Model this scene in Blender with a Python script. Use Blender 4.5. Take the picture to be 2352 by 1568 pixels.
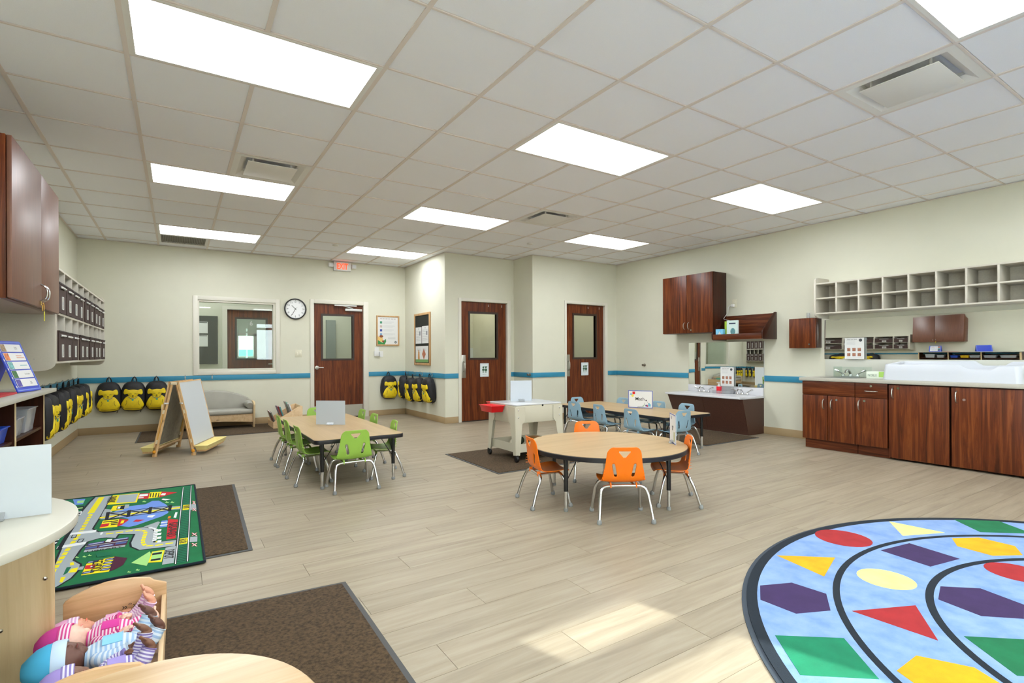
import bpy, bmesh, math, random
from math import sin, cos, pi, radians, hypot, atan2, sqrt
from mathutils import Matrix, Vector
random.seed(4)
for o in list(bpy.data.objects): bpy.data.objects.remove(o)
SC = bpy.context.scene
COL = SC.collection

# ------------------------------------------------------------------ camera, world, sun, exposure
CAMZ, CEIL = 1.0911, 2.7133
yaw, roll = 0.5728, -0.0039
cam = bpy.data.cameras.new('camera'); camo = bpy.data.objects.new('camera', cam); COL.objects.link(camo)
fw = Vector((sin(yaw), cos(yaw), 0)); rt = Vector((cos(yaw), -sin(yaw), 0)); up = Vector((0, 0, 1))
rx = cos(roll)*rt + sin(roll)*up; uy = -sin(roll)*rt + cos(roll)*up
camo.matrix_world = Matrix(((rx.x, uy.x, -fw.x, 0), (rx.y, uy.y, -fw.y, 0), (rx.z, uy.z, -fw.z, CAMZ), (0, 0, 0, 1)))
cam.sensor_width = 36; cam.lens = 36*1192.58/2352; cam.shift_y = (814.13-784)/2352; cam.clip_start = .02
SC.camera = camo
SC.view_settings.view_transform = 'Standard'; SC.view_settings.look = 'None'
SC.view_settings.gamma = 1; SC.view_settings.exposure = EXPOSURE = 1.05
SC.view_settings.use_curve_mapping = False
w = bpy.data.worlds.new('sky'); SC.world = w; w.use_nodes = True
bg = w.node_tree.nodes['Background']; bg.inputs[0].default_value = (.88, .94, 1, 1); bg.inputs[1].default_value = 10
sun = bpy.data.lights.new('sun', 'SUN'); sun.energy = 5.5; sun.angle = radians(.55); sun.color = (1, .98, .95)
so = bpy.data.objects.new('sun', sun); COL.objects.link(so)
so.rotation_euler = Vector((-.32, 1, -.52)).to_track_quat('-Z', 'Y').to_euler(); so.location = (3, -6, 4)
LAMP = 7       # ceiling panel strength
XL, XR, YB, YF = -1.15, 6.74, 9.2, -2.6
XA, YM, XM, YD = 3.569, 7.49, 4.87, 6.93    # alcove wall, middle wall, return wall, right door wall

# ------------------------------------------------------------------ materials
def C(h, k=1):
    h = h.lstrip('#'); r = [int(h[i:i+2], 16)/255 for i in (0, 2, 4)]
    return tuple(min(1, ((x/12.92) if x <= .04045 else ((x+.055)/1.055)**2.4)*k) for x in r)+(1,)
MATS = {}
def mat(name, col, rough=.5, metal=0, var=0, vs=8, stretch=(1, 1, 1), bump=0, bs=60, col2=None, spec=None, emit=0, trans=0, alpha=None, coat=0, world=False):
    if name in MATS: return MATS[name]
    m = bpy.data.materials.new(name); m.use_nodes = True; MATS[name] = m
    nt = m.node_tree; N = nt.nodes; L = nt.links; b = N['Principled BSDF']
    c = C(col) if isinstance(col, str) else col
    b.inputs['Base Color'].default_value = c; b.inputs['Roughness'].default_value = rough; b.inputs['Metallic'].default_value = metal
    if spec is not None: b.inputs['Specular IOR Level'].default_value = spec
    if trans: b.inputs['Transmission Weight'].default_value = trans
    if coat: b.inputs['Coat Weight'].default_value = coat
    if emit: b.inputs['Emission Color'].default_value = c; b.inputs['Emission Strength'].default_value = emit
    if alpha is not None: b.inputs['Alpha'].default_value = alpha
    if var or col2 or bump:
        if world: src = N.new('ShaderNodeNewGeometry').outputs['Position']
        else: src = N.new('ShaderNodeTexCoord').outputs['Object']
        mp = N.new('ShaderNodeMapping'); mp.inputs['Scale'].default_value = stretch; L.new(src, mp.inputs['Vector'])
        if var or col2:
            n = N.new('ShaderNodeTexNoise'); n.inputs['Scale'].default_value = vs; n.inputs['Detail'].default_value = 4; n.inputs['Roughness'].default_value = .6
            L.new(mp.outputs[0], n.inputs['Vector'])
            r = N.new('ShaderNodeValToRGB'); L.new(n.outputs['Fac'], r.inputs[0]); L.new(r.outputs[0], b.inputs['Base Color'])
            r.color_ramp.elements[0].position = .32; r.color_ramp.elements[1].position = .68
            if col2: a, z = (C(col2) if isinstance(col2, str) else col2), c
            else: a = tuple(x*(1-var) for x in c[:3])+(1,); z = tuple(min(1, x*(1+var)) for x in c[:3])+(1,)
            r.color_ramp.elements[0].color = a; r.color_ramp.elements[1].color = z
        if bump:
            n2 = N.new('ShaderNodeTexNoise'); n2.inputs['Scale'].default_value = bs; n2.inputs['Detail'].default_value = 3
            L.new(mp.outputs[0], n2.inputs['Vector'])
            bp = N.new('ShaderNodeBump'); bp.inputs['Strength'].default_value = bump; bp.inputs['Distance'].default_value = .003
            L.new(n2.outputs['Fac'], bp.inputs['Height']); L.new(bp.outputs[0], b.inputs['Normal'])
    return m
def wood(name, dark, mid, light, axis='z', rough=.35, scale=1, bands=0.5):
    m = bpy.data.materials.new(name); m.use_nodes = True; MATS[name] = m
    nt = m.node_tree; N = nt.nodes; L = nt.links; b = N['Principled BSDF']; b.inputs['Roughness'].default_value = rough; b.inputs['Specular IOR Level'].default_value = .3
    g = N.new('ShaderNodeNewGeometry'); mp = N.new('ShaderNodeMapping')
    a = 26*scale; s = 1.3*scale
    mp.inputs['Scale'].default_value = {'z': (a, a, s), 'x': (s, a, a), 'y': (a, s, a)}[axis]
    L.new(g.outputs['Position'], mp.inputs['Vector'])
    n = N.new('ShaderNodeTexNoise'); n.inputs['Scale'].default_value = 1; n.inputs['Detail'].default_value = 7; n.inputs['Roughness'].default_value = .68
    n.inputs['Distortion'].default_value = .9
    L.new(mp.outputs[0], n.inputs['Vector'])
    r = N.new('ShaderNodeValToRGB'); L.new(n.outputs['Fac'], r.inputs[0])
    r.color_ramp.elements[0].position = .30; r.color_ramp.elements[1].position = .72
    r.color_ramp.elements[0].color = C(dark); r.color_ramp.elements[1].color = C(light)
    e = r.color_ramp.elements.new(.5); e.color = C(mid)
    L.new(r.outputs[0], b.inputs['Base Color'])
    return m
WALNUT = wood('walnut_laminate', '#33170a', '#602c13', '#884a22', rough=.34)
WALNUTY = wood('walnut_laminate_across', '#33170a', '#5a2a14', '#7e4526', axis='y', rough=.3)
WALNUTD = wood('walnut_laminate_dark', '#241008', '#391a0e', '#4d2614', rough=.32)
MAPLE = wood('maple_laminate', '#a98c63', '#b6996f', '#bfa47c', axis='y', rough=.33, scale=.5)
PLY = wood('birch_plywood', '#c9a57a', '#ddbd92', '#e8cda6', axis='y', rough=.5, scale=.6)
PLYZ = wood('birch_panel', '#c8a97a', '#dcc296', '#e6cfa6', axis='z', rough=.4, scale=.5)
PINE = wood('easel_pine', '#c89b66', '#dcb582', '#e6c597', axis='z', rough=.5)
MESA = mat('faucet_laminate', '#56372b', .45, col2='#3c241b', vs=160, var=.3)
WALL = mat('wall_paint', '#d6d4c2', .75, bump=.08, bs=180, var=.015, vs=3, world=True)
TRIMW = mat('white_trim_paint', '#dad6c9', .45)
RAIL = mat('blue_chair_rail', '#2f86a8', .45, var=.04)
BASEM = mat('tan_rubber_base', '#a8906b', .55)
TILE = mat('ceiling_tile', '#f5f6fa', .95, bump=.5, bs=330, col2='#edeef2', vs=260)
TBAR = mat('ceiling_bar', '#ddd3cb', .6)
LENS = mat('light_lens', (.925, .965, 1, 1), .5, emit=LAMP)
WMET = mat('white_metal', '#e2e0da', .45)
ALMOND = mat('almond_laminate', '#c6c0b2', .4, var=.02, vs=90)
GREYLAM = mat('grey_laminate', '#bab7ab', .4, col2='#b0ada1', vs=300)
CHROME = mat('chrome', '#d6d6d6', .12, 1)
STEEL = mat('brushed_steel', '#b9b6ad', .35, 1)
BLACKP = mat('black_plastic', '#141414', .4)
BLACKM = mat('black_metal', '#0c0c0e', .35)
GREYR = mat('grey_rubber', '#8a8c8c', .6)
WPL = mat('white_plastic', '#dcdcda', .35)
PAPER = mat('white_paper', '#dededc', .7)
BOARD = mat('dry_erase_white', '#c3cad2', .22)
INK = mat('black_ink', '#17171a', .7)
GREYI = mat('grey_ink', '#8e9096', .7)
REDP = mat('red_plastic', '#d8121a', .3)
YELP = mat('yellow_plastic', '#efdf96', .4)
GLASS = mat('window_glass', '#ffffff', .02, trans=1, alpha=1)
CLEARP = mat('clear_plastic', (.93, .95, .97, 1), .12, trans=.85)
MIRROR = mat('mirror_acrylic', '#e8ebe8', .015, 1)
MATB = mat('brown_mat_pile', '#604c34', 1, col2='#352716', vs=75, bump=1, bs=420)
MATE = mat('mat_rubber_edge', '#4b4b4b', .7)
def glassmat():
    m = bpy.data.materials.new('pane_glass'); m.use_nodes = True; N = m.node_tree.nodes; L = m.node_tree.links
    N.remove(N['Principled BSDF']); t = N.new('ShaderNodeBsdfTransparent'); g = N.new('ShaderNodeBsdfGlossy'); g.inputs['Roughness'].default_value = .01
    t.inputs[0].default_value = (.93, .97, .95, 1)
    x = N.new('ShaderNodeMixShader'); x.inputs[0].default_value = .03
    L.new(t.outputs[0], x.inputs[1]); L.new(g.outputs[0], x.inputs[2])
    L.new(x.outputs[0], N['Material Output'].inputs[0]); return m
PANE = glassmat()
def floor_mat():
    m = bpy.data.materials.new('vinyl_plank'); m.use_nodes = True; nt = m.node_tree; N = nt.nodes; L = nt.links; b = N['Principled BSDF']
    g = N.new('ShaderNodeNewGeometry'); sp = N.new('ShaderNodeSeparateXYZ'); L.new(g.outputs['Position'], sp.inputs[0])
    def mth(op, a, bb=None):
        n = N.new('ShaderNodeMath'); n.operation = op
        for i, v in enumerate((a, bb)):
            if v is None: continue
            if isinstance(v, (int, float)): n.inputs[i].default_value = v
            else: L.new(v, n.inputs[i])
        return n.outputs[0]
    row = mth('FLOOR', mth('DIVIDE', sp.outputs[1], .18))
    off = mth('MULTIPLY', mth('FRACT', mth('MULTIPLY', row, .37)), 1.22)
    ix = mth('FLOOR', mth('DIVIDE', mth('ADD', sp.outputs[0], off), 1.22))
    wn = N.new('ShaderNodeTexWhiteNoise'); wn.noise_dimensions = '2D'; cb = N.new('ShaderNodeCombineXYZ'); L.new(row, cb.inputs[0]); L.new(ix, cb.inputs[1]); L.new(cb.outputs[0], wn.inputs['Vector'])
    mp = N.new('ShaderNodeMapping'); mp.inputs['Scale'].default_value = (1.6, 22, 1); L.new(g.outputs['Position'], mp.inputs['Vector'])
    ad = N.new('ShaderNodeVectorMath'); ad.operation = 'ADD'; L.new(mp.outputs[0], ad.inputs[0])
    sc = N.new('ShaderNodeVectorMath'); sc.operation = 'SCALE'; sc.inputs['Scale'].default_value = 37; L.new(wn.outputs['Color'], sc.inputs[0]); L.new(sc.outputs[0], ad.inputs[1])
    n = N.new('ShaderNodeTexNoise'); n.inputs['Detail'].default_value = 8; n.inputs['Roughness'].default_value = .62; n.inputs['Scale'].default_value = 1; n.inputs['Distortion'].default_value = .5
    L.new(ad.outputs[0], n.inputs['Vector'])
    r = N.new('ShaderNodeValToRGB'); r.color_ramp.elements[0].position = .28; r.color_ramp.elements[1].position = .72
    r.color_ramp.elements[0].color = C('#8b7e6b'); r.color_ramp.elements[1].color = C('#a89d89'); e = r.color_ramp.elements.new(.5); e.color = C('#9c8f7a')
    L.new(n.outputs['Fac'], r.inputs[0])
    mx = N.new('ShaderNodeMix'); mx.data_type = 'RGBA'; mx.blend_type = 'MULTIPLY'; mx.inputs[0].default_value = 1
    mr = N.new('ShaderNodeMapRange'); mr.inputs[3].default_value = .93; mr.inputs[4].default_value = 1.04; L.new(wn.outputs['Value'], mr.inputs[0])
    L.new(r.outputs[0], mx.inputs[6]); L.new(mr.outputs[0], mx.inputs[7]); L.new(mx.outputs[2], b.inputs['Base Color'])
    b.inputs['Roughness'].default_value = .42; b.inputs['Specular IOR Level'].default_value = .4
    bp = N.new('ShaderNodeBump'); bp.inputs['Strength'].default_value = .15; bp.inputs['Distance'].default_value = .002; L.new(n.outputs['Fac'], bp.inputs['Height']); L.new(bp.outputs[0], b.inputs['Normal'])
    return m
FLOOR = floor_mat()
def stripes(name, c1, c2, freq=40, rough=.85):
    m = bpy.data.materials.new(name); m.use_nodes = True; N = m.node_tree.nodes; L = m.node_tree.links; b = N['Principled BSDF']; b.inputs['Roughness'].default_value = rough
    u = N.new('ShaderNodeUVMap'); u.uv_map = 'UVMap'; sp = N.new('ShaderNodeSeparateXYZ'); L.new(u.outputs[0], sp.inputs[0])
    a = N.new('ShaderNodeMath'); a.operation = 'MULTIPLY'; a.inputs[1].default_value = freq; L.new(sp.outputs[1], a.inputs[0])
    f = N.new('ShaderNodeMath'); f.operation = 'FRACT'; L.new(a.outputs[0], f.inputs[0])
    r = N.new('ShaderNodeValToRGB'); r.color_ramp.elements[0].position = .45; r.color_ramp.elements[1].position = .55
    r.color_ramp.elements[0].color = C(c1); r.color_ramp.elements[1].color = C(c2); L.new(f.outputs[0], r.inputs[0]); L.new(r.outputs[0], b.inputs['Base Color'])
    return m

# ------------------------------------------------------------------ geometry helpers
class MB:
    """collects shapes in world coordinates; build() links them as one mesh object"""
    def __init__(s, M=None): s.v = []; s.f = []; s.mi = []; s.M = M or Matrix.Identity(4); s.uv = {}
    def add(s, vs, fs, m=0, uvs=None):
        n = len(s.v); s.v += [s.M @ Vector(p) for p in vs]
        if uvs:
            for i, u in enumerate(uvs): s.uv[n+i] = u
        for f in fs: s.f.append([n+i for i in f]); s.mi.append(m)
        return s
    def box(s, x0, y0, z0, x1, y1, z1, m=0):
        x0, x1 = sorted((x0, x1)); y0, y1 = sorted((y0, y1)); z0, z1 = sorted((z0, z1))
        return s.add([(x0,y0,z0),(x1,y0,z0),(x1,y1,z0),(x0,y1,z0),(x0,y0,z1),(x1,y0,z1),(x1,y1,z1),(x0,y1,z1)],
                     [(0,3,2,1),(4,5,6,7),(0,1,5,4),(1,2,6,5),(2,3,7,6),(3,0,4,7)], m)
    def prism(s, pts, z0, z1, m=0):
        n = len(pts); ar = sum(pts[i][0]*pts[(i+1)%n][1]-pts[(i+1)%n][0]*pts[i][1] for i in range(n))
        if ar < 0: pts = pts[::-1]
        return s.add([(x,y,z0) for x,y in pts]+[(x,y,z1) for x,y in pts],
                     [tuple(range(n))[::-1], tuple(range(n,2*n))]+[(i,(i+1)%n,n+(i+1)%n,n+i) for i in range(n)], m)
    def tube(s, pts, r, n=8, m=0, cap=True, sm=0, uvlen=False):
        P = [Vector(p) for p in pts]; R = list(r) if isinstance(r, (list, tuple)) else [r]*len(P)
        for _ in range(sm):
            Q = [P[0]]; RR = [R[0]]
            for i in range(len(P)-1):
                Q += [P[i]*.75+P[i+1]*.25, P[i]*.25+P[i+1]*.75]; RR += [R[i]*.75+R[i+1]*.25, R[i]*.25+R[i+1]*.75]
            Q.append(P[-1]); RR.append(R[-1]); P, R = Q, RR
        T = [(P[min(i+1,len(P)-1)]-P[max(i-1,0)]).normalized() for i in range(len(P))]
        a = Vector((0,0,1)) if abs(T[0].z) < .9 else Vector((1,0,0)); a = (a-T[0]*a.dot(T[0])).normalized()
        vs = []; uvs = []; d = 0
        for i, p in enumerate(P):
            if i: a = (a-T[i]*a.dot(T[i])); a = a.normalized() if a.length > 1e-6 else T[i].orthogonal().normalized(); d += (P[i]-P[i-1]).length
            b = T[i].cross(a)
            for k in range(n):
                t = 2*pi*k/n; vs.append(p+(a*cos(t)+b*sin(t))*R[i]); uvs.append((k/n, d))
        fs = [(i*n+k, i*n+(k+1)%n, (i+1)*n+(k+1)%n, (i+1)*n+k) for i in range(len(P)-1) for k in range(n)]
        if cap: fs += [tuple(range(n))[::-1], tuple((len(P)-1)*n+k for k in range(n))]
        return s.add(vs, fs, m, uvs)
    def lathe(s, prof, c=(0,0,0), n=24, m=0, axis='z'):
        vs = []
        for r, z in prof:
            for k in range(n):
                t = 2*pi*k/n; x, y = r*cos(t), r*sin(t)
                vs.append({'z': (c[0]+x, c[1]+y, c[2]+z), 'y': (c[0]+x, c[1]+z, c[2]+y), 'x': (c[0]+z, c[1]+x, c[2]+y)}[axis])
        L = len(prof); fs = [(i*n+k, i*n+(k+1)%n, (i+1)*n+(k+1)%n, (i+1)*n+k) for i in range(L-1) for k in range(n)]
        if prof[0][0] > 1e-6: fs.append(tuple(range(n))[::-1])
        if prof[-1][0] > 1e-6: fs.append(tuple((L-1)*n+k for k in range(n)))
        return s.add(vs, fs, m)
    def ell(s, c, r, m=0, nu=14, nv=9, M=None):
        vs = []; 
        for i in range(nv+1):
            a = -pi/2+pi*i/nv
            for k in range(nu):
                t = 2*pi*k/nu; p = Vector((r[0]*cos(a)*cos(t), r[1]*cos(a)*sin(t), r[2]*sin(a)))
                if M: p = M @ p
                vs.append(Vector(c)+p)
        fs = [(i*nu+k, i*nu+(k+1)%nu, (i+1)*nu+(k+1)%nu, (i+1)*nu+k) for i in range(nv) for k in range(nu)]
        return s.add(vs, fs, m, [(k/nu, (vs[i*nu+k]-Vector(c)).x) for i in range(nv+1) for k in range(nu)])
    # flat shapes on a plane (x, y in the plane of s.M, z along its normal)
    def rect(s, x0, y0, x1, y1, z=0, h=.0006, m=0): return s.box(x0, y0, z, x1, y1, z+h, m)
    def disc(s, x, y, r, z=0, h=.0006, m=0, n=20, ry=None): return s.prism([(x+r*cos(2*pi*k/n), y+(ry or r)*sin(2*pi*k/n)) for k in range(n)], z, z+h, m)
    def strip(s, pts, wd, z=0, h=.0006, m=0, loop=False):
        for a, b in zip(pts, pts[1:]):
            d = Vector((b[0]-a[0], b[1]-a[1])); l = d.length or 1; nx, ny = -d.y/l*wd/2, d.x/l*wd/2; ex, ey = d.x/l*wd*.2, d.y/l*wd*.2
            s.prism([(a[0]+nx-ex,a[1]+ny-ey),(a[0]-nx-ex,a[1]-ny-ey),(b[0]-nx+ex,b[1]-ny+ey),(b[0]+nx+ex,b[1]+ny+ey)], z, z+h, m)
        return s
    def build(s, name, mats, parent=None, smooth=False, bevel=0, seg=2, ang=40, merge=False):
        me = bpy.data.meshes.new(name)
        PM = WM.get(parent.name, Matrix.Identity(4)) if parent else Matrix.Identity(4)
        inv = PM.inverted()
        me.from_pydata([inv @ p for p in s.v], [], s.f)
        mats = mats if isinstance(mats, (list, tuple)) else [mats]
        for mm in mats: me.materials.append(mm)
        for p, i in zip(me.polygons, s.mi): p.material_index = min(i, len(mats)-1)
        if s.uv:
            ul = me.uv_layers.new(name='UVMap')
            for lp in me.loops: ul.data[lp.index].uv = s.uv.get(lp.vertex_index, (0, 0))
        if merge or bevel:
            bm = bmesh.new(); bm.from_mesh(me)
            if merge: bmesh.ops.remove_doubles(bm, verts=bm.verts, dist=1e-5)
            if bevel:
                ed = [e for e in bm.edges if len(e.link_faces) == 2 and e.calc_face_angle(0) > radians(30)]
                bmesh.ops.bevel(bm, geom=ed, offset=bevel, segments=seg, affect='EDGES', profile=.5, clamp_overlap=True)
                smooth = True
            bm.to_mesh(me); bm.free()
        if smooth:
            me.polygons.foreach_set('use_smooth', [True]*len(me.polygons)); me.set_sharp_from_angle(angle=radians(ang))
        o = bpy.data.objects.new(name, me); COL.objects.link(o)
        if parent: o.parent = parent
        WM[o.name] = PM.copy()
        return o
WM = {}
def thing(name, label, cat, loc=(0,0,0), rz=0, group=None, kind=None):
    o = bpy.data.objects.new(name, None); COL.objects.link(o); o.empty_display_size = .1
    o.location = loc; o.rotation_euler = (0, 0, rz); WM[o.name] = Matrix.Translation(loc) @ Matrix.Rotation(rz, 4, 'Z')
    if label: o['label'] = label
    if cat: o['category'] = cat
    if group: o['group'] = group
    if kind: o['kind'] = kind
    return o
def tag(o, label, cat, group=None, kind=None):
    o['label'] = label; o['category'] = cat
    if group: o['group'] = group
    if kind: o['kind'] = kind
    return o
def rebase(o, loc):
    """move the origin of a mesh thing to its base point"""
    v = Vector(loc); o.data.transform(Matrix.Translation(-v)); o.location = v; return o
def struct(o, kind='structure'): o['kind'] = kind; return o
def dup(root, loc, rz=0, label=None, group=None, rot=None):
    r = root.copy(); COL.objects.link(r); r.location = loc; r.rotation_euler = rot or (0, 0, rz)
    if label: r['label'] = label
    if group: r['group'] = group
    def rec(a, b):
        for ch in list(a.children):
            c = ch.copy(); COL.objects.link(c); c.parent = b; rec(ch, c)
    rec(root, r); return r
def frame(O, U, V=(0,0,1)):
    U = Vector(U).normalized(); V = Vector(V); V = (V-U*V.dot(U)).normalized(); N = U.cross(V)
    return Matrix(((U.x,V.x,N.x,O[0]),(U.y,V.y,N.y,O[1]),(U.z,V.z,N.z,O[2]),(0,0,0,1)))
def text(name, body, M, cx, cy, h, m, parent=None, width=None, z=.0005, ext=.0003, bold=0):
    cu = bpy.data.curves.new(name, 'FONT'); cu.body = body; cu.size = 1; cu.align_x = 'CENTER'; cu.align_y = 'CENTER'; cu.extrude = 0; cu.offset = bold; cu.resolution_u = 3
    t = bpy.data.objects.new('t', cu); me = bpy.data.meshes.new_from_object(t)
    bpy.data.objects.remove(t)
    xs = [v.co.x for v in me.vertices]; ys = [v.co.y for v in me.vertices]
    x0, x1, y0, y1 = min(xs), max(xs), min(ys), max(ys); sy = h/(y1-y0); sx = width/(x1-x0) if width else sy
    PM = WM.get(parent.name, Matrix.Identity(4)) if parent else Matrix.Identity(4)
    me.transform(PM.inverted() @ M @ Matrix.Translation((cx, cy, z)) @ Matrix.Diagonal((sx, sy, 1, 1)) @ Matrix.Translation((-(x0+x1)/2, -(y0+y1)/2, 0)))
    me.materials.clear(); me.materials.append(m); me.name = name
    o = bpy.data.objects.new(name, me); COL.objects.link(o)
    if parent: o.parent = parent
    return o
def rr(x0, y0, x1, y1, r, n=5):
    """rounded rectangle outline"""
    out = []
    for cx, cy, a in ((x1-r,y1-r,0),(x0+r,y1-r,90),(x0+r,y0+r,180),(x1-r,y0+r,270)):
        for k in range(n+1): t = radians(a+90*k/n); out.append((cx+r*cos(t), cy+r*sin(t)))
    return out
ORD = ['first','second','third','fourth','fifth','sixth','seventh','eighth','ninth','tenth']
# ================================================================== room shell
def walls(name, axis, at, th, a0, a1, openings=(), z1=CEIL+.05, m=WALL):
    """wall slab; axis 'y' = lies in plane Y=at running along X; th signed thickness away from the room"""
    b = MB(); cuts = sorted(openings); p = a0
    def bx(u0, u1, w0, w1):
        if u1-u0 < 1e-4 or w1-w0 < 1e-4: return
        if axis == 'y': b.box(u0, at, w0, u1, at+th, w1)
        else: b.box(at, u0, w0, at+th, u1, w1)
    for u0, u1, w0, w1 in cuts:
        bx(p, u0, 0, z1); bx(u0, u1, 0, w0); bx(u0, u1, w1, z1); p = u1
    bx(p, a1, 0, z1)
    return struct(b.build(name, m))
WIN = (.265, 1.335, .87, 1.935)
walls('wall_back', 'y', YB, .12, XL-.12, XA+.1, [WIN, (1.935, 2.80, 0, 1.985)])
walls('wall_left', 'x', XL, -.12, YF-.12, YB, [(-2.4, -.9, .2, 2.55)])  # opening for the added left window, out of view
walls('wall_right', 'x', XR, .12, YF-.12, YD)
walls('wall_alcove_side', 'x', XA, .1, YM, YB)
walls('wall_middle', 'y', YM, .12, XA+.1, XM, [(3.843, 4.742, 0, 1.972)])
walls('wall_return', 'x', XM, .1, YD, YM+.12)
walls('wall_back_right', 'y', YD, .12, XM+.1, XR+.12, [(5.562, 6.46, 0, 1.967)])
walls('wall_rear', 'y', YF, -.12, XL, XR, [(2.42, 3.12, .9, 2.30)])
# rear windows (behind the viewpoint): frames, a lowered solid band in the middle one splits the sun patch
def rear_window(n, x0, x1, z0, z1, rails):
    b = MB(); t = .045
    for a in (x0, x1-t): b.box(a, YF-.1, z0, a+t, YF-.03, z1)
    for z in [z0, z1-t]+rails: b.box(x0, YF-.1, z, x1, YF-.03, z+t)
    o = struct(b.build('window_%d' % n, TRIMW)); p = MB().box(x0+.01, YF-.07, z0+.01, x1-.01, YF-.064, z1-.01).build('glass_pane', PANE, o)
rear_window(3, 2.42, 3.12, .9, 2.30, [2.04, 2.075])
ground = struct(MB().box(-30, -40, -.15, 40, YF-.12, -.1).box(-30, YF-.12, -.15, XL-.12, 30, -.1).build('ground', mat('pale_concrete', '#b9b6ac', 1, var=.1, vs=2)))
for n_, (a_, b_) in ((2, (-2.4, -.9)),):  # left window, out of view, added to throw more daylight onto the ceiling
    b = MB()
    for q in (a_, b_-.045): b.box(XL-.1, q, .2, XL-.03, q+.045, 2.55)
    for z in (.2, 1.4, 2.505): b.box(XL-.1, a_, z, XL-.03, b_, z+.045)
    o = struct(b.build('window_%d' % n_, TRIMW)); MB().box(XL-.07, a_+.01, .21, XL-.064, b_-.01, 2.54).build('glass_pane', PANE, o)

# floor: base slab and one object for each plank, the farther and hidden ones joined
fl = MB().box(XL-.12, YF-.12, -.12, XR+.12, YB+.12, -.006); floor = struct(fl.build('floor', mat('floor_base', '#857a66', .9)))
PW, PL = .18, 1.22
def in_room_y(x, y):
    return (x < XA and y < YB) or (x < XM and y < YM) or (y < YD)
planks = []
for row in range(int(YF/PW)-1, int(YB/PW)+1):
    y0, y1 = row*PW, (row+1)*PW
    if y1 <= YF or y0 >= YB: continue
    f = (row*.37) % 1.0; off = f*PL
    xmax = XR if y0 < YD else (XM if y0 < YM else XA)
    k = math.floor((XL+off)/PL)
    while k*PL-off < xmax:
        x0, x1 = max(XL, k*PL-off), min(xmax, (k+1)*PL-off)
        if x1-x0 > .01: planks.append((x0, x1, max(y0, YF), min(y1, YB)))
        k += 1
def seen(p):
    mx, my = (p[0]+p[1])/2, (p[2]+p[3])/2
    d = sin(yaw)*mx+cos(yaw)*my; r = cos(yaw)*mx-sin(yaw)*my
    return d > 1.5 and abs(r/d) < 1.15
vis = sorted([p for p in planks if seen(p)], key=lambda p: hypot((p[0]+p[1])/2, (p[2]+p[3])/2))[:296]
vs_ = set(vis); rest = MB(); G = .0007; pm = None
for x0, x1, y0, y1 in vis:
    if pm is None:
        b = MB().add([(0,0,-.006),(1,0,-.006),(1,1,-.006),(0,1,-.006),(.0002,.001,0),(.9998,.001,0),(.9998,.999,0),(.0002,.999,0)],
                     [(0,3,2,1),(4,5,6,7),(0,1,5,4),(1,2,6,5),(2,3,7,6),(3,0,4,7)])
        o = b.build('floor_plank', FLOOR, floor); pm = o.data
    else:
        o = bpy.data.objects.new('floor_plank', pm); COL.objects.link(o); o.parent = floor
    o.location = (x0+G, y0+G, 0); o.scale = (x1-x0-2*G, y1-y0-2*G, 1)
for p in planks:
    if p in vs_: continue
    x0, x1, y0, y1 = p; rest.box(x0+G, y0+G, -.006, x1-G, y1-G, 0)
o = rest.build('floor_planks_beyond', FLOOR, floor); o['kind'] = 'stuff'

# ceiling: slab, tiles, bars
T = .6096; GX, GY = -.2234, 3.4638
ceil = struct(MB().box(XL-.12, YF-.12, CEIL+.05, XR+.12, YB+.12, CEIL+.12).build('ceiling', TILE))
LIGHTS = [(i, j) for i in (0, 4, 8) for j in (-9, -5, -1, 3, 7) if not (i == 8 and j == 7)]
VENTS = [(1, 2), (6, 2), (6, -4)]; GRILLE = [(0, 8)]
def cellrect(i, j):
    x0, y0 = GX+i*T, GY+j*T; x1, y1 = x0+T, y0+T
    xm = XR if y0 < YD-.01 else (XM if y0 < YM-.01 else XA)
    x0, y0, x1, y1 = max(x0, XL), max(y0, YF), min(x1, xm+.02), min(y1, YB)
    return (x0, y0, x1, y1) if x1-x0 > .03 and y1-y0 > .03 else None
skip = set(VENTS+GRILLE)
for i, j in LIGHTS: skip |= {(i, j), (i+1, j)}
tm = None; tb = MB(); hidden = MB()
for j in range(-10, 10):
    for i in range(-2, 12):
        c = cellrect(i, j)
        if not c or (i, j) in skip: continue
        g = .007; x0, y0, x1, y1 = c[0]+g, c[1]+g, c[2]-g, c[3]-g; z = CEIL+.006
        if j < -5: hidden.box(x0, y0, z, x1, y1, z+.012); continue
        if tm is None:
            o = MB().add([(0,0,.012),(1,0,.012),(1,1,.012),(0,1,.012),(.006,.006,0),(.994,.006,0),(.994,.994,0),(.006,.994,0),(0,0,.004),(1,0,.004),(1,1,.004),(0,1,.004)],
                         [(0,1,2,3),(7,6,5,4),(8,9,1,0),(9,10,2,1),(10,11,3,2),(11,8,0,3),(4,5,9,8),(5,6,10,9),(6,7,11,10),(7,4,8,11)]).build('ceiling_tile', TILE, ceil); tm = o.data
        else:
            o = bpy.data.objects.new('ceiling_tile', tm); COL.objects.link(o); o.parent = ceil
        o.location = (x0, y0, z); o.scale = (x1-x0, y1-y0, 1)
o = hidden.build('ceiling_tiles_behind', TILE, ceil); o['kind'] = 'stuff'
for i in range(-1, 12):
    x = GX+i*T
    if x < XR: 
        ye = YB if x < XA else (YM if x < XM else YD)
        gaps = sorted((GY+jj*T, GY+(jj+1)*T) for ii, jj in LIGHTS if ii+1 == i); p_ = YF
        for a_, b_ in gaps+[(ye, ye)]:
            if a_-p_ > .05: MB().box(x-.012, p_, CEIL, x+.012, min(a_, ye), CEIL+.012).build('grid_bar', TBAR, ceil)
            p_ = b_
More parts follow.
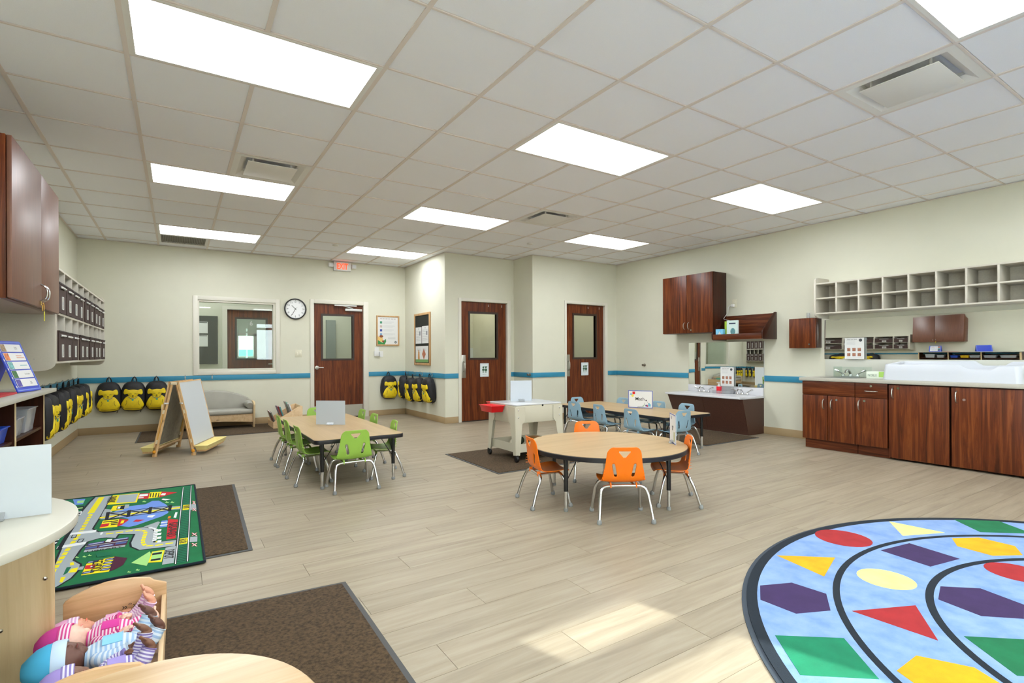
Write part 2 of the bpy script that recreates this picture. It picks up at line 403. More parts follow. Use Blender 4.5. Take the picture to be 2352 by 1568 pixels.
for j in range(-9, 10):
    y = GY+j*T
    if y < YB:
        xe = XR if y < YD else (XM if y < YM else XA)
        b = MB()
        # cross tees stop where a two-cell light panel sits on one side only; they run along every row line
        b.box(XL, y-.0065, CEIL+.001, xe, y+.0065, CEIL+.011)
        b.build('grid_bar', TBAR, ceil)
b = MB()   # wall angle
for x0, y0, x1, y1 in ((XL,YF,XL+.02,YB),(XL,YB-.02,XA,YB),(XA-.02,YM,XA,YB),(XA,YM-.02,XM,YM),(XM-.02,YD,XM,YM),(XM,YD-.02,XR,YD),(XR-.02,YF,XR,YD)):
    b.box(x0, y0, CEIL-.002, x1, y1, CEIL+.002)
b.build('wall_angle', TBAR, ceil)
LPOS = {0: 'left', 4: 'middle', 8: 'right'}
LROW = {-9: 'behind the viewpoint', -5: 'nearest to the windows', -1: 'nearest visible row', 3: 'middle row', 7: 'row by the back wall'}
for i, j in LIGHTS:
    x0, y0 = GX+i*T+.012, GY+j*T+.0065; x1, y1 = GX+(i+2)*T-.012, GY+(j+1)*T-.0065
    if j == 7 and i == 4: x1 = min(x1, XA-.02) if y0 > YM else x1
    t = thing('ceiling_light', 'bright white two by four ceiling light panel, %s column, %s' % (LPOS[i], LROW[j]), 'ceiling light', ((x0+x1)/2, (y0+y1)/2, CEIL), group='ceiling light panels')
    b = MB(); w_ = .03
    b.box(x0, y0, CEIL+.0, x0+w_, y1, CEIL+.03).box(x1-w_, y0, CEIL+.0, x1, y1, CEIL+.03).box(x0+w_, y0, CEIL+.0, x1-w_, y0+w_*.7, CEIL+.03).box(x0+w_, y1-w_*.7, CEIL+.0, x1-w_, y1, CEIL+.03)
    b.box(x0, y0, CEIL+.03, x1, y1, CEIL+.045)
    b.build('light_frame', WMET, t)
    MB().box(x0+w_, y0+w_*.7, CEIL+.004, x1-w_, y1-w_*.7, CEIL+.010).build('diffuser', LENS, t)
VD = mat('duct_dark', '#17171c', .8)
for n, (i, j) in enumerate(VENTS):
    x0, y0 = GX+i*T+.012, GY+j*T+.0065; x1, y1 = x0+T-.024, y0+T-.013; cx, cy = (x0+x1)/2, (y0+y1)/2
    t = thing('ceiling_vent', 'square white plaque air diffuser in the ceiling ' + ['above the window wall light', 'before the restroom doors', 'above the changing counter'][n], 'air vent', (cx, cy, CEIL), group='plaque air diffusers')
    b = MB(); q = .045; z = CEIL   # flange with a flared throat
    def ring(a, za, c_, zc):
        P = [(x0+a,y0+a),(x1-a,y0+a),(x1-a,y1-a),(x0+a,y1-a)]; Q = [(x0+c_,y0+c_),(x1-c_,y0+c_),(x1-c_,y1-c_),(x0+c_,y1-c_)]
        b.add([(x,y,za) for x,y in P]+[(x,y,zc) for x,y in Q], [(k,(k+1)%4,4+(k+1)%4,4+k) for k in range(4)])
    ring(0, z, q, z); ring(q, z, q+.05, z+.03); ring(q+.05, z+.03, q+.06, z+.09)
    b.add([(x0+.1,y0+.1,z+.09),(x1-.1,y0+.1,z+.09),(x1-.1,y1-.1,z+.09),(x0+.1,y1-.1,z+.09)], [(0,1,2,3)])
    b.build('vent_housing', WMET, t)
    MB().lathe([(.13,.075),(.13,.085)], (cx,cy,z), 24).build('duct_opening', VD, t)
    MB().box(x0+.1, y0+.1, z-.012, x1-.1, y1-.1, z-.006).build('vent_plate', WMET, t, bevel=.002)
    b = MB()
    for sx in (-1, 1):
        for sy in (-1, 1): b.box(cx+sx*.15-.008, cy+sy*.15-.004, z-.006, cx+sx*.15+.008, cy+sy*.15+.004, z+.085)
    b.build('vent_hanger', WMET, t)
i, j = GRILLE[0]; x0, y0 = GX+i*T+.012, GY+j*T+.0065; x1, y1 = x0+T-.024, y0+T-.013
t = thing('return_air_grille', 'grey return air grille in the ceiling behind the last left light panel', 'air vent', ((x0+x1)/2, (y0+y1)/2, CEIL))
b = MB(); b.box(x0,y0,CEIL,x0+.03,y1,CEIL+.02).box(x1-.03,y0,CEIL,x1,y1,CEIL+.02).box(x0+.03,y0,CEIL,x1-.03,y0+.03,CEIL+.02).box(x0+.03,y1-.03,CEIL,x1-.03,y1,CEIL+.02).build('grille_frame', WMET, t)
b = MB()
for k in range(26): x = x0+.04+k*(x1-x0-.08)/25; b.box(x-.002, y0+.03, CEIL+.002, x+.002, y1-.03, CEIL+.014)
o = b.build('grille_fins', mat('grille_grey', '#b4b2a8', .6), t); o['kind'] = 'stuff'
MB().box(x0, y0, CEIL+.02, x1, y1, CEIL+.03).build('grille_back', mat('grille_dark', '#8f8d84', .8), t)
for (x, y), l in (((5.52, 1.10), 'round white sprinkler cap in the ceiling above the changing counter'), ((4.35, 6.25), 'round white sprinkler cap in the ceiling near the right restroom door'), ((1.97, 7.85), 'round white sprinkler cap in the ceiling near the exit sign')):
    o = MB().lathe([(.0,-.010),(.035,-.010),(.042,-.006),(.042,0.006)], (x, y, CEIL), 24).build('sprinkler_cover', WMET, smooth=True); rebase(o, (x, y, CEIL)); tag(o, l, 'sprinkler')

# chair rail, base, corner trims
def runs(name_, segs, z0, z1, th, m, bev=.003):
    n = 0
    for nm, axis, at, a0, a1 in segs:
        b = MB()
        if axis == 'y': b.box(a0, at-th, z0, a1, at, z1)
        elif axis == 'x+': b.box(at-th, a0, z0, at, a1, z1)
        else: b.box(at, a0, z0, at+th, a1, z1)
        o = struct(b.build(nm, m, bevel=bev)); n += 1
        yield o
rails = list(runs('', [('trim_1','y',YB,XL+.015,1.884),('trim_2','y',YB,2.877,XA-.015),('trim_3','x+',XA,YM-.015,YB-.015),('trim_4','y',YM,XA,3.801),('trim_5','y',YM,4.80,XM-.015),
    ('trim_6','x+',XM,YD-.015,YM-.0),('trim_7','y',YD,XM,5.53),('trim_8','y',YD,6.505,XR-.015),('trim_9','x+',XR,5.34,YD-.0),('trim_10','x+',XR,3.30,4.085),('trim_11','x-',XL,YF,YB)], .716, .793, .014, RAIL, .002))
list(runs('', [('baseboard_back','y',YB,XL,1.884),('baseboard_back_2','y',YB,2.877,XA),('baseboard_alcove','x+',XA,YM-.006,YB),('baseboard_middle','y',YM,XA,3.801),('baseboard_middle_2','y',YM,4.80,XM),
    ('baseboard_return','x+',XM,YD-.006,YM),('baseboard_back_right','y',YD,XM,5.53),('baseboard_back_right_2','y',YD,6.505,XR),('baseboard_right','x+',XR,3.3,YD),('baseboard_right_near','x+',XR,YF,.2),('baseboard_left','x-',XL,YF,YB)], 0.001, .10, .006, BASEM, .001))

# window to the hall
def frame_on(name, axis_at, x0, x1, z0, z1, w_, proud, y, parent=None, bottom=True, depth=.12, m=TRIMW):
    b = MB(); zb = z0 if bottom else 0
    for a in (x0, x1-w_): b.box(a, y-proud, zb, a+w_, y-.0005, z1)
    b.box(x0+w_, y-proud, z1-w_, x1-w_, y-.0005, z1)
    if bottom: b.box(x0+w_, y-proud, z0, x1-w_, y-.0005, z0+w_)
    return b.build(name, m, parent, bevel=.003)
win = thing('window_1', None, None, (.8, YB, .87), kind='structure')
frame_on('window_frame', 0, .203, 1.413, .797, 2.005, .062, .018, YB, win)
b = MB(); x0, x1, z0, z1 = WIN; j_ = .018
b.box(x0, YB-.002, z0, x0+j_, YB+.12, z1).box(x1-j_, YB-.002, z0, x1, YB+.12, z1).box(x0+j_, YB-.002, z1-j_, x1-j_, YB+.12, z1).box(x0+j_, YB-.002, z0, x1-j_, YB+.12, z0+j_)
b.build('window_jamb', TRIMW, win)
MB().box(x0+j_, YB+.06, z0+j_, x1-j_, YB+.066, z1-j_).build('glass_pane', PANE, win)

def door(n, y, lx0, lx1, zt, gl, fr, hinge_right=True, wm=WALNUT):
    """slab door with a glazed opening gl=(x0,x1,z0,z1), casing fr=(x0,x1,top)"""
    d = thing('door_%d' % n, None, None, ((lx0+lx1)/2, y, 0), kind='structure')
    yl = y+.035; g0, g1, gz0, gz1 = gl
    b = MB()
    for q in ((lx0,.012,g0,zt),(g1,.012,lx1,zt),(g0,.012,g1,gz0),(g0,gz1,g1,zt)): b.box(q[0], yl, q[1], q[2], yl+.044, q[3])
    b.build('door_leaf', wm, d, merge=False)
    b = MB(); e = .032
    for q in ((g0-e,gz0-e,g0,gz1+e),(g1,gz0-e,g1+e,gz1+e),(g0,gz0-e,g1,gz0),(g0,gz1,g1,gz1+e)): b.box(q[0], yl-.008, q[1], q[2], yl+.052, q[3])
    b.build('vision_frame', mat('dark_vision_frame', '#33221a', .4), d)
    MB().box(g0, yl+.018, gz0, g1, yl+.024, gz1).build('glass_pane', PANE, d)
    f0, f1, ft = fr
    b = MB(); w0 = lx0-f0; w1 = f1-lx1
    b.box(f0, y-.016, 0, lx0-.004, y-.0005, ft).box(lx1+.004, y-.016, 0, f1, y-.0005, ft).box(lx0-.004, y-.016, zt+.006, lx1+.004, y-.0005, ft)
    b.build('door_casing', TRIMW, d, bevel=.003)
    b = MB().box(lx0-.014, y-.004, 0, lx0-.002, y+.12, zt+.012).box(lx1+.002, y-.004, 0, lx1+.014, y+.12, zt+.012).box(lx0-.002, y-.004, zt+.003, lx1+.002, y+.12, zt+.014)
    b.build('door_jamb', TRIMW, d)
    MB().box(lx0, yl-.02, .0, lx1, yl+.1, .009).build('threshold', mat('threshold_dark', '#22201e', .5), d)
    return d, yl
d1, yl = door(1, YB, 1.95, 2.785, 1.97, (2.10, 2.60, 1.035, 1.775), (1.884, 2.877, 2.04))
MB().box(1.955, yl-.002, .02, 2.78, yl-.0002, .225).build('kick_plate', STEEL, d1)
b = MB().lathe([(.032,0),(.032,-.012),(.012,-.014),(.012,-.05)], (2.0, yl, .882), 20, axis='y').tube([(2.0,yl-.045,.882),(2.05,yl-.05,.882),(2.10,yl-.045,.88)], .009, 8)
b.build('door_handle', STEEL, d1, smooth=True)
b = MB().box(2.47, yl-.045, 1.865, 2.765, yl-.001, 1.905).build('door_closer', mat('closer_silver', '#c9c9c6', .4, .3), d1, bevel=.004)
b = MB().box(2.28, yl-.07, 1.945, 2.66, yl-.04, 1.965).tube([(2.6,yl-.05,1.91),(2.42,yl-.055,1.952)], .009, 6).build('closer_arm', mat('closer_silver', '#c9c9c6', .4, .3), d1)
d2, yl2 = door(2, YM, 3.858, 4.727, 1.957, (4.035, 4.54, 1.04, 1.772), (3.801, 4.80, 2.01))
d3, yl3 = door(3, YD, 5.575, 6.447, 1.955, (5.765, 6.262, 1.04, 1.772), (5.53, 6.51, 2.008))
for d, y, hx, sx0, sx1 in ((d2, yl2, 3.914, 4.222, 4.387), (d3, yl3, 5.633, 5.93, 6.09)):
    MB().box(hx-.038, y-.005, .715, hx+.038, y-.0002, 1.088).build('push_plate', STEEL, d, bevel=.002)
    MB().tube([(hx,y-.005,.98),(hx,y-.045,.965),(hx,y-.05,.90),(hx,y-.045,.835),(hx,y-.005,.82)], .010, 8, sm=1).build('pull_handle', STEEL, d, smooth=True)
    for k, xx in enumerate((sx1-.0, sx1+.26)):
        for dz in (0, .02): MB().lathe([(.006,0),(.006,-.004)], (xx, y, 1.90+dz-.0), 10, axis='y').build('screw_cap', WPL, d)
    F = frame((sx0, y-.0003, .724), (1,0,0)); W_, H_ = sx1-sx0, .225
    s_ = thing('restroom_sign', 'white restroom sign with two green child figures on the %s restroom door' % ('left' if d is d2 else 'right'), 'sign', (sx0+W_/2, y, .724), group='restroom signs')
    MB(F).prism(rr(0,0,W_,H_,.01), 0, .003).build('sign_plate', mat('sign_white', '#dfe8ea', .4), s_)
    MB(F).strip([(.012,.012),(W_-.012,.012),(W_-.012,H_-.012),(.012,H_-.012),(.012,.012)], .003, .003, .0004).build('sign_border', GREYI, s_)
    GR = mat('sign_green', '#2f5a3c', .6)
    for q, fx in enumerate((W_*.36, W_*.66)):
        f = MB(F); z = .0032
        f.disc(fx, .158, .0165, z); f.prism([(fx-.012,.138),(fx+.012,.138),(fx+.016,.10),(fx-.016,.10)] if not q else [(fx-.010,.138),(fx+.010,.138),(fx+.021,.095),(fx-.021,.095)], z, z+.0006)
        f.strip([(fx-.011,.134),(fx-.024,.108)], .008, z); f.strip([(fx+.011,.134),(fx+.024,.108)], .008, z)
        f.strip([(fx-.007,.10),(fx-.008,.066)], .009, z); f.strip([(fx+.007,.10),(fx+.008,.066)], .009, z)
        if q: f.strip([(fx-.014,.166),(fx-.026,.172)], .009, z); f.strip([(fx+.014,.166),(fx+.026,.172)], .009, z)
        f.build('child_figure', GR, s_)
    text('sign_word', 'Restroom', F, W_/2, .045, .013, INK, s_, z=.0036)

# hall and rooms beyond the glass
hb = MB().box(-1.3, 11.0, 0, .704, 11.1, 2.75).box(.704, 11.0, 2.02, 1.66, 11.1, 2.75).box(1.66, 11.0, 0, 3.6, 11.1, 2.75)
struct(hb.build('wall_hall', mat('hall_paint', '#c9c9b8', .7)))
struct(MB().box(-1.3, YB+.12, -.12, 3.7, 16, 0).build('floor_hall', mat('hall_floor', '#b3a68f', .5)))
struct(MB().box(-1.3, YB+.12, 2.75, 3.7, 16, 2.8).build('ceiling_hall', TILE))
struct(MB().box(-1.3, YB+.12, 0, -1.2, 16, 2.75).box(3.6, YB+.12, 0, 3.7, 16, 2.75).box(-1.2, 15.9, 0, 3.6, 16, 2.75).build('wall_hall_end', mat('room_paint', '#d2d8c8', .7)))
d4 = thing('door_4', None, None, (1.2, 11.0, 0), kind='structure')
b = MB()
for q in ((.79,.012,.945,1.955),(1.445,.012,1.64,1.955),(.945,.012,1.445,1.04),(.945,1.785,1.445,1.955)): b.box(q[0], 11.02, q[1], q[2], 11.064, q[3])
b.build('door_leaf', WALNUT, d4); MB().box(.945, 11.04, 1.04, 1.445, 11.045, 1.785).build('glass_pane', PANE, d4)
b = MB()
for q in ((.915,1.01,.945,1.815),(1.445,1.01,1.475,1.815),(.945,1.01,1.445,1.04),(.945,1.785,1.445,1.815)): b.box(q[0], 11.01, q[1], q[2], 11.03, q[3])
b.build('vision_frame', MATS['dark_vision_frame'], d4)
b = MB().box(.704, 10.98, 0, .785, 10.999, 2.02).box(1.645, 10.98, 0, 1.72, 10.999, 2.02).box(.785, 10.98, 1.96, 1.645, 10.999, 2.02); b.build('door_casing', TRIMW, d4)
text('room_number', '6', frame((1.193, 11.035, 1.71), (1,0,0)), 0, 0, .09, WPL, d4, bold=.02)
b = MB().lathe([(.03,0),(.03,-.012),(.012,-.014),(.012,-.05)], (1.58, 11.02, .93), 20, axis='y').tube([(1.58,10.975,.93),(1.48,10.975,.93)], .009, 8); b.build('door_handle', STEEL, d4)
MB().box(.80,11.016,.0,1.64,11.02,.2).build('kick_plate', STEEL, d4)
hbd = thing('notice_board', 'dark grey hall notice board with clipped papers seen through the window', 'notice board', (.48, 10.99, .94))
MB().box(.2, 10.97, .94, .63, 10.998, 1.82).build('felt_panel', mat('board_dark', '#34362f', .9, var=.2, vs=200), hbd)
for z in (1.26, 1.50): MB().box(.28, 10.962, z, .471, 10.969, z+.21).build('paper_sheet', PAPER, hbd); MB().box(.29,10.958,z+.19,.46,10.962,z+.2).build('clip_bar', BLACKM, hbd)
# room across the hall: window panes that glow by themselves in place of daylight
d5 = thing('window_5', None, None, (1.4, 14, 1), kind='structure')
MB().box(1.24, 14.0, 1.08, 1.545, 14.02, 1.56).build('bright_pane', mat('daylight_pane', '#dff3f8', .5, emit=1.6), d5)
MB().box(1.24, 13.99, 1.08, 1.545, 13.999, 1.24).build('outside_green', mat('outside_green', '#7fc9c4', .5, emit=.9), d5)
b = MB().box(1.16,13.97,.9,1.23,14.02,1.62).box(1.56,13.97,.9,1.63,14.02,1.62).box(1.16,13.97,1.57,1.63,14.02,1.64); b.build('window_frame', TRIMW, d5)
struct(MB().box(-.2, 14.03, 0, 3.2, 14.1, 2.75).build('wall_hall_room', mat('room_paint', '#d2d8c8', .7)))
struct(MB().box(2.56, 10.93, 0, 2.74, 10.999, 1.81).build('door_6', mat('grey_door', '#8a918c', .5)))
# restrooms
for n, (x0, x1, y0) in enumerate(((3.72, 4.84, YM+.12), (5.0, 6.7, YD+.12))):
    y1 = y0+1.3
    b = MB().box(x0, y1, 0, x1, y1+.05, 2.5).box(x0-.03, y0, 0, x0, y1+.05, 2.5).box(x1, y0, 0, x1+.03, y1+.05, 2.5)
    struct(b.build('wall_restroom_%d' % (n+1), WALL))
    struct(MB().box(x0, y1-.01, 0, x1, y1-.0005, 1.22).box(x0, y0, 0, x0+.01, y1-.01, 1.22).build('trim_restroom_%d' % (n+1), mat('white_wainscot', '#dde0e0', .3)))
    struct(MB().box(x0-.03, y0, 2.5, x1+.03, y1+.05, 2.55).build('ceiling_restroom_%d' % (n+1), TILE))
    struct(MB().box(x0-.03, y0, -.1, x1+.03, y1+.05, 0).build('floor_restroom_%d' % (n+1), MATS['hall_floor']))
    t = thing('added_restroom_light', 'round unseen lamp added to brighten the %s restroom' % ('left', 'right')[n], 'ceiling light', ((x0+x1)/2, y0+.6, 2.5))  # unseen lamp added to brighten the restroom behind the door glass
    MB().lathe([(.0,-.06),(.12,-.05),(.15,-.0)], ((x0+x1)/2, y0+.6, 2.5), 24).build('added_lamp_dome', mat('added_restroom_lens', '#fff6e8', .5, emit=16), t, smooth=True)
for x, y in ((.3, 10.2), (2.4, 10.2), (1.4, 12.6)):  # lamps out of view, added to brighten the hall behind the glass
    t = thing('added_hall_light', 'unseen light panel added to brighten the hall at %d' % (x*10+y), 'ceiling light', (x, y, 2.75)); t['label'] = 'square unseen fill lamp added ' + {(.3, 10.2): 'near the notice board', (2.4, 10.2): 'outside the exit door', (1.4, 12.6): 'in the room across the hall'}[(x, y)]
    MB().box(x-.3, y-.3, 2.735, x+.3, y+.3, 2.749).build('diffuser', mat('added_hall_lens', '#ffffff', .5, emit=7.0), t)
# ================================================================== things on the walls
# exit sign
t = thing('exit_sign', 'lit red EXIT sign with two emergency lamps above the hall door', 'exit sign', (2.41, YB, 2.55))
MB().box(2.265, YB-.055, 2.552, 2.56, YB-.001, 2.71).build('sign_housing', WPL, t, bevel=.006)
F = frame((2.265, YB-.0555, 2.552), (1,0,0))
text('exit_letters', 'EXIT', F, .147, .078, .105, mat('exit_red', '#ff3a1c', .4, emit=1.6), t, width=.19, bold=.03)
for s_ in (-1, 1):
    x = 2.4125+s_*.195
    b = MB().box(x-.04, YB-.075, 2.605, x+.04, YB-.03, 2.675); b.build('lamp_head', WPL, t, bevel=.008)
    MB().box(x-.028, YB-.078, 2.615, x+.028, YB-.0755, 2.665).build('lamp_lens', mat('lens_grey', '#d9dde0', .2), t)
    MB().tube([(x-s_*.03,YB-.05,2.64),(x-s_*.07,YB-.04,2.64)], .008, 6).build('lamp_arm', WPL, t)
# clock
cx, cz = 1.651, 1.862
t = thing('wall_clock', 'round white wall clock with black rim beside the hall window', 'clock', (cx, YB, cz))
MB().lathe([(.156,-.001),(.172,-.004),(.175,-.02),(.170,-.034),(.158,-.036),(.154,-.028),(.154,-.004)], (cx,YB,cz), 56, axis='y').build('clock_rim', BLACKP, t, smooth=True)
MB().lathe([(.0,-.014),(.156,-.014),(.156,-.010)], (cx,YB,cz), 48, axis='y').build('clock_face', mat('clock_white', '#f2f3f4', .5), t)
F = frame((cx, YB-.0145, cz), (1,0,0))
for k in range(1, 13):
    a = radians(90-30*k); text('numeral', str(k), F, .118*cos(a), .118*sin(a), .026, INK, t, bold=.004)
b = MB(F)
for k in range(60):
    a = 2*pi*k/60; r0 = .138 if k % 5 else .134; b.strip([(r0*cos(a), r0*sin(a)), (.146*cos(a), .146*sin(a))], .0018 if k % 5 else .004, .0005)
b.build('minute_marks', INK, t)
for nm, a, l, w_ in (('hour_hand', 90+45, .078, .007), ('minute_hand', 90-208, .112, .006), ('second_hand', 90-44, .04, .002)):
    a = radians(a); MB(F).strip([(-.018*cos(a), -.018*sin(a)), (l*cos(a), l*sin(a))], w_, .003 if nm[0] == 'h' else .005, .001).build(nm, BLACKP, t)
MB(F).disc(0, 0, .006, .006, .002).build('hand_hub', BLACKP, t)
# switch plate, papers
t = thing('light_switch', 'ivory double light switch plate left of the hall door', 'switch', (1.70, YB, 1.06))
MB().box(1.645, YB-.006, 1.065, 1.752, YB-.0005, 1.185).build('switch_plate', mat('ivory', '#dcd8c2', .4), t, bevel=.002)
for x in (1.677, 1.72): MB().box(x-.012, YB-.012, 1.10, x+.012, YB-.0065, 1.15).build('switch_rocker', mat('ivory_light', '#e4e0cc', .35), t, bevel=.0015)
t = thing('intercom_box', 'white wall intercom box with button column under the framed poster', 'intercom', (3.03, YB, 1.07))
MB().box(2.975, YB-.03, 1.07, 3.085, YB-.0005, 1.165).build('intercom_case', WPL, t, bevel=.004)
b = MB()
for k in range(5): b.box(3.055, YB-.032, 1.083+k*.015, 3.078, YB-.0305, 1.091+k*.015)
b.build('intercom_buttons', GREYI, t)
o = tag(MB().box(3.088, YB-.003, 1.06, 3.145, YB-.0005, 1.165).build('paper_note', PAPER), 'white paper note taped right of the intercom box', 'note'); rebase(o, (3.116, YB, 1.06))
o = tag(MB().box(2.99, YB-.003, 1.168, 3.065, YB-.0005, 1.235).build('paper_note', PAPER), 'small white paper note taped above the intercom box', 'note'); rebase(o, (3.027, YB, 1.168))
# framed poster
t = thing('framed_poster', 'wood framed white poster with four small pictures on the back wall', 'poster', (3.23, YB, 1.265))
FRM = wood('light_oak_frame', '#a88054', '#bf9768', '#cfa97c', axis='z', rough=.5)
x0, x1, z0, z1 = 3.02, 3.447, 1.262, 1.808; q = .024
b = MB().box(x0,YB-.022,z0,x0+q,YB-.0005,z1).box(x1-q,YB-.022,z0,x1,YB-.0005,z1).box(x0+q,YB-.022,z0,x1-q,YB-.0005,z0+q).box(x0+q,YB-.022,z1-q,x1-q,YB-.0005,z1)
b.build('poster_frame', FRM, t, bevel=.003)
MB().box(x0+q,YB-.012,z0+q,x1-q,YB-.001,z1-q).build('poster_sheet', PAPER, t)
F = frame((x0+q, YB-.0122, z0+q), (1,0,0)); W_, H_ = x1-x0-2*q, z1-z0-2*q
cols = ['#3f8a6b', '#b9a6a0', '#3b4fa0', '#7fa6c8']
for k in range(4):
    zz = H_-.10-k*.072
    MB(F).rect(.04, zz-.02, .082, zz+.02, .0003).build('small_picture', mat('poster_pic_%d' % k, cols[k], .6, var=.4, vs=60), t)
    b = MB(F)
    for l in range(2): b.rect(.10, zz+.008-l*.018, .30-.04*l+.02*(k % 2), zz+.011-l*.018, .0003)
    b.build('text_lines', GREYI, t)
b = MB(F); [b.rect(.04+k*.052, H_-.040, .04+k*.052+(.044, .036, .040, .030, .042, .034)[k], H_-.026, .0003) for k in range(6)]; b.build('poster_title', mat('title_tan', '#b9b2b2', .6), t)
b = MB(F)
for l in range(3): b.rect(.19, .125-l*.014, .33, .1275-l*.014, .0003)
b.build('text_lines', GREYI, t)
b = MB(F); b.prism([(0,0),(.13,0),(.155,.05),(.15,.10),(.12,.075),(.09,.03),(.03,.06),(0,.08)], .0003, .0009); b.build('green_leaves', mat('print_green', '#2f8a45', .6), t)
MB(F).prism([(0,.08),(.03,.06),(.08,.04),(.10,.07),(.09,.12),(.05,.14),(.02,.13),(0,.17)], .0003, .0009).build('tan_shape', mat('print_tan', '#e2bd72', .6), t)
b = MB(F); b.disc(.065,.145,.036,.001,ry=.022); b.disc(.10,.055,.02,.001); b.build('brown_shape', mat('print_brown', '#8a4a2c', .6), t)
b = MB(F).disc(W_-.045,.04,.022,.0003); b.build('round_seal', mat('seal_dark', '#40454a', .6), t); MB(F).disc(W_-.045,.04,.012,.001).build('seal_center', mat('seal_light', '#a9b0b0', .6), t)

# notice board on the alcove wall
t = thing('bulletin_board', 'tall black felt bulletin board in a light wood frame above the coat hooks', 'bulletin board', (XA, 8.36, .915))
y0, y1, z0, z1 = 8.035, 8.72, .915, 1.815; q = .04
b = MB().box(XA-.022,y0,z0,XA-.0005,y0+q,z1).box(XA-.022,y1-q,z0,XA-.0005,y1,z1).box(XA-.022,y0+q,z0,XA-.0005,y1-q,z0+q).box(XA-.022,y0+q,z1-q,XA-.0005,y1-q,z1)
b.build('board_frame', FRM, t, bevel=.003)
MB().box(XA-.012,y0+q,z0+q,XA-.001,y1-q,z1-q).build('felt_panel', mat('black_felt', '#23241d', 1, var=.5, vs=300), t)
F = frame((XA-.0125, y1-q, z0+q), (0,-1,0))
for n_, (u0, v0, u1, v1) in enumerate(((.02,.335,.28,.62), (.30,.335,.575,.63), (.02,.01,.56,.29))):
    p = MB(F).rect(u0, v0, u1, v1, .0003, .001).build('pinned_sheet', PAPER, t)
    b = MB(F)
    if n_ < 2:
        for l in range(7): b.rect(u0+.03, v1-.07-l*.028, u1-.04, v1-.066-l*.028, .0015)
        b.rect(u1-.10, v0+.14, u1-.04, v0+.21, .0015)
        b.disc((u0+u1)/2, v1-.03, .012, .0015)
        o_ = b.build('text_lines', GREYI, t)
    else:
        for l in range(3): b.rect(u0+.05, v1-.04-l*.02, u0+.22, v1-.037-l*.02, .0015); b.rect(u0+.30, v1-.04-l*.02, u0+.46, v1-.037-l*.02, .0015)
        b.build('text_lines', GREYI, t)
        MB(F).rect(u0, v0, u1, v0+.05, .0015).build('green_strip', mat('strip_green', '#6f9a5b', .7), t)
        b = MB(F).prism([(u0+.10,.06),(u0+.18,.06),(u0+.17,.19),(u0+.11,.19)], .0015, .002); b.disc(u0+.14, .205, .022, .0015)
        b.build('small_picture', mat('print_tan2', '#c98f52', .6, var=.5, vs=90), t)
        b = MB(F).prism([(u0+.36,.055),(u0+.44,.15),(u0+.36,.25),(u0+.28,.15)], .0015, .002); b.build('diamond_picture', mat('print_red_brown', '#b06a4c', .6, var=.6, vs=110), t)

# coat hooks + backpacks
hook_mesh = None
def hook(rail, x, y, z, a):
    """double steel coat hook; a = direction pointing away from the wall"""
    global hook_mesh
    if hook_mesh is None:
        b = MB().box(-.006,-.006,-.03,.006,0,.03).tube([(0,-.004,.02),(0,-.03,.022),(0,-.05,.045)], .0035, 6, sm=1).tube([(0,-.004,-.015),(0,-.02,-.03),(0,-.035,-.022),(0,-.037,-.008)], .0035, 6, sm=1)
        o = b.build('coat_hook', STEEL, rail, smooth=True); hook_mesh = o.data
    else: o = bpy.data.objects.new('coat_hook', hook_mesh); COL.objects.link(o); o.parent = rail
    o.location = (x, y, z); o.rotation_euler = (0, 0, a)
BK = mat('black_pack_nylon', '#15151b', .6, bump=.4, bs=90, var=.3, vs=25)
YL = mat('yellow_pack_front', '#efd515', .55, bump=.15, bs=40, col2='#dcbc12', vs=14)
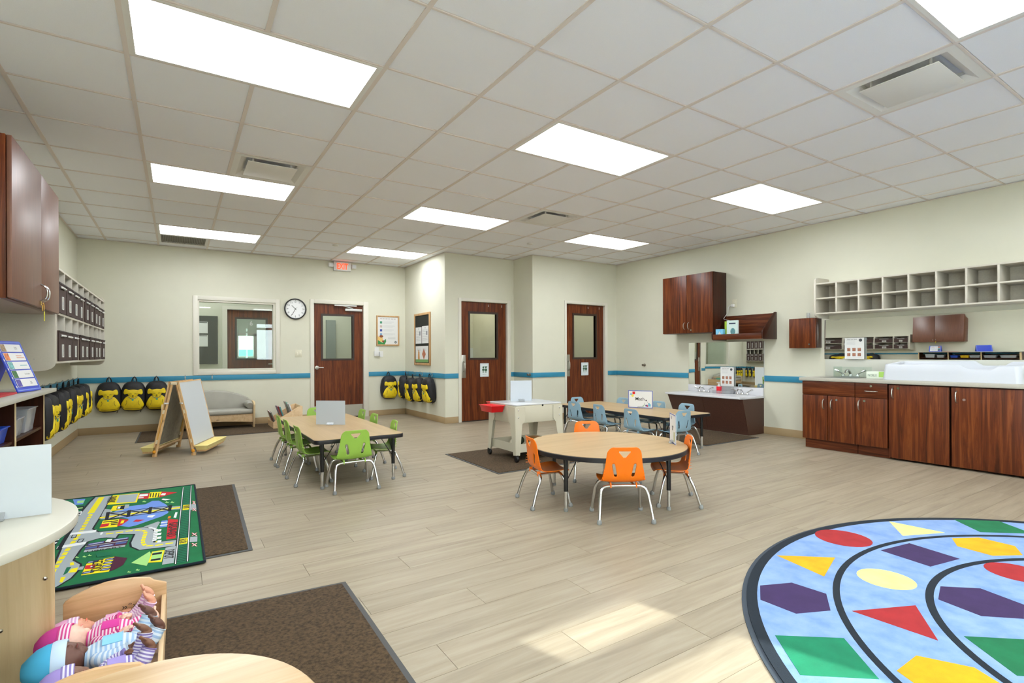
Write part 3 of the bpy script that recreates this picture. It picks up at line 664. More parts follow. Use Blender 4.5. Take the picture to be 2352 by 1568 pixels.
def make_pack():
    t = thing('backpack', '', 'backpack')
    # body: rounded slab bulging to the front (-y), hangs from z=0 at the loop; local top of bag z=-.055, bottom -.465
    out = []
    for k in range(40):
        a = 2*pi*k/40; c_, s_ = cos(a), sin(a)
        ww = .146; hh = .205; e = 3.3
        x = ww*abs(c_)**(2/e)*(1 if c_ > 0 else -1); z = hh*abs(s_)**(2/e)*(1 if s_ > 0 else -1)
        x *= 1-.14*max(0, z/hh)
        out.append((x, z-.265))
    vs = []; fs = []; rings = [(1.0,-.0),(1.03,-.03),(1.02,-.07),(.97,-.10),(.88,-.122),(.6,-.135),(.3,-.139)]
    for sc, y in rings:
        for x, z in out: vs.append((x*sc, y, (z+.265)*sc-.265))
    n = 40
    for i in range(len(rings)-1):
        for k in range(n): fs.append((i*n+k, i*n+(k+1)%n, (i+1)*n+(k+1)%n, (i+1)*n+k))
    fs.append(tuple(range(n))[::-1]); L0 = (len(rings)-1)*n; vs.append((0,-.14,-.265)); fs += [(L0+k, L0+(k+1)%n, len(vs)-1) for k in range(n)]
    MB().add(vs, fs).build('pack_body', BK, t, smooth=True, ang=60)
    MB().tube([(-.03,-.02,-.06),(-.022,-.022,-.015),(0,-.024,.012),(.022,-.022,-.015),(.03,-.02,-.06)], .007, 6, sm=1).build('hang_loop', BK, t, smooth=True)
    MB().tube([(x*1.005,-.068,(z+.265)*1.005-.265) for x, z in out+out[:1]], .0045, 5, cap=False).build('zipper_line', mat('zip_black', '#050507', .4), t, smooth=True)
    # yellow front: belly with arms, head with ears, laid on the bulging front
    def surf(x, z):
        r = (abs(x/.143)**3.3+abs((z+.265)/.205)**3.3)**(1/3.3)
        pts = [(0,-.14),(.3,-.139),(.6,-.135),(.88,-.122),(.97,-.10),(1.02,-.070),(1.05,-.05)]
        for a, b_ in zip(pts, pts[1:]):
            if r <= b_[0]: return a[1]+(b_[1]-a[1])*(r-a[0])/(b_[0]-a[0])
        return -.05
    def patch(name, poly, m, lift, bulge=0, n_=9):
        cx_ = sum(p[0] for p in poly)/len(poly); cz_ = sum(p[1] for p in poly)/len(poly); b = MB(); vs = []; N_ = len(poly)
        for i in range(1, n_+1):
            s_ = i/n_
            for x, z in poly: X, Z = cx_+(x-cx_)*s_, cz_+(z-cz_)*s_; vs.append((X, surf(X, Z)-lift-bulge*(1-s_**3), Z))
        vs.append((cx_, surf(cx_, cz_)-lift-bulge, cz_)); c0 = len(vs)-1
        fs = [((i*N_+k), (i*N_+(k+1)%N_), ((i+1)*N_+(k+1)%N_), ((i+1)*N_+k)) for i in range(n_-1) for k in range(N_)]+[(c0, (k+1)%N_, k) for k in range(N_)]
        L1 = (n_-1)*N_; m0 = len(vs); vs += [(x, surf(x, z)+.001, z) for x, z in poly]
        fs += [(L1+k, L1+(k+1)%N_, m0+(k+1)%N_, m0+k) for k in range(N_)]
        return b.add(vs, fs).build(name, m, t, smooth=True, ang=70)
    def cat(P, n_=3):
        out_ = []
        for i in range(len(P)):
            p0, p1, p2, p3 = (P[(i+k-1) % len(P)] for k in range(4))
            for j in range(n_):
                u = j/n_; out_.append(tuple(.5*((2*p1[q])+(-p0[q]+p2[q])*u+(2*p0[q]-5*p1[q]+4*p2[q]-p3[q])*u*u+(-p0[q]+3*p1[q]-3*p2[q]+p3[q])*u**3) for q in (0, 1)))
        return out_
    belly = cat([(0,-.235),(.05,-.228),(.085,-.25),(.115,-.30),(.135,-.36),(.128,-.405),(.10,-.43),(.05,-.436),(0,-.438),(-.05,-.436),(-.10,-.43),(-.128,-.405),(-.135,-.36),(-.115,-.30),(-.085,-.25),(-.05,-.228)])
    belly = [(x*.97, -.262+(z+.235)*.955) for x, z in belly]; patch('yellow_belly', belly, YL, .008, .010)
    head = cat([(0,-.147),(.035,-.15),(.058,-.152),(.088,-.140),(.108,-.152),(.115,-.185),(.10,-.20),(.075,-.183),(.062,-.20),(.035,-.232),(0,-.243),(-.035,-.232),(-.062,-.20),(-.075,-.183),(-.10,-.20),(-.115,-.185),(-.108,-.152),(-.088,-.140),(-.058,-.152),(-.035,-.15)])
    head = [(x*.95, -.165+(z+.147)*1.28) for x, z in head]; patch('yellow_face', head, YL, .008, .012)
    b = MB()
    def ln(P, r=.0022): b.tube([(x, surf(x, z)-.0205+.006*min(1, abs(x)/.1), z) for x, z in P], r, 5, sm=1)
    ln([(-.014,-.228),(-.028,-.222),(-.038,-.225)]); ln([(.014,-.228),(.028,-.222),(.038,-.225)]); ln([(-.012,-.268),(0,-.273),(.012,-.268)])
    ln([(-.07,-.315),(-.064,-.35),(-.08,-.385)]); ln([(.07,-.315),(.064,-.35),(.08,-.385)]); ln([(-.08,-.428),(-.03,-.434),(.03,-.434),(.08,-.428)]); ln([(-.115,-.40),(-.105,-.415),(-.11,-.43)]); ln([(.115,-.40),(.105,-.415),(.11,-.43)])
    b.build('stitched_lines', INK, t)
    MB().ell((0, surf(0,-.252)-.022, -.252), (.010,.004,.007)).build('snout_button', INK, t, smooth=True)
    MB().tube([(x, surf(x, z)-.019, z) for x, z in ((-.052,-.262),(-.03,-.284),(0,-.294),(.03,-.284),(.052,-.262))], .0035, 6, sm=1).build('collar', mat('collar_grey', '#6a7a78', .6), t)
    MB().lathe([(.0,-.003),(.012,-.003),(.012,.003),(0,.003)], (0, surf(0,-.31)-.020, -.308), 16, axis='y').build('collar_tag', mat('tag_teal', '#2f9a86', .4), t)
    MB().tube([(.09,-.05,-.455),(.10,-.052,-.475),(.085,-.05,-.487)], .004, 5, sm=1).build('strap_end', BK, t)
    return t
pack0 = make_pack(); used = [0]
def pack(x, y, z, a, label, tx=0, ty=0):
    if not used[0]: used[0] = 1; pack0['label'] = label; pack0['group'] = 'backpacks hanging on the coat hooks'; pack0.location = (x, y, z); pack0.rotation_euler = (tx, ty, a); return pack0
    return dup(pack0, (x, y, z), label=label, rot=(tx, ty, a))
ZL = .785
for k, (x, tx) in enumerate(((-.80, 0), (-.512, .03), (-.255, -.02))):
    hook(rails[0], x, YB-.015, .765, 0); pack(x, YB-.04, ZL, 0, 'yellow and black backpack on the back wall left of the easel, %s from the corner' % ORD[k], 0, tx*1.5)
for k in range(2): hook(rails[0], .1+k*.35, YB-.015, .765, 0)
hook(rails[1], 3.222, YB-.015, .765, 0); pack(3.222, YB-.04, ZL-.01, 0, 'single yellow and black backpack right of the hall door')
for k, (y, dz, a) in enumerate(((9.02, 0, .45), (8.68, -.03, .12), (8.36, -.015, .0), (7.95, 0, -.05))):
    hook(rails[2], XA-.015, y, .765, -pi/2); pack(XA-.045, y, ZL-.01+dz, -pi/2-a, 'yellow and black backpack under the bulletin board, %s from the inner corner' % ORD[k], .03*k, (0, .06, -.05, .02)[k])
for k, y in enumerate((6.28, 6.63, 6.98, 7.33, 7.68, 8.03, 8.38, 8.74)):
    hook(rails[10], XL+.015, y, .775, pi/2); pack(XL+.045, y, ZL+.005, pi/2+(.35, -.2, .3, .1, .3, -.15, .2, .3)[k], 'yellow and black backpack on the left wall under the cubbies, %s from the counter' % ORD[k], (0,.06,-.03,.05,0,.04,-.04,.0)[k], (0,.05,-.06,.04,-.05,.03,0,.06)[k])

# ------------------------------------------------------------------ left wall: cubbies with bins, cabinet
t = thing('cubby_shelf', 'almond wall cubby unit holding brown bins on the left wall', 'cubby shelf', (XL, 7.0, .975))
CX, CY0, CY1, CZ0, CZM, CZ1 = -.80, 5.42, 8.62, 1.035, 1.425, 1.808
def sidepanel(y, th, z0, z1, xf, xw, name, parent, m, r=.06):
    s_ = 1 if xf > xw else -1
    P = [(xw+.0005*s_, z0), (xf-s_*.10, z0)]
    for k in range(1, 7): a = k/6*pi/2; P.append((xf-s_*.10+s_*.10*sin(a), z0+.06*(1-cos(a))))
    for k in range(1, 7): a = k/6*pi/2; P.append((xf-s_*.06*(1-cos(a)), z1-.05+.05*sin(a)))
    P.append((xw+.0005*s_, z1))
    M_ = Matrix(((1,0,0,0),(0,0,1,y),(0,1,0,0),(0,0,0,1)))
    return MB(M_).prism(P, 0, th).build(name, m, parent, bevel=.003)
sp = sidepanel(CY0-.045, .025, .975, 1.87, CX-.004, XL, 'side_panel', t, ALMOND)
b = MB()
for yy, zz in ((5.375,1.12),): b.lathe([(0,-.003),(.006,-.003),(.006,0)], (CX-.13, yy-.0005, 1.07), 10, axis='y')
b.build('screw_cap', STEEL, sp)
sidepanel(CY1+.02, .025, .975, 1.87, CX-.004, XL, 'side_panel', t, ALMOND)
for z, nm in ((CZ0, 'bottom_panel'), (CZM, 'shelf'), (CZ1-.018, 'top_panel')): MB().box(XL+.006, CY0-.019, z, CX, CY1+.019, z+.018).build(nm, ALMOND, t, bevel=.0015)
MB().box(XL+.0005, CY0-.019, CZ0, XL+.006, CY1+.019, CZ1).build('back_panel', ALMOND, t)
NC = 9; pit = (CY1-CY0)/NC
for k in range(NC+1): MB().box(XL+.006, CY0+k*pit-.009, CZ0+.018, CX-.001, CY0+k*pit+.009, CZM).box(XL+.006, CY0+k*pit-.009, CZM+.018, CX-.001, CY0+k*pit+.009, CZ1-.018).build('divider', ALMOND, t, bevel=.001)
BINM = mat('brown_bin_fabric', '#3d2a26', .8, var=.2, vs=40)
def make_bin():
    t = thing('storage_bin', '', 'storage bin')
    b = MB(); W_, H_, D_ = .160, .245, .285; n = .004
    for x0, y0, x1, y1 in ((-W_,0,W_,n),(-W_,D_-n,W_,D_),(-W_,n,-W_+n,D_-n),(W_-n,n,W_,D_-n)): b.box(x0, y0, 0, x1, y1, H_)
    b.box(-W_+n, n, 0, W_-n, D_-n, n); b.build('bin_body', BINM, t)
    b = MB().tube([(-.085,-.003,.205),(-.08,-.010,.205),(.08,-.010,.205),(.085,-.003,.205)], .0085, 6); b.build('bin_handle', WPL, t)
    MB().box(-W_-.002,-.004,H_-.012,W_+.002,-.0005,H_).build('bin_hem', mat('bin_hem', '#2a1c1a', .7), t)
    b = MB(); 
    for x0, z0, x1, z1 in ((-.036,.03,-.029,.135),(.029,.03,.036,.135),(-.029,.03,.029,.037),(-.029,.128,.029,.135)): b.box(x0,-.005,z0,x1,-.0005,z1)
    lh = b.build('label_holder', WPL, t)
    MB().box(-.0285,-.003,.0375,.0285,-.001,.1275).build('label_card', mat('card_grey', '#a39e94', .7), lh); MB().box(-.018,-.0038,.07,.018,-.0031,.095).build('label_writing', GREYI, lh)
    return t
bin0 = make_bin(); first = True
for r, z in enumerate((CZM+.019, CZ0+.019)):
    for k in range(NC):
        jit = random.uniform(-.03, .03); lab = 'brown bin in the %s row of the left wall cubbies, %s from the near end' % (('upper', 'lower')[r], ORD[k])
        yy = CY0+(k+.5)*pit; loc = (CX+.010-random.uniform(0, .012), yy, z); rz = pi/2+jit*.3
        if first: bin0.location = loc; bin0.rotation_euler = (0, 0, rz); bin0['label'] = lab; bin0['group'] = 'brown bins in the left wall cubbies'; first = False
        else: o = dup(bin0, loc, rz, lab)
# upper left cabinet
def cab_handle(parent, x, y, z, nrm, vert=True, L=.10, m=STEEL):
    """bowed bar pull; nrm = outward direction along x"""
    s_ = nrm
    P = [(x, y, z-L/2), (x+s_*.028, y, z-L*.35), (x+s_*.034, y, z), (x+s_*.028, y, z+L*.35), (x, y, z+L/2)] if vert else [(x, y-L/2, z), (x+s_*.028, y-L*.35, z), (x+s_*.034, y, z), (x+s_*.028, y+L*.35, z), (x, y+L/2, z)]
    return MB().tube(P, .0055, 8, sm=2).build('handle', m, parent, smooth=True)
t = thing('wall_cabinet', 'dark walnut wall cabinet with keys hanging from its lock on the left wall', 'cabinet', (XL, 4.65, 1.415))
MB().box(XL+.001, 3.93, 1.415, -.795, 5.30, 2.325).build('cabinet_body', WALNUT, t, bevel=.002)
MB().box(XL+.02, 3.95, 1.4135, -.82, 5.28, 1.4149).build('underside', mat('grey_underside', '#9d8c80', .5), t)
for n, (y0, y1) in enumerate(((3.935, 4.683), (4.689, 5.297))):
    dd = MB().box(-.792, y0, 1.42, -.770, y1, 2.323).build('cabinet_door', mat('walnut_door_sheen', '#7a4a34', .42, col2='#5c3323', vs=3, stretch=(6, 40, 1.2), spec=.9, world=True), t, bevel=.002)
    cab_handle(dd, -.769, 4.683-.035 if n == 0 else 4.689+.035, 1.52, 1, L=.11, m=CHROME)
kt = thing('key_ring', 'small brass keys with a yellow tag hanging from the left cabinet lock', 'keys', (-.76, 4.60, 1.44))
kt.location = (-.762, 4.645, 1.44)
WM[kt.name] = Matrix.Translation((-.762, 4.645, 1.44))
BR = mat('brass', '#c8a24a', .3, 1)
b = MB().tube([(-.765,4.645,1.445),(-.757,4.645,1.45),(-.752,4.645,1.44),(-.757,4.645,1.43),(-.765,4.645,1.436)], .002, 6).box(-.768,4.635,1.435,-.7655,4.655,1.46); b.build('ring', BR, kt)
MB().box(-.760, 4.628, 1.395, -.757, 4.650, 1.433).build('key', BR, kt, bevel=.001); MB().box(-.755, 4.650, 1.40, -.752, 4.668, 1.436).build('key', BR, kt, bevel=.001)
MB().box(-.7515, 4.636, 1.33, -.7495, 4.656, 1.395).build('yellow_tag', mat('yellow_tag', '#e6e61e', .4), kt, bevel=.001)

# left low counter (bookcase)
t = thing('low_counter', 'low walnut shelf unit with a grey laminate top along the left wall', 'shelf unit', (XL, 4.1, 0))
ZT = .853
MB().box(XL+.001, 2.95, ZT-.027, -.77, 5.19, ZT).build('countertop', GREYLAM, t, bevel=.003)
for k, y in enumerate((2.98, 3.57, 4.34, 5.155)): MB().box(XL+.002, y-.012, .001, -.84, y+.012, ZT-.028).build('side_panel' if k in (0, 3) else 'divider', WALNUTD, t); MB().box(-.8395, y-.012, .001, -.836, y+.012, ZT-.028).build('edge_band', PLYZ, t)
for a, b_ in ((2.992, 3.558), (3.582, 4.328), (4.352, 5.143)):
    for z in (.02, .285, .555): MB().box(XL+.01, a, z, -.85, b_, z+.018).build('shelf', WALNUTD, t)
MB().box(XL+.002, 2.99, .02, XL+.009, 5.143, ZT-.028).build('back_panel', WALNUTD, t)
MB().box(XL+.05, 2.99, .001, -.87, 5.143, .02).build('toe_kick', WALNUTD, t)
BINC = mat('clear_bin_plastic', (.82, .84, .90, 1), .2, trans=.55)
def tub(name, label, cx_, cy_, z, w_, d_, h_, m, cat='storage bin', group=None, fill=None):
    """open tapered tub with a rolled rim, long side along y"""
    t = thing(name, label, cat, (cx_, cy_, z), group=group); b = MB(); th = .003
    lo, hi = .86, 1.0
    def R(s_, zz, i=0): return [(cx_+sx*(w_/2*s_-i), cy_+sy*(d_/2*s_-i), zz) for sx, sy in ((-1,-1),(1,-1),(1,1),(-1,1))]
    A = [R(lo, z), R(hi, z+h_), R(hi, z+h_, -.008), R(hi, z+h_+.006, -.008), R(hi, z+h_+.006, th), R(lo, z+th, th)]
    vs = sum(A, []); fs = [(0,3,2,1)]+[(i*4+k, i*4+(k+1)%4, (i+1)*4+(k+1)%4, (i+1)*4+k) for i in range(5) for k in range(4)]+[(20,21,22,23)]
    b.add(vs, fs).build('tub', m, t, bevel=.002)
    if fill:
        b = MB(); rnd = random.Random(hash(label) % 1000)
        for q in range(14): r = rnd.uniform(.016, .026); b.ell((cx_+rnd.uniform(-.3,.3)*w_, cy_+rnd.uniform(-.33,.33)*d_, z+.012+r+rnd.uniform(0,.5)*h_), (r, r, r), q % 3, 8, 5)
        o_ = b.build('toy_pieces', [mat('toy_%s' % c, c, .5) for c in fill], t, smooth=True); o_['kind'] = 'stuff'
    return t
tub('storage_tub', 'clear plastic tub at the front of the left shelf compartment beside the wall', -.98, 4.56, .575, .25, .20, .115, BINC, group='clear tubs on the low counter shelf', fill=('#7a7f9a', '#b07a78', '#c8c4bc'))
tub('storage_tub', 'larger clear tub with toys, nearest the far end panel', -.98, 4.85, .575, .26, .27, .155, BINC, group='clear tubs on the low counter shelf', fill=('#6f6a80', '#a5785f', '#d0cdc6'))
tub('storage_tub', 'blue plastic tub on the shelf left of the divider', -.98, 4.20, .575, .24, .19, .09, mat('blue_tub', '#2f55c8', .35), fill=('#2f55c8', '#3f65d8', '#2848a8'))
tub('storage_tub', 'yellow plastic tub on the middle shelf seen in the long mirror', -.98, 3.94, .575, .24, .20, .09, mat('yellow_tub', '#efc21a', .35), fill=('#efc21a', '#dcae12', '#f4d23a'))
for k, (y, l) in enumerate(((3.71, 'next to the yellow tub'), (3.42, 'beside the second divider'), (3.14, 'at the near end'))): tub('storage_tub', 'clear tub of mixed toys on the low counter shelf %s' % l, -.98, y, .575, .25, .22, .10, BINC, fill=('#d86a7a', '#6ab0a0', '#d8c06a'))
for k, (y, c) in enumerate(((3.75, '#e86ab0'), (3.98, '#2f8a5a'), (4.2, '#3a6ac8'), (4.6, '#7a5ab8'), (4.9, '#30a088'))): tub('storage_tub', '%s plastic tub on the lower shelf of the low counter' % ('pink', 'green', 'blue', 'purple', 'teal')[k], -.98, y, .305, .24, .19, .09, mat('tub_col_%d' % k, c, .4), fill=(c, '#e8e0c0', '#c04040'))

# blue tent display with picture cards on the counter
def tent(label, cx_, cy_, rz, w_, L_, cards):
    t = thing('tent_display', label, 'chart stand', (cx_, cy_, ZT), rz)
    B0 = WM[t.name]; BL = mat('blue_vinyl', '#2340c0', .35)
    h_ = .335; d_ = .12
    for s_ in (1, -1):
        F = B0 @ frame((-w_/2*s_, -d_*s_, .004), (s_,0,0), (0, d_*s_, h_)); H_ = sqrt(d_*d_+h_*h_)
        p = MB(F).prism(rr(0, 0, w_, H_, .012), 0, .006).build('blue_panel', BL, t)
        MB(F).strip([(.012,.012),(w_-.012,.012),(w_-.012,H_-.012),(.012,H_-.012),(.012,.012)], .006, .0065, .001).build('clear_binding', mat('clear_edge', '#7f9ae8', .2), p)
        if s_ == cards:
            n_ = 5; ch = (H_-.05)/n_
            for k in range(n_):
                z0 = H_-.02-(k+1)*ch
                c = MB(F).prism(rr(.03, z0+.004, w_-.03, z0+ch-.004, .003), .007, .0085).build('picture_card', PAPER, t)
                MB(F).rect(.034, z0+.006, .034+ch*.95, z0+ch-.006, .0086).build('card_picture', mat('card_pic_%d' % k, ('#a08868','#d07a48','#6fa8a8','#3c6a3c','#5a52a0')[k], .6, var=.5, vs=70), c)
                if k == 0: text('card_words', 'Weather\nReporter', F, w_*.68, z0+ch*.5, .020, INK, c, z=.0088)
                if k == 1: MB(F).rect(w_*.55, z0+ch*.56, w_*.78, z0+ch*.66, .0086, .0002).rect(w_*.55, z0+ch*.34, w_*.86, z0+ch*.44, .0086, .0002).build('text_lines', mat('orange_ink', '#d99a7c', .7), c)
                if k == 2: MB(F).rect(w_*.55, z0+ch*.44, w_*.84, z0+ch*.55, .0086, .0002).build('text_lines', mat('teal_ink', '#8ab4bc', .7), c)
                if k == 3: text('card_words', 'Line Leader', F, w_*.68, z0+ch*.5, .010, INK, c, z=.0088)
                if k == 4: text('card_words', 'Song\nLeader', F, w_*.68, z0+ch*.5, .020, INK, c, z=.0088)
                MB(F).rect(.004, z0+.0, .016, z0+.014, .0075).build('white_tab', WPL, c)
        else:
            for k in range(4): MB(F).rect(.02, .05+k*.06, w_-.02, .054+k*.06, .0065, .002).build('pocket_edge', mat('blue_pocket', '#1d36a4', .3), p)
    return t
tent('blue tent shaped picture card chart standing on the low counter', -.955, 4.72, radians(79.5), .33, .3, 1)
tent('plain blue pocket chart tent on the near part of the low counter', -.95, 3.55, 1.2, .30, .3, 0)
o = MB().box(-1.05, 3.9, ZT+.0005, -.86, 4.30, ZT+.012).build('red_folder', mat('red_folder', '#b5232c', .5)); tag(rebase(o, (-.95, 4.1, ZT)), 'flat red folder lying on the low counter in front of the blue chart', 'folder'); o.location = (-.95, 4.3, ZT)
# ------------------------------------------------------------------ right wall
# angled toddler sink
t = thing('hand_wash_sink', 'low white two-faucet hand washing sink with a dark brown slanted front', 'sink', (XR, 4.75, 0))
SY0, SY1, SZ = 4.10, 5.375, .515
b = MB(); 
vs = [(6.255,SY0,SZ-.03),(6.39,SY0,.002),(XR-.001,SY0,.002),(XR-.001,SY0,SZ-.03),(6.255,SY1-.03,SZ-.03),(6.39,SY1-.12,.002),(XR-.001,SY1-.12,.002),(XR-.001,SY1-.03,SZ-.03)]
MB().add(vs, [(0,1,2,3),(7,6,5,4),(0,4,5,1),(1,5,6,2),(2,6,7,3),(3,7,4,0)]).build('sink_base', MESA, t)
for y0, y1 in ((SY0+.012, 4.72), (4.73, SY1-.045)):
    o = MB().add([(6.252,y0,SZ-.04),(6.252,y1,SZ-.04),(6.383,y1-.06*(y1>5),.02),(6.383,y0,.02),(6.258,y0,SZ-.04),(6.258,y1,SZ-.04),(6.389,y1-.06*(y1>5),.02),(6.389,y0,.02)], [(0,1,2,3),(7,6,5,4),(0,4,5,1),(1,5,6,2),(2,6,7,3),(3,7,4,0)]).build('front_panel', MESA, t)
SW = mat('solid_surface_white', '#d6d6da', .25)
top = [(XR-.001,SY0-.006),(6.31,SY0-.006),(6.235,SY0+.03),(6.235,SY1),(XR-.001,SY1)]
basins = [(6.47, 5.0), (6.47, 4.37)]
# top with two oval basins: build as ring strips
b = MB(); 
b.prism(top, SZ-.03, SZ-.0035)
b.build('sink_top', SW, t, bevel=.004)
b = MB()
def slab_with_holes(b, x0, y0, x1, y1, holes, z0, z1):
    ys = [y0]+[h[1]+s_*h[3] for h in sorted(holes, key=lambda h: h[1]) for s_ in (-1, 1)]+[y1]
    for i in range(len(ys)-1):
        if i % 2 == 0: b.box(x0, ys[i], z0, x1, ys[i+1], z1)
        else:
            h = sorted(holes, key=lambda h: h[1])[i//2]; n = 24
            for sg in (-1, 1):
                inner = [(h[0]+sg*h[2]*sin(pi*k/n), h[1]-h[3]*cos(pi*k/n)) for k in range(n+1)]
                xe = x1 if sg > 0 else x0
                for k in range(n):
                    a, c_ = inner[k], inner[k+1]
                    b.add([(a[0],a[1],z0),(c_[0],c_[1],z0),(xe,c_[1],z0),(xe,a[1],z0),(a[0],a[1],z1),(c_[0],c_[1],z1),(xe,c_[1],z1),(xe,a[1],z1)], [(0,1,2,3),(4,7,6,5),(0,4,5,1),(2,6,7,3)])
b = MB(); slab_with_holes(b, 6.24, SY0, XR-.002, SY1-.004, [(x, y, .12, .19) for x, y in basins], SZ-.0034, SZ)
b.build('sink_deck', SW, t)
for x, y in basins:
    b = MB(Matrix.Translation((x, y, SZ-.0335)) @ Matrix.Diagonal((.12, .19, 1, 1))); b.lathe([(.0,.0305),(1.0,.0308)], (0,0,0), 32); b.build('basin', mat('basin_white', '#dcdde0', .2), t)
MB().box(XR-.02, SY0, SZ+.0005, XR-.001, SY1-.04, .622).build('backsplash', SW, t, bevel=.002)
def faucet(parent, x, y, z, s_=-1):
    b = MB().box(x-.025, y-.09, z+.0005, x+.025, y+.09, z+.012)
    b.lathe([(.022,0),(.018,.03),(.012,.05)], (x, y, z), 14)
    b.tube([(x,y,z+.03),(x+s_*.03,y,z+.075),(x+s_*.08,y,z+.085),(x+s_*.125,y,z+.055)], [.015,.014,.012,.010], 10, sm=2)
    for q in (-1, 1):
        b.lathe([(.020,0),(.018,.02),(.012,.035)], (x, y+q*.075, z), 14)
        b.tube([(x,y+q*.075,z+.03),(x-.005,y+q*.10,z+.048),(x-.01,y+q*.145,z+.072),(x-.01,y+q*.165,z+.078)], [.009,.008,.010,.012], 8, sm=1)
    return b.build('faucet', CHROME, parent, smooth=True)
for x, y in basins: faucet(t, 6.66, y, SZ)
# wavy acrylic mirrors
def mirror(name, label, y0, y1, z0, z1, amp, fy, bulge=0):
    t = thing(name, label, 'mirror', (XR, (y0+y1)/2, z0)); ny, nz = 60, 24; vs = []
    for i in range(ny+1):
        for j in range(nz+1):
            u, v = i/ny, j/nz
            d = amp*(sin(fy*u*pi+.6)*.7+.55*sin(v*pi*1.1+.4))+bulge*(1-(2*u-1)**2)
            vs.append((XR-.007-amp-d, y0+(y1-y0)*u, z0+(z1-z0)*v))
    n0 = len(vs); vs += [(XR-.001, y0, z0), (XR-.001, y1, z0), (XR-.001, y1, z1), (XR-.001, y0, z1)]
    fs = [(i*(nz+1)+j, i*(nz+1)+j+1, (i+1)*(nz+1)+j+1, (i+1)*(nz+1)+j) for i in range(ny) for j in range(nz)]
    MB().add(vs, fs).build('mirror_sheet', MIRROR, t, smooth=True, ang=80)
    b = MB().box(XR-.0045, y0, z0, XR-.001, y1, z1); b.build('mirror_back', WPL, t)
    return t
mirror('wavy_mirror', 'wavy acrylic mirror above the low white sink', 4.09, 5.325, .625, 1.262, .005, 2.4, .020)
# dispenser, tray, hand-washing card by the sink
t = thing('soap_dispenser', 'red soap bottle with a white pump on the low sink', 'soap bottle', (6.66, 4.745, SZ))
MB().prism(rr(6.635,4.715,6.69,4.775,.012), SZ+.002, SZ+.10).build('bottle', mat('red_soap', '#f0263a', .15, trans=.2), t, bevel=.004)
b = MB().lathe([(.026,.10),(.026,.112),(.016,.116),(.014,.135),(.006,.138),(.006,.155)], (6.6625,4.745,SZ), 16).box(6.62,4.737,SZ+.15,6.675,4.753,SZ+.162); b.build('pump', WPL, t, smooth=True)
t = thing('sink_caddy', 'low clear plastic tray around the red soap bottle', 'tray', (6.66, 4.68, SZ))
b = MB(); 
for q in ((6.605,4.52,6.608,4.82),(6.705,4.52,6.708,4.82),(6.608,4.52,6.705,4.523),(6.608,4.817,6.705,4.82)): b.box(q[0],q[1],SZ+.001,q[2],q[3],SZ+.04)
b.box(6.608,4.523,SZ+.0005,6.705,4.817,SZ+.0018); b.build('tray', CLEARP, t)
def wash_card(label, y0, w_, z0, h_, x):
    t = thing('hand_washing_card', label, 'card', (x, y0-w_/2, z0))
    F = frame((x, y0, z0), (0,-1,0)); MB(F).rect(0, 0, w_, h_, -.002, .002).build('card_sheet', PAPER, t)
    text('card_title', 'Wash Your Hands', F, w_*.38, h_*.93, .012, INK, t, width=w_*.5)
    b = MB(F)
    for l in range(4): b.rect(w_*.1, h_*(.86-.06*l), w_*.55, h_*(.866-.06*l), .0003)
    b.rect(w_*.1, h_*.06, w_*.9, h_*.066, .0003); b.build('text_lines', GREYI, t)
    MB(F).disc(w_*.82, h_*.88, w_*.085, .0003).build('round_seal', MATS['seal_dark'], t)
    for r in range(2):
        for c_ in range(3): MB(F).rect(w_*(.13+.27*c_), h_*(.37-.24*r), w_*(.30+.27*c_), h_*(.52-.24*r), .0003).build('step_picture', mat('skin_print', '#c08468', .6, col2='#7a4f40', vs=70), t)
    return t
wash_card('white hand washing card with six pictures, standing on the low sink', 4.735, .215, SZ+.108, .275, XR-.055)
b = MB().box(XR-.054, 4.52, SZ+.001, XR-.05, 4.735, SZ+.12).box(XR-.08, 4.52, SZ+.001, XR-.054, 4.735, SZ+.004)
tag(rebase(b.build('card_stand', CLEARP), (XR-.06, 4.63, SZ)), 'clear acrylic stand holding the hand washing card on the low sink', 'stand')

# upper cabinet
t = thing('wall_cabinet', 'two-door walnut wall cabinet above the low sink', 'cabinet', (XR, 5.12, 1.40))
MB().box(6.437, 4.67, 1.40, XR-.001, 5.57, 2.27).build('cabinet_body', WALNUTD, t, bevel=.002)
for n, (y0, y1) in enumerate(((4.672, 5.114), (5.119, 5.568))):
    dd = MB().box(6.415, y0, 1.403, 6.434, y1, 2.268).build('cabinet_door', WALNUT, t, bevel=.0015); cab_handle(dd, 6.4155, 5.114-.035 if n == 0 else 5.119+.035, 1.51, -1)
    if n == 0: MB().lathe([(0,-.004),(.011,-.004),(.011,0)], (6.4148, 5.04, 1.445), 14, axis='x').build('lock', CHROME, dd)
# angled book shelf
t = thing('wall_book_shelf', 'open walnut wall shelf with sloped sides beside the upper cabinet', 'shelf', (XR, 4.3, 1.283))
M_ = Matrix(((1,0,0,0),(0,0,1,0),(0,1,0,0),(0,0,0,1)))
for y in (3.912, 4.667):
    P = [(XR-.001,1.283),(6.44,1.283),(6.415,1.30),(6.41,1.37),(6.425,1.405),(6.70,1.648),(XR-.001,1.648)]
    MB(Matrix.Translation((0,y,0)) @ M_).prism(P, 0, .02).build('side_panel', WALNUTD, t, bevel=.003)
MB().box(XR-.016, 3.933, 1.30, XR-.001, 4.666, 1.635).build('back_panel', WALNUTY, t)
MB().box(6.42, 3.933, 1.30, XR-.017, 4.666, 1.318).build('shelf_board', WALNUTY, t)
MB().box(6.414, 3.933, 1.288, 6.430, 4.666, 1.365).build('front_lip', WALNUTY, t, bevel=.003)
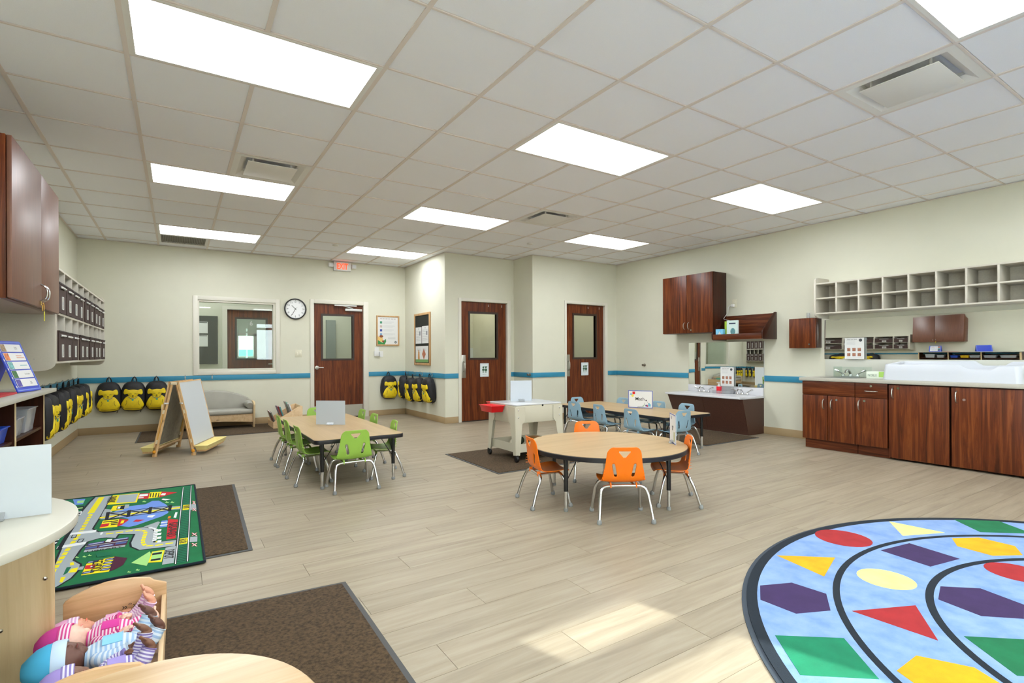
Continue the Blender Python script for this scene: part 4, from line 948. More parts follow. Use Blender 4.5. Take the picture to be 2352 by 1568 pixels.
def book(name, label, x, y, z, w_, h_, th, rz, m, tilt=0, group=None, cat='book', art=None):
    """upright book, cover facing local -y"""
    t = thing(name, label, cat, (x, y, z), rz, group=group); t.rotation_euler = (tilt, 0, rz)
    WM[t.name] = Matrix.Identity(4); 
    b = MB().box(-w_/2, -th/2, 0, w_/2, -th/2+.0015, h_).box(-w_/2, th/2-.0015, 0, w_/2, th/2, h_).box(-w_/2, -th/2, 0, -w_/2+.002, th/2, h_); b.build('cover', m, t)
    MB().box(-w_/2+.003, -th/2+.0016, .002, w_/2-.003, th/2-.0016, h_-.003).build('pages', PAPER, t)
    if art:
        F = frame((-w_/2, -th/2-.0003, 0), (1,0,0)); MB(F).disc(w_*.55, h_*.35, w_*.22, 0, .0003, ry=h_*.2).build('cover_picture', mat('art_'+art, art, .5, var=.4, vs=60), t)
        MB(F).rect(w_*.2, h_*.78, w_*.8, h_*.86, 0, .0003).build('cover_title', mat('art_title_'+art, '#33405a', .5), t)
    return t
book('story_book', 'upright picture book with a green spine and pale cover on the walnut wall shelf', 6.49, 4.40, 1.3185, .15, .235, .04, -pi/2+.25, mat('cover_pale', '#c8dcd8', .4), art='#5a8a90')
book('story_book', 'thin lime green book pressed behind the pale picture book', 6.535, 4.47, 1.3185, .15, .23, .02, -pi/2+.25, mat('cover_lime', '#a8c83c', .4))
t = thing('wipes_box', 'small light blue box at the left end of the walnut wall shelf', 'box', (6.50, 4.59, 1.3185))
MB().box(6.45, 4.53, 1.319, 6.55, 4.645, 1.44).build('carton', mat('box_blue', '#58b4e0', .4, col2='#8fd0ee', vs=14), t, bevel=.002); MB(frame((6.4495,4.63,1.33),(0,-1,0))).prism([(.01,.01),(.085,.01),(.05,.08)], 0, .0005).build('box_print', WPL, t)
t = thing('cord_pile', 'white cable bundle lying at the front of the walnut wall shelf', 'cable', (6.5, 4.25, 1.3185))
b = MB(); P = [(6.47+.03*cos(k*1.7), 4.24+.07*cos(k*.9)+.01*k/6, 1.325+.004*(k % 3)+.002*k) for k in range(14)]; b.tube(P, .0045, 6, sm=1).box(6.45,4.20,1.319,6.50,4.25,1.34); b.build('cable', WPL, t, smooth=True)
# outlet with plug and cord
t = thing('wall_outlet', 'ivory wall outlet above the walnut wall shelf', 'outlet', (XR, 4.535, 1.755))
MB().box(XR-.006, 4.50, 1.755, XR-.0005, 4.575, 1.87).build('outlet_plate', MATS['ivory'], t, bevel=.002); MB().box(XR-.009, 4.52, 1.82, XR-.0065, 4.555, 1.855).build('outlet_socket', MATS['ivory_light'], t)
t = thing('power_cord', 'white power cord and plug hanging from the wall outlet to the shelf', 'cord', (XR-.03, 4.55, 1.79))
MB().box(XR-.045, 4.53, 1.765, XR-.0095, 4.57, 1.805).build('plug', WPL, t, bevel=.006)
MB().tube([(XR-.04,4.57,1.785),(XR-.06,4.60,1.77),(XR-.05,4.61,1.70),(XR-.05,4.63,1.66),(XR-.09,4.66,1.60),(XR-.12,4.62,1.585),(XR-.14,4.52,1.57)][:6]+[(6.60,4.57,1.575),(6.56,4.50,1.56)], .004, 7, sm=2).build('cord', WPL, t, smooth=True)
# small door box
t = thing('lock_box_cabinet', 'small square walnut wall cabinet with one lock beside the open cubbies', 'cabinet', (XR, 3.5, 1.155))
MB().box(6.62, 3.34, 1.162, XR-.001, 3.66, 1.53).build('cabinet_body', WALNUTD, t, bevel=.002)
dd = MB().box(6.60, 3.345, 1.158, 6.618, 3.672, 1.532).build('cabinet_door', WALNUT, t, bevel=.0015); MB().lathe([(0,-.004),(.012,-.004),(.012,0)], (6.5995, 3.42, 1.205), 14, axis='x').build('lock', CHROME, dd)
t = thing('clear_cup', 'tiny clear plastic holder on top of the small lock cabinet', 'holder', (6.68, 3.47, 1.5325)); MB().lathe([(.018,.001),(.02,.07),(.018,.07),(.016,.003)], (6.68,3.47,1.532), 14).build('cup', CLEARP, t, smooth=True)
# door stop knobs
for i_, (loc, lab) in enumerate((((XR, 6.25, .905), 'small round metal door stop on the wall right of the right restroom door'), ((XM, 6.985, .765), 'small round metal door stop on the corner between the restroom doors'))):
    t = thing('door_stop', lab, 'door stop', loc); MB().lathe([(.024,-.0),(.024,-.01),(.014,-.016),(.014,-.04),(.02,-.045),(.018,-.055),(0,-.057)], (loc[0]-(.0145 if i_ else .0005), loc[1], loc[2]), 18, axis='x').build('stop_body', mat('dull_nickel', '#8f8a80', .35, 1), t, smooth=True)
# open cubbies
t = thing('cubby_shelf', 'empty almond double-row wall cubbies above the changing counter', 'cubby shelf', (XR, 2.2, 1.515))
UX, UY0, UY1, U0, UM, U1 = 6.43, -.10, 3.25, 1.557, 1.745, 1.93
sidepanel(UY1-.0, .022, 1.515, 1.998, UX-.012, XR, 'side_panel', t, ALMOND); sidepanel(UY0-.022, .022, 1.515, 1.998, UX-.012, XR, 'side_panel', t, ALMOND)
for z, nm in ((U0, 'bottom_panel'), (UM-.009, 'shelf'), (U1-.018, 'top_panel')): MB().box(UX, UY0, z, XR-.007, UY1, z+.016).build(nm, ALMOND, t, bevel=.001)
MB().box(XR-.006, UY0, U0, XR-.0005, UY1, U1).build('back_panel', mat('cubby_back', '#c9c2b4', .5, var=.06, vs=60), t)
ys = [3.25]
for d_ in (.225,)+(.2365,)*20:
    if ys[-1]-d_ > UY0: ys.append(ys[-1]-d_)
for y in ys[1:]: MB().box(UX-.001, y-.009, U0+.016, XR-.007, y+.009, UM-.009).box(UX-.001, y-.009, UM+.007, XR-.007, y+.009, U1-.018).build('divider', ALMOND, t, bevel=.001)
# long mirror, splash
mirror('wavy_mirror', 'long wavy acrylic mirror above the changing counter', .05, 3.30, 1.022, 1.502, .008, 3.6)
# changing counter
t = thing('changing_counter', 'pale laminate countertop running over the walnut base cabinets', 'countertop', (XR, 1.7, .775))
MB().box(6.118, .05, .777, XR-.001, 3.29, .813).build('worktop', GREYLAM, t, bevel=.005)
MB().box(XR-.02, .05, .8135, XR-.001, 3.29, 1.020).build('backsplash', mat('splash_white', '#c6c7bc', .35), t, bevel=.002)
MB().add([(6.25,2.78,.8138),(6.62,2.78,.8138),(6.62,3.12,.8138),(6.25,3.12,.8138),(6.25,2.78,.8152),(6.62,2.78,.8152),(6.62,3.12,.8152),(6.25,3.12,.8152)], [(0,3,2,1),(4,5,6,7),(0,1,5,4),(1,2,6,5),(2,3,7,6),(3,0,4,7)]).build('sink_rim', STEEL, t)
MB().box(6.275,2.80,.8153,6.595,3.10,.8156).build('sink_bowl', mat('sink_dark_steel', '#7f8080', .35, 1), t)
faucet(t, 6.60, 2.95, .8155)
def base_cab(label, y0, y1, parts, z0=.11, toe=True):
    t = thing('base_cabinet', label, 'cabinet', (XR, (y0+y1)/2, 0), group='walnut base cabinets under the changing counter')
    MB().box(6.155, y0+.002, z0, XR-.001, y1-.002, .776).build('cabinet_body', WALNUTD, t)
    if toe: MB().box(6.20, y0+.002, .001, XR-.001, y1-.002, z0-.0005).build('toe_kick', WALNUTY, t)
    for kind, a, b_, c_, d_, h in parts:
        o = MB().box(6.134, a+.002, c_, 6.1535, b_-.002, d_).build(kind, WALNUTY if kind != 'cabinet_door' else WALNUT, t, bevel=.0015)
        if h:
            if h[0] == 'v': cab_handle(o, 6.1345, h[1], h[2], -1, L=.11)
            else: cab_handle(o, 6.1345, h[1], h[2], -1, vert=False, L=.12)
            if len(h) > 3: MB().lathe([(0,-.004),(.012,-.004),(.012,0)], (6.1338, h[3], h[4]), 14, axis='x').build('lock', CHROME, o)
    return t
base_cab('walnut base cabinet with two doors at the left end of the changing counter', 2.70, 3.26, [('false_front', 2.70, 3.26, .622, .773, None), ('cabinet_door', 2.982, 3.26, .112, .616, ('v', 3.02, .52)), ('cabinet_door', 2.70, 2.978, .112, .616, ('v', 2.935, .52, 2.885, .575))])
base_cab('narrow walnut base cabinet with a drawer above one door', 2.395, 2.698, [('drawer_front', 2.395, 2.698, .622, .773, ('h', 2.545, .69, 2.545, .745)), ('cabinet_door', 2.395, 2.698, .112, .616, ('v', 2.655, .535, 2.608, .585))])
base_cab('wide walnut cabinet door panel in the middle of the changing counter', 1.885, 2.388, [('cabinet_door', 1.888, 2.385, .022, .765, ('v', 2.345, .685, 2.30, .735))], z0=.02, toe=False)
base_cab('wide walnut cabinet door panel nearest the right edge of the picture', 1.35, 1.875, [('cabinet_door', 1.35, 1.872, .022, .765, ('v', 1.83, .68, 1.775, .655))], z0=.02, toe=False)
base_cab('walnut cabinet beyond the right edge of the picture', .06, 1.348, [('cabinet_door', .70, 1.346, .022, .765, ('v', .74, .68)), ('cabinet_door', .06, .698, .022, .765, ('v', .66, .68))], z0=.02, toe=False)
# changing tray: moulded white pad with dipping side
t = thing('changing_pad', 'large white moulded diaper changing tray on the counter', 'changing pad', (6.45, 1.94, .813))
def hz(y):  # rim height of the front wall along y
    for a, b_ in zip(((2.49,.955),(2.46,.975),(1.85,.982),(1.76,.936),(1.60,.936),(1.53,.975),(1.44,.975),(1.42,.95)), ((2.46,.975),(1.85,.982),(1.76,.936),(1.60,.936),(1.53,.975),(1.44,.975),(1.42,.95),(1.40,.93))):
        if a[0] >= y >= b_[0]: 
            u = (a[0]-y)/(a[0]-b_[0]); u = u*u*(3-2*u); return a[1]+(b_[1]-a[1])*u
    return .95
b = MB(); vs = []; X0_, X1_, Y0_, Y1_ = 6.235, 6.70, 1.40, 2.49; base = rr(X0_, Y0_, X1_, Y1_, .05, 8)
dense = []
for p, q in zip(base, base[1:]+base[:1]):
    n_ = max(1, int(hypot(q[0]-p[0], q[1]-p[1])/.02)); dense += [(p[0]+(q[0]-p[0])*k/n_, p[1]+(q[1]-p[1])*k/n_) for k in range(n_)]
cxm, cym = (X0_+X1_)/2, (Y0_+Y1_)/2; nn = len(dense)
for d_, f_, o_ in ((0,0,0),(.008,.5,0),(.014,1,-.014),(.019,1,-.005),(.027,1,0),(.040,1,0),(.050,1,-.006),(.056,1,-.02),(.075,.30,0),(.09,.25,0)):
    for x, y in dense:
        h = hz(min(2.455, max(1.445, y)))+(.03*(x-X0_)/(X1_-X0_)); sx, sy = 1-d_/((X1_-X0_)/2), 1-d_/((Y1_-Y0_)/2)
        vs.append((cxm+(x-cxm)*sx, cym+(y-cym)*sy, .8137+(h-.8137)*f_+o_))
fs = [(i*nn+k, i*nn+(k+1)%nn, (i+1)*nn+(k+1)%nn, (i+1)*nn+k) for i in range(9) for k in range(nn)]+[tuple(9*nn+k for k in range(nn))]
b.add(vs, fs).build('tray_shell', mat('tray_white', '#c9cdd4', .3), t, smooth=True, ang=60)
# glove box, clear guard
t = thing('glove_box', 'pale green and white glove carton lettered NOBLE next to the changing tray', 'box', (6.36, 2.6, .8135))
MB().box(6.34, 2.50, .814, 6.46, 2.675, .892).build('carton', mat('box_pale', '#dfe8d8', .5), t, bevel=.001)
F = frame((6.3395, 2.675, .814), (0,-1,0)); text('brand_word', 'NOBLE', F, .058, .038, .026, mat('green_ink', '#3d5f4c', .6), t, width=.085)
MB(F).rect(.12, .02, .172, .078, 0, .0006).build('green_block', mat('box_lime', '#a9d468', .5), t)
t = thing('splash_guard', 'clear acrylic splash guard box around the counter faucet', 'guard', (6.5, 2.93, .8155))
b = MB().box(6.50, 2.77, .816, 6.503, 3.09, .935).box(6.503, 3.087, .816, 6.70, 3.09, .935).box(6.503, 2.77, .816, 6.70, 2.773, .935); b.build('guard', PANE, t)
wash_card('white hand washing card with six pictures on the long mirror over the counter', 3.055, .208, 1.024, .25, XR-.045)
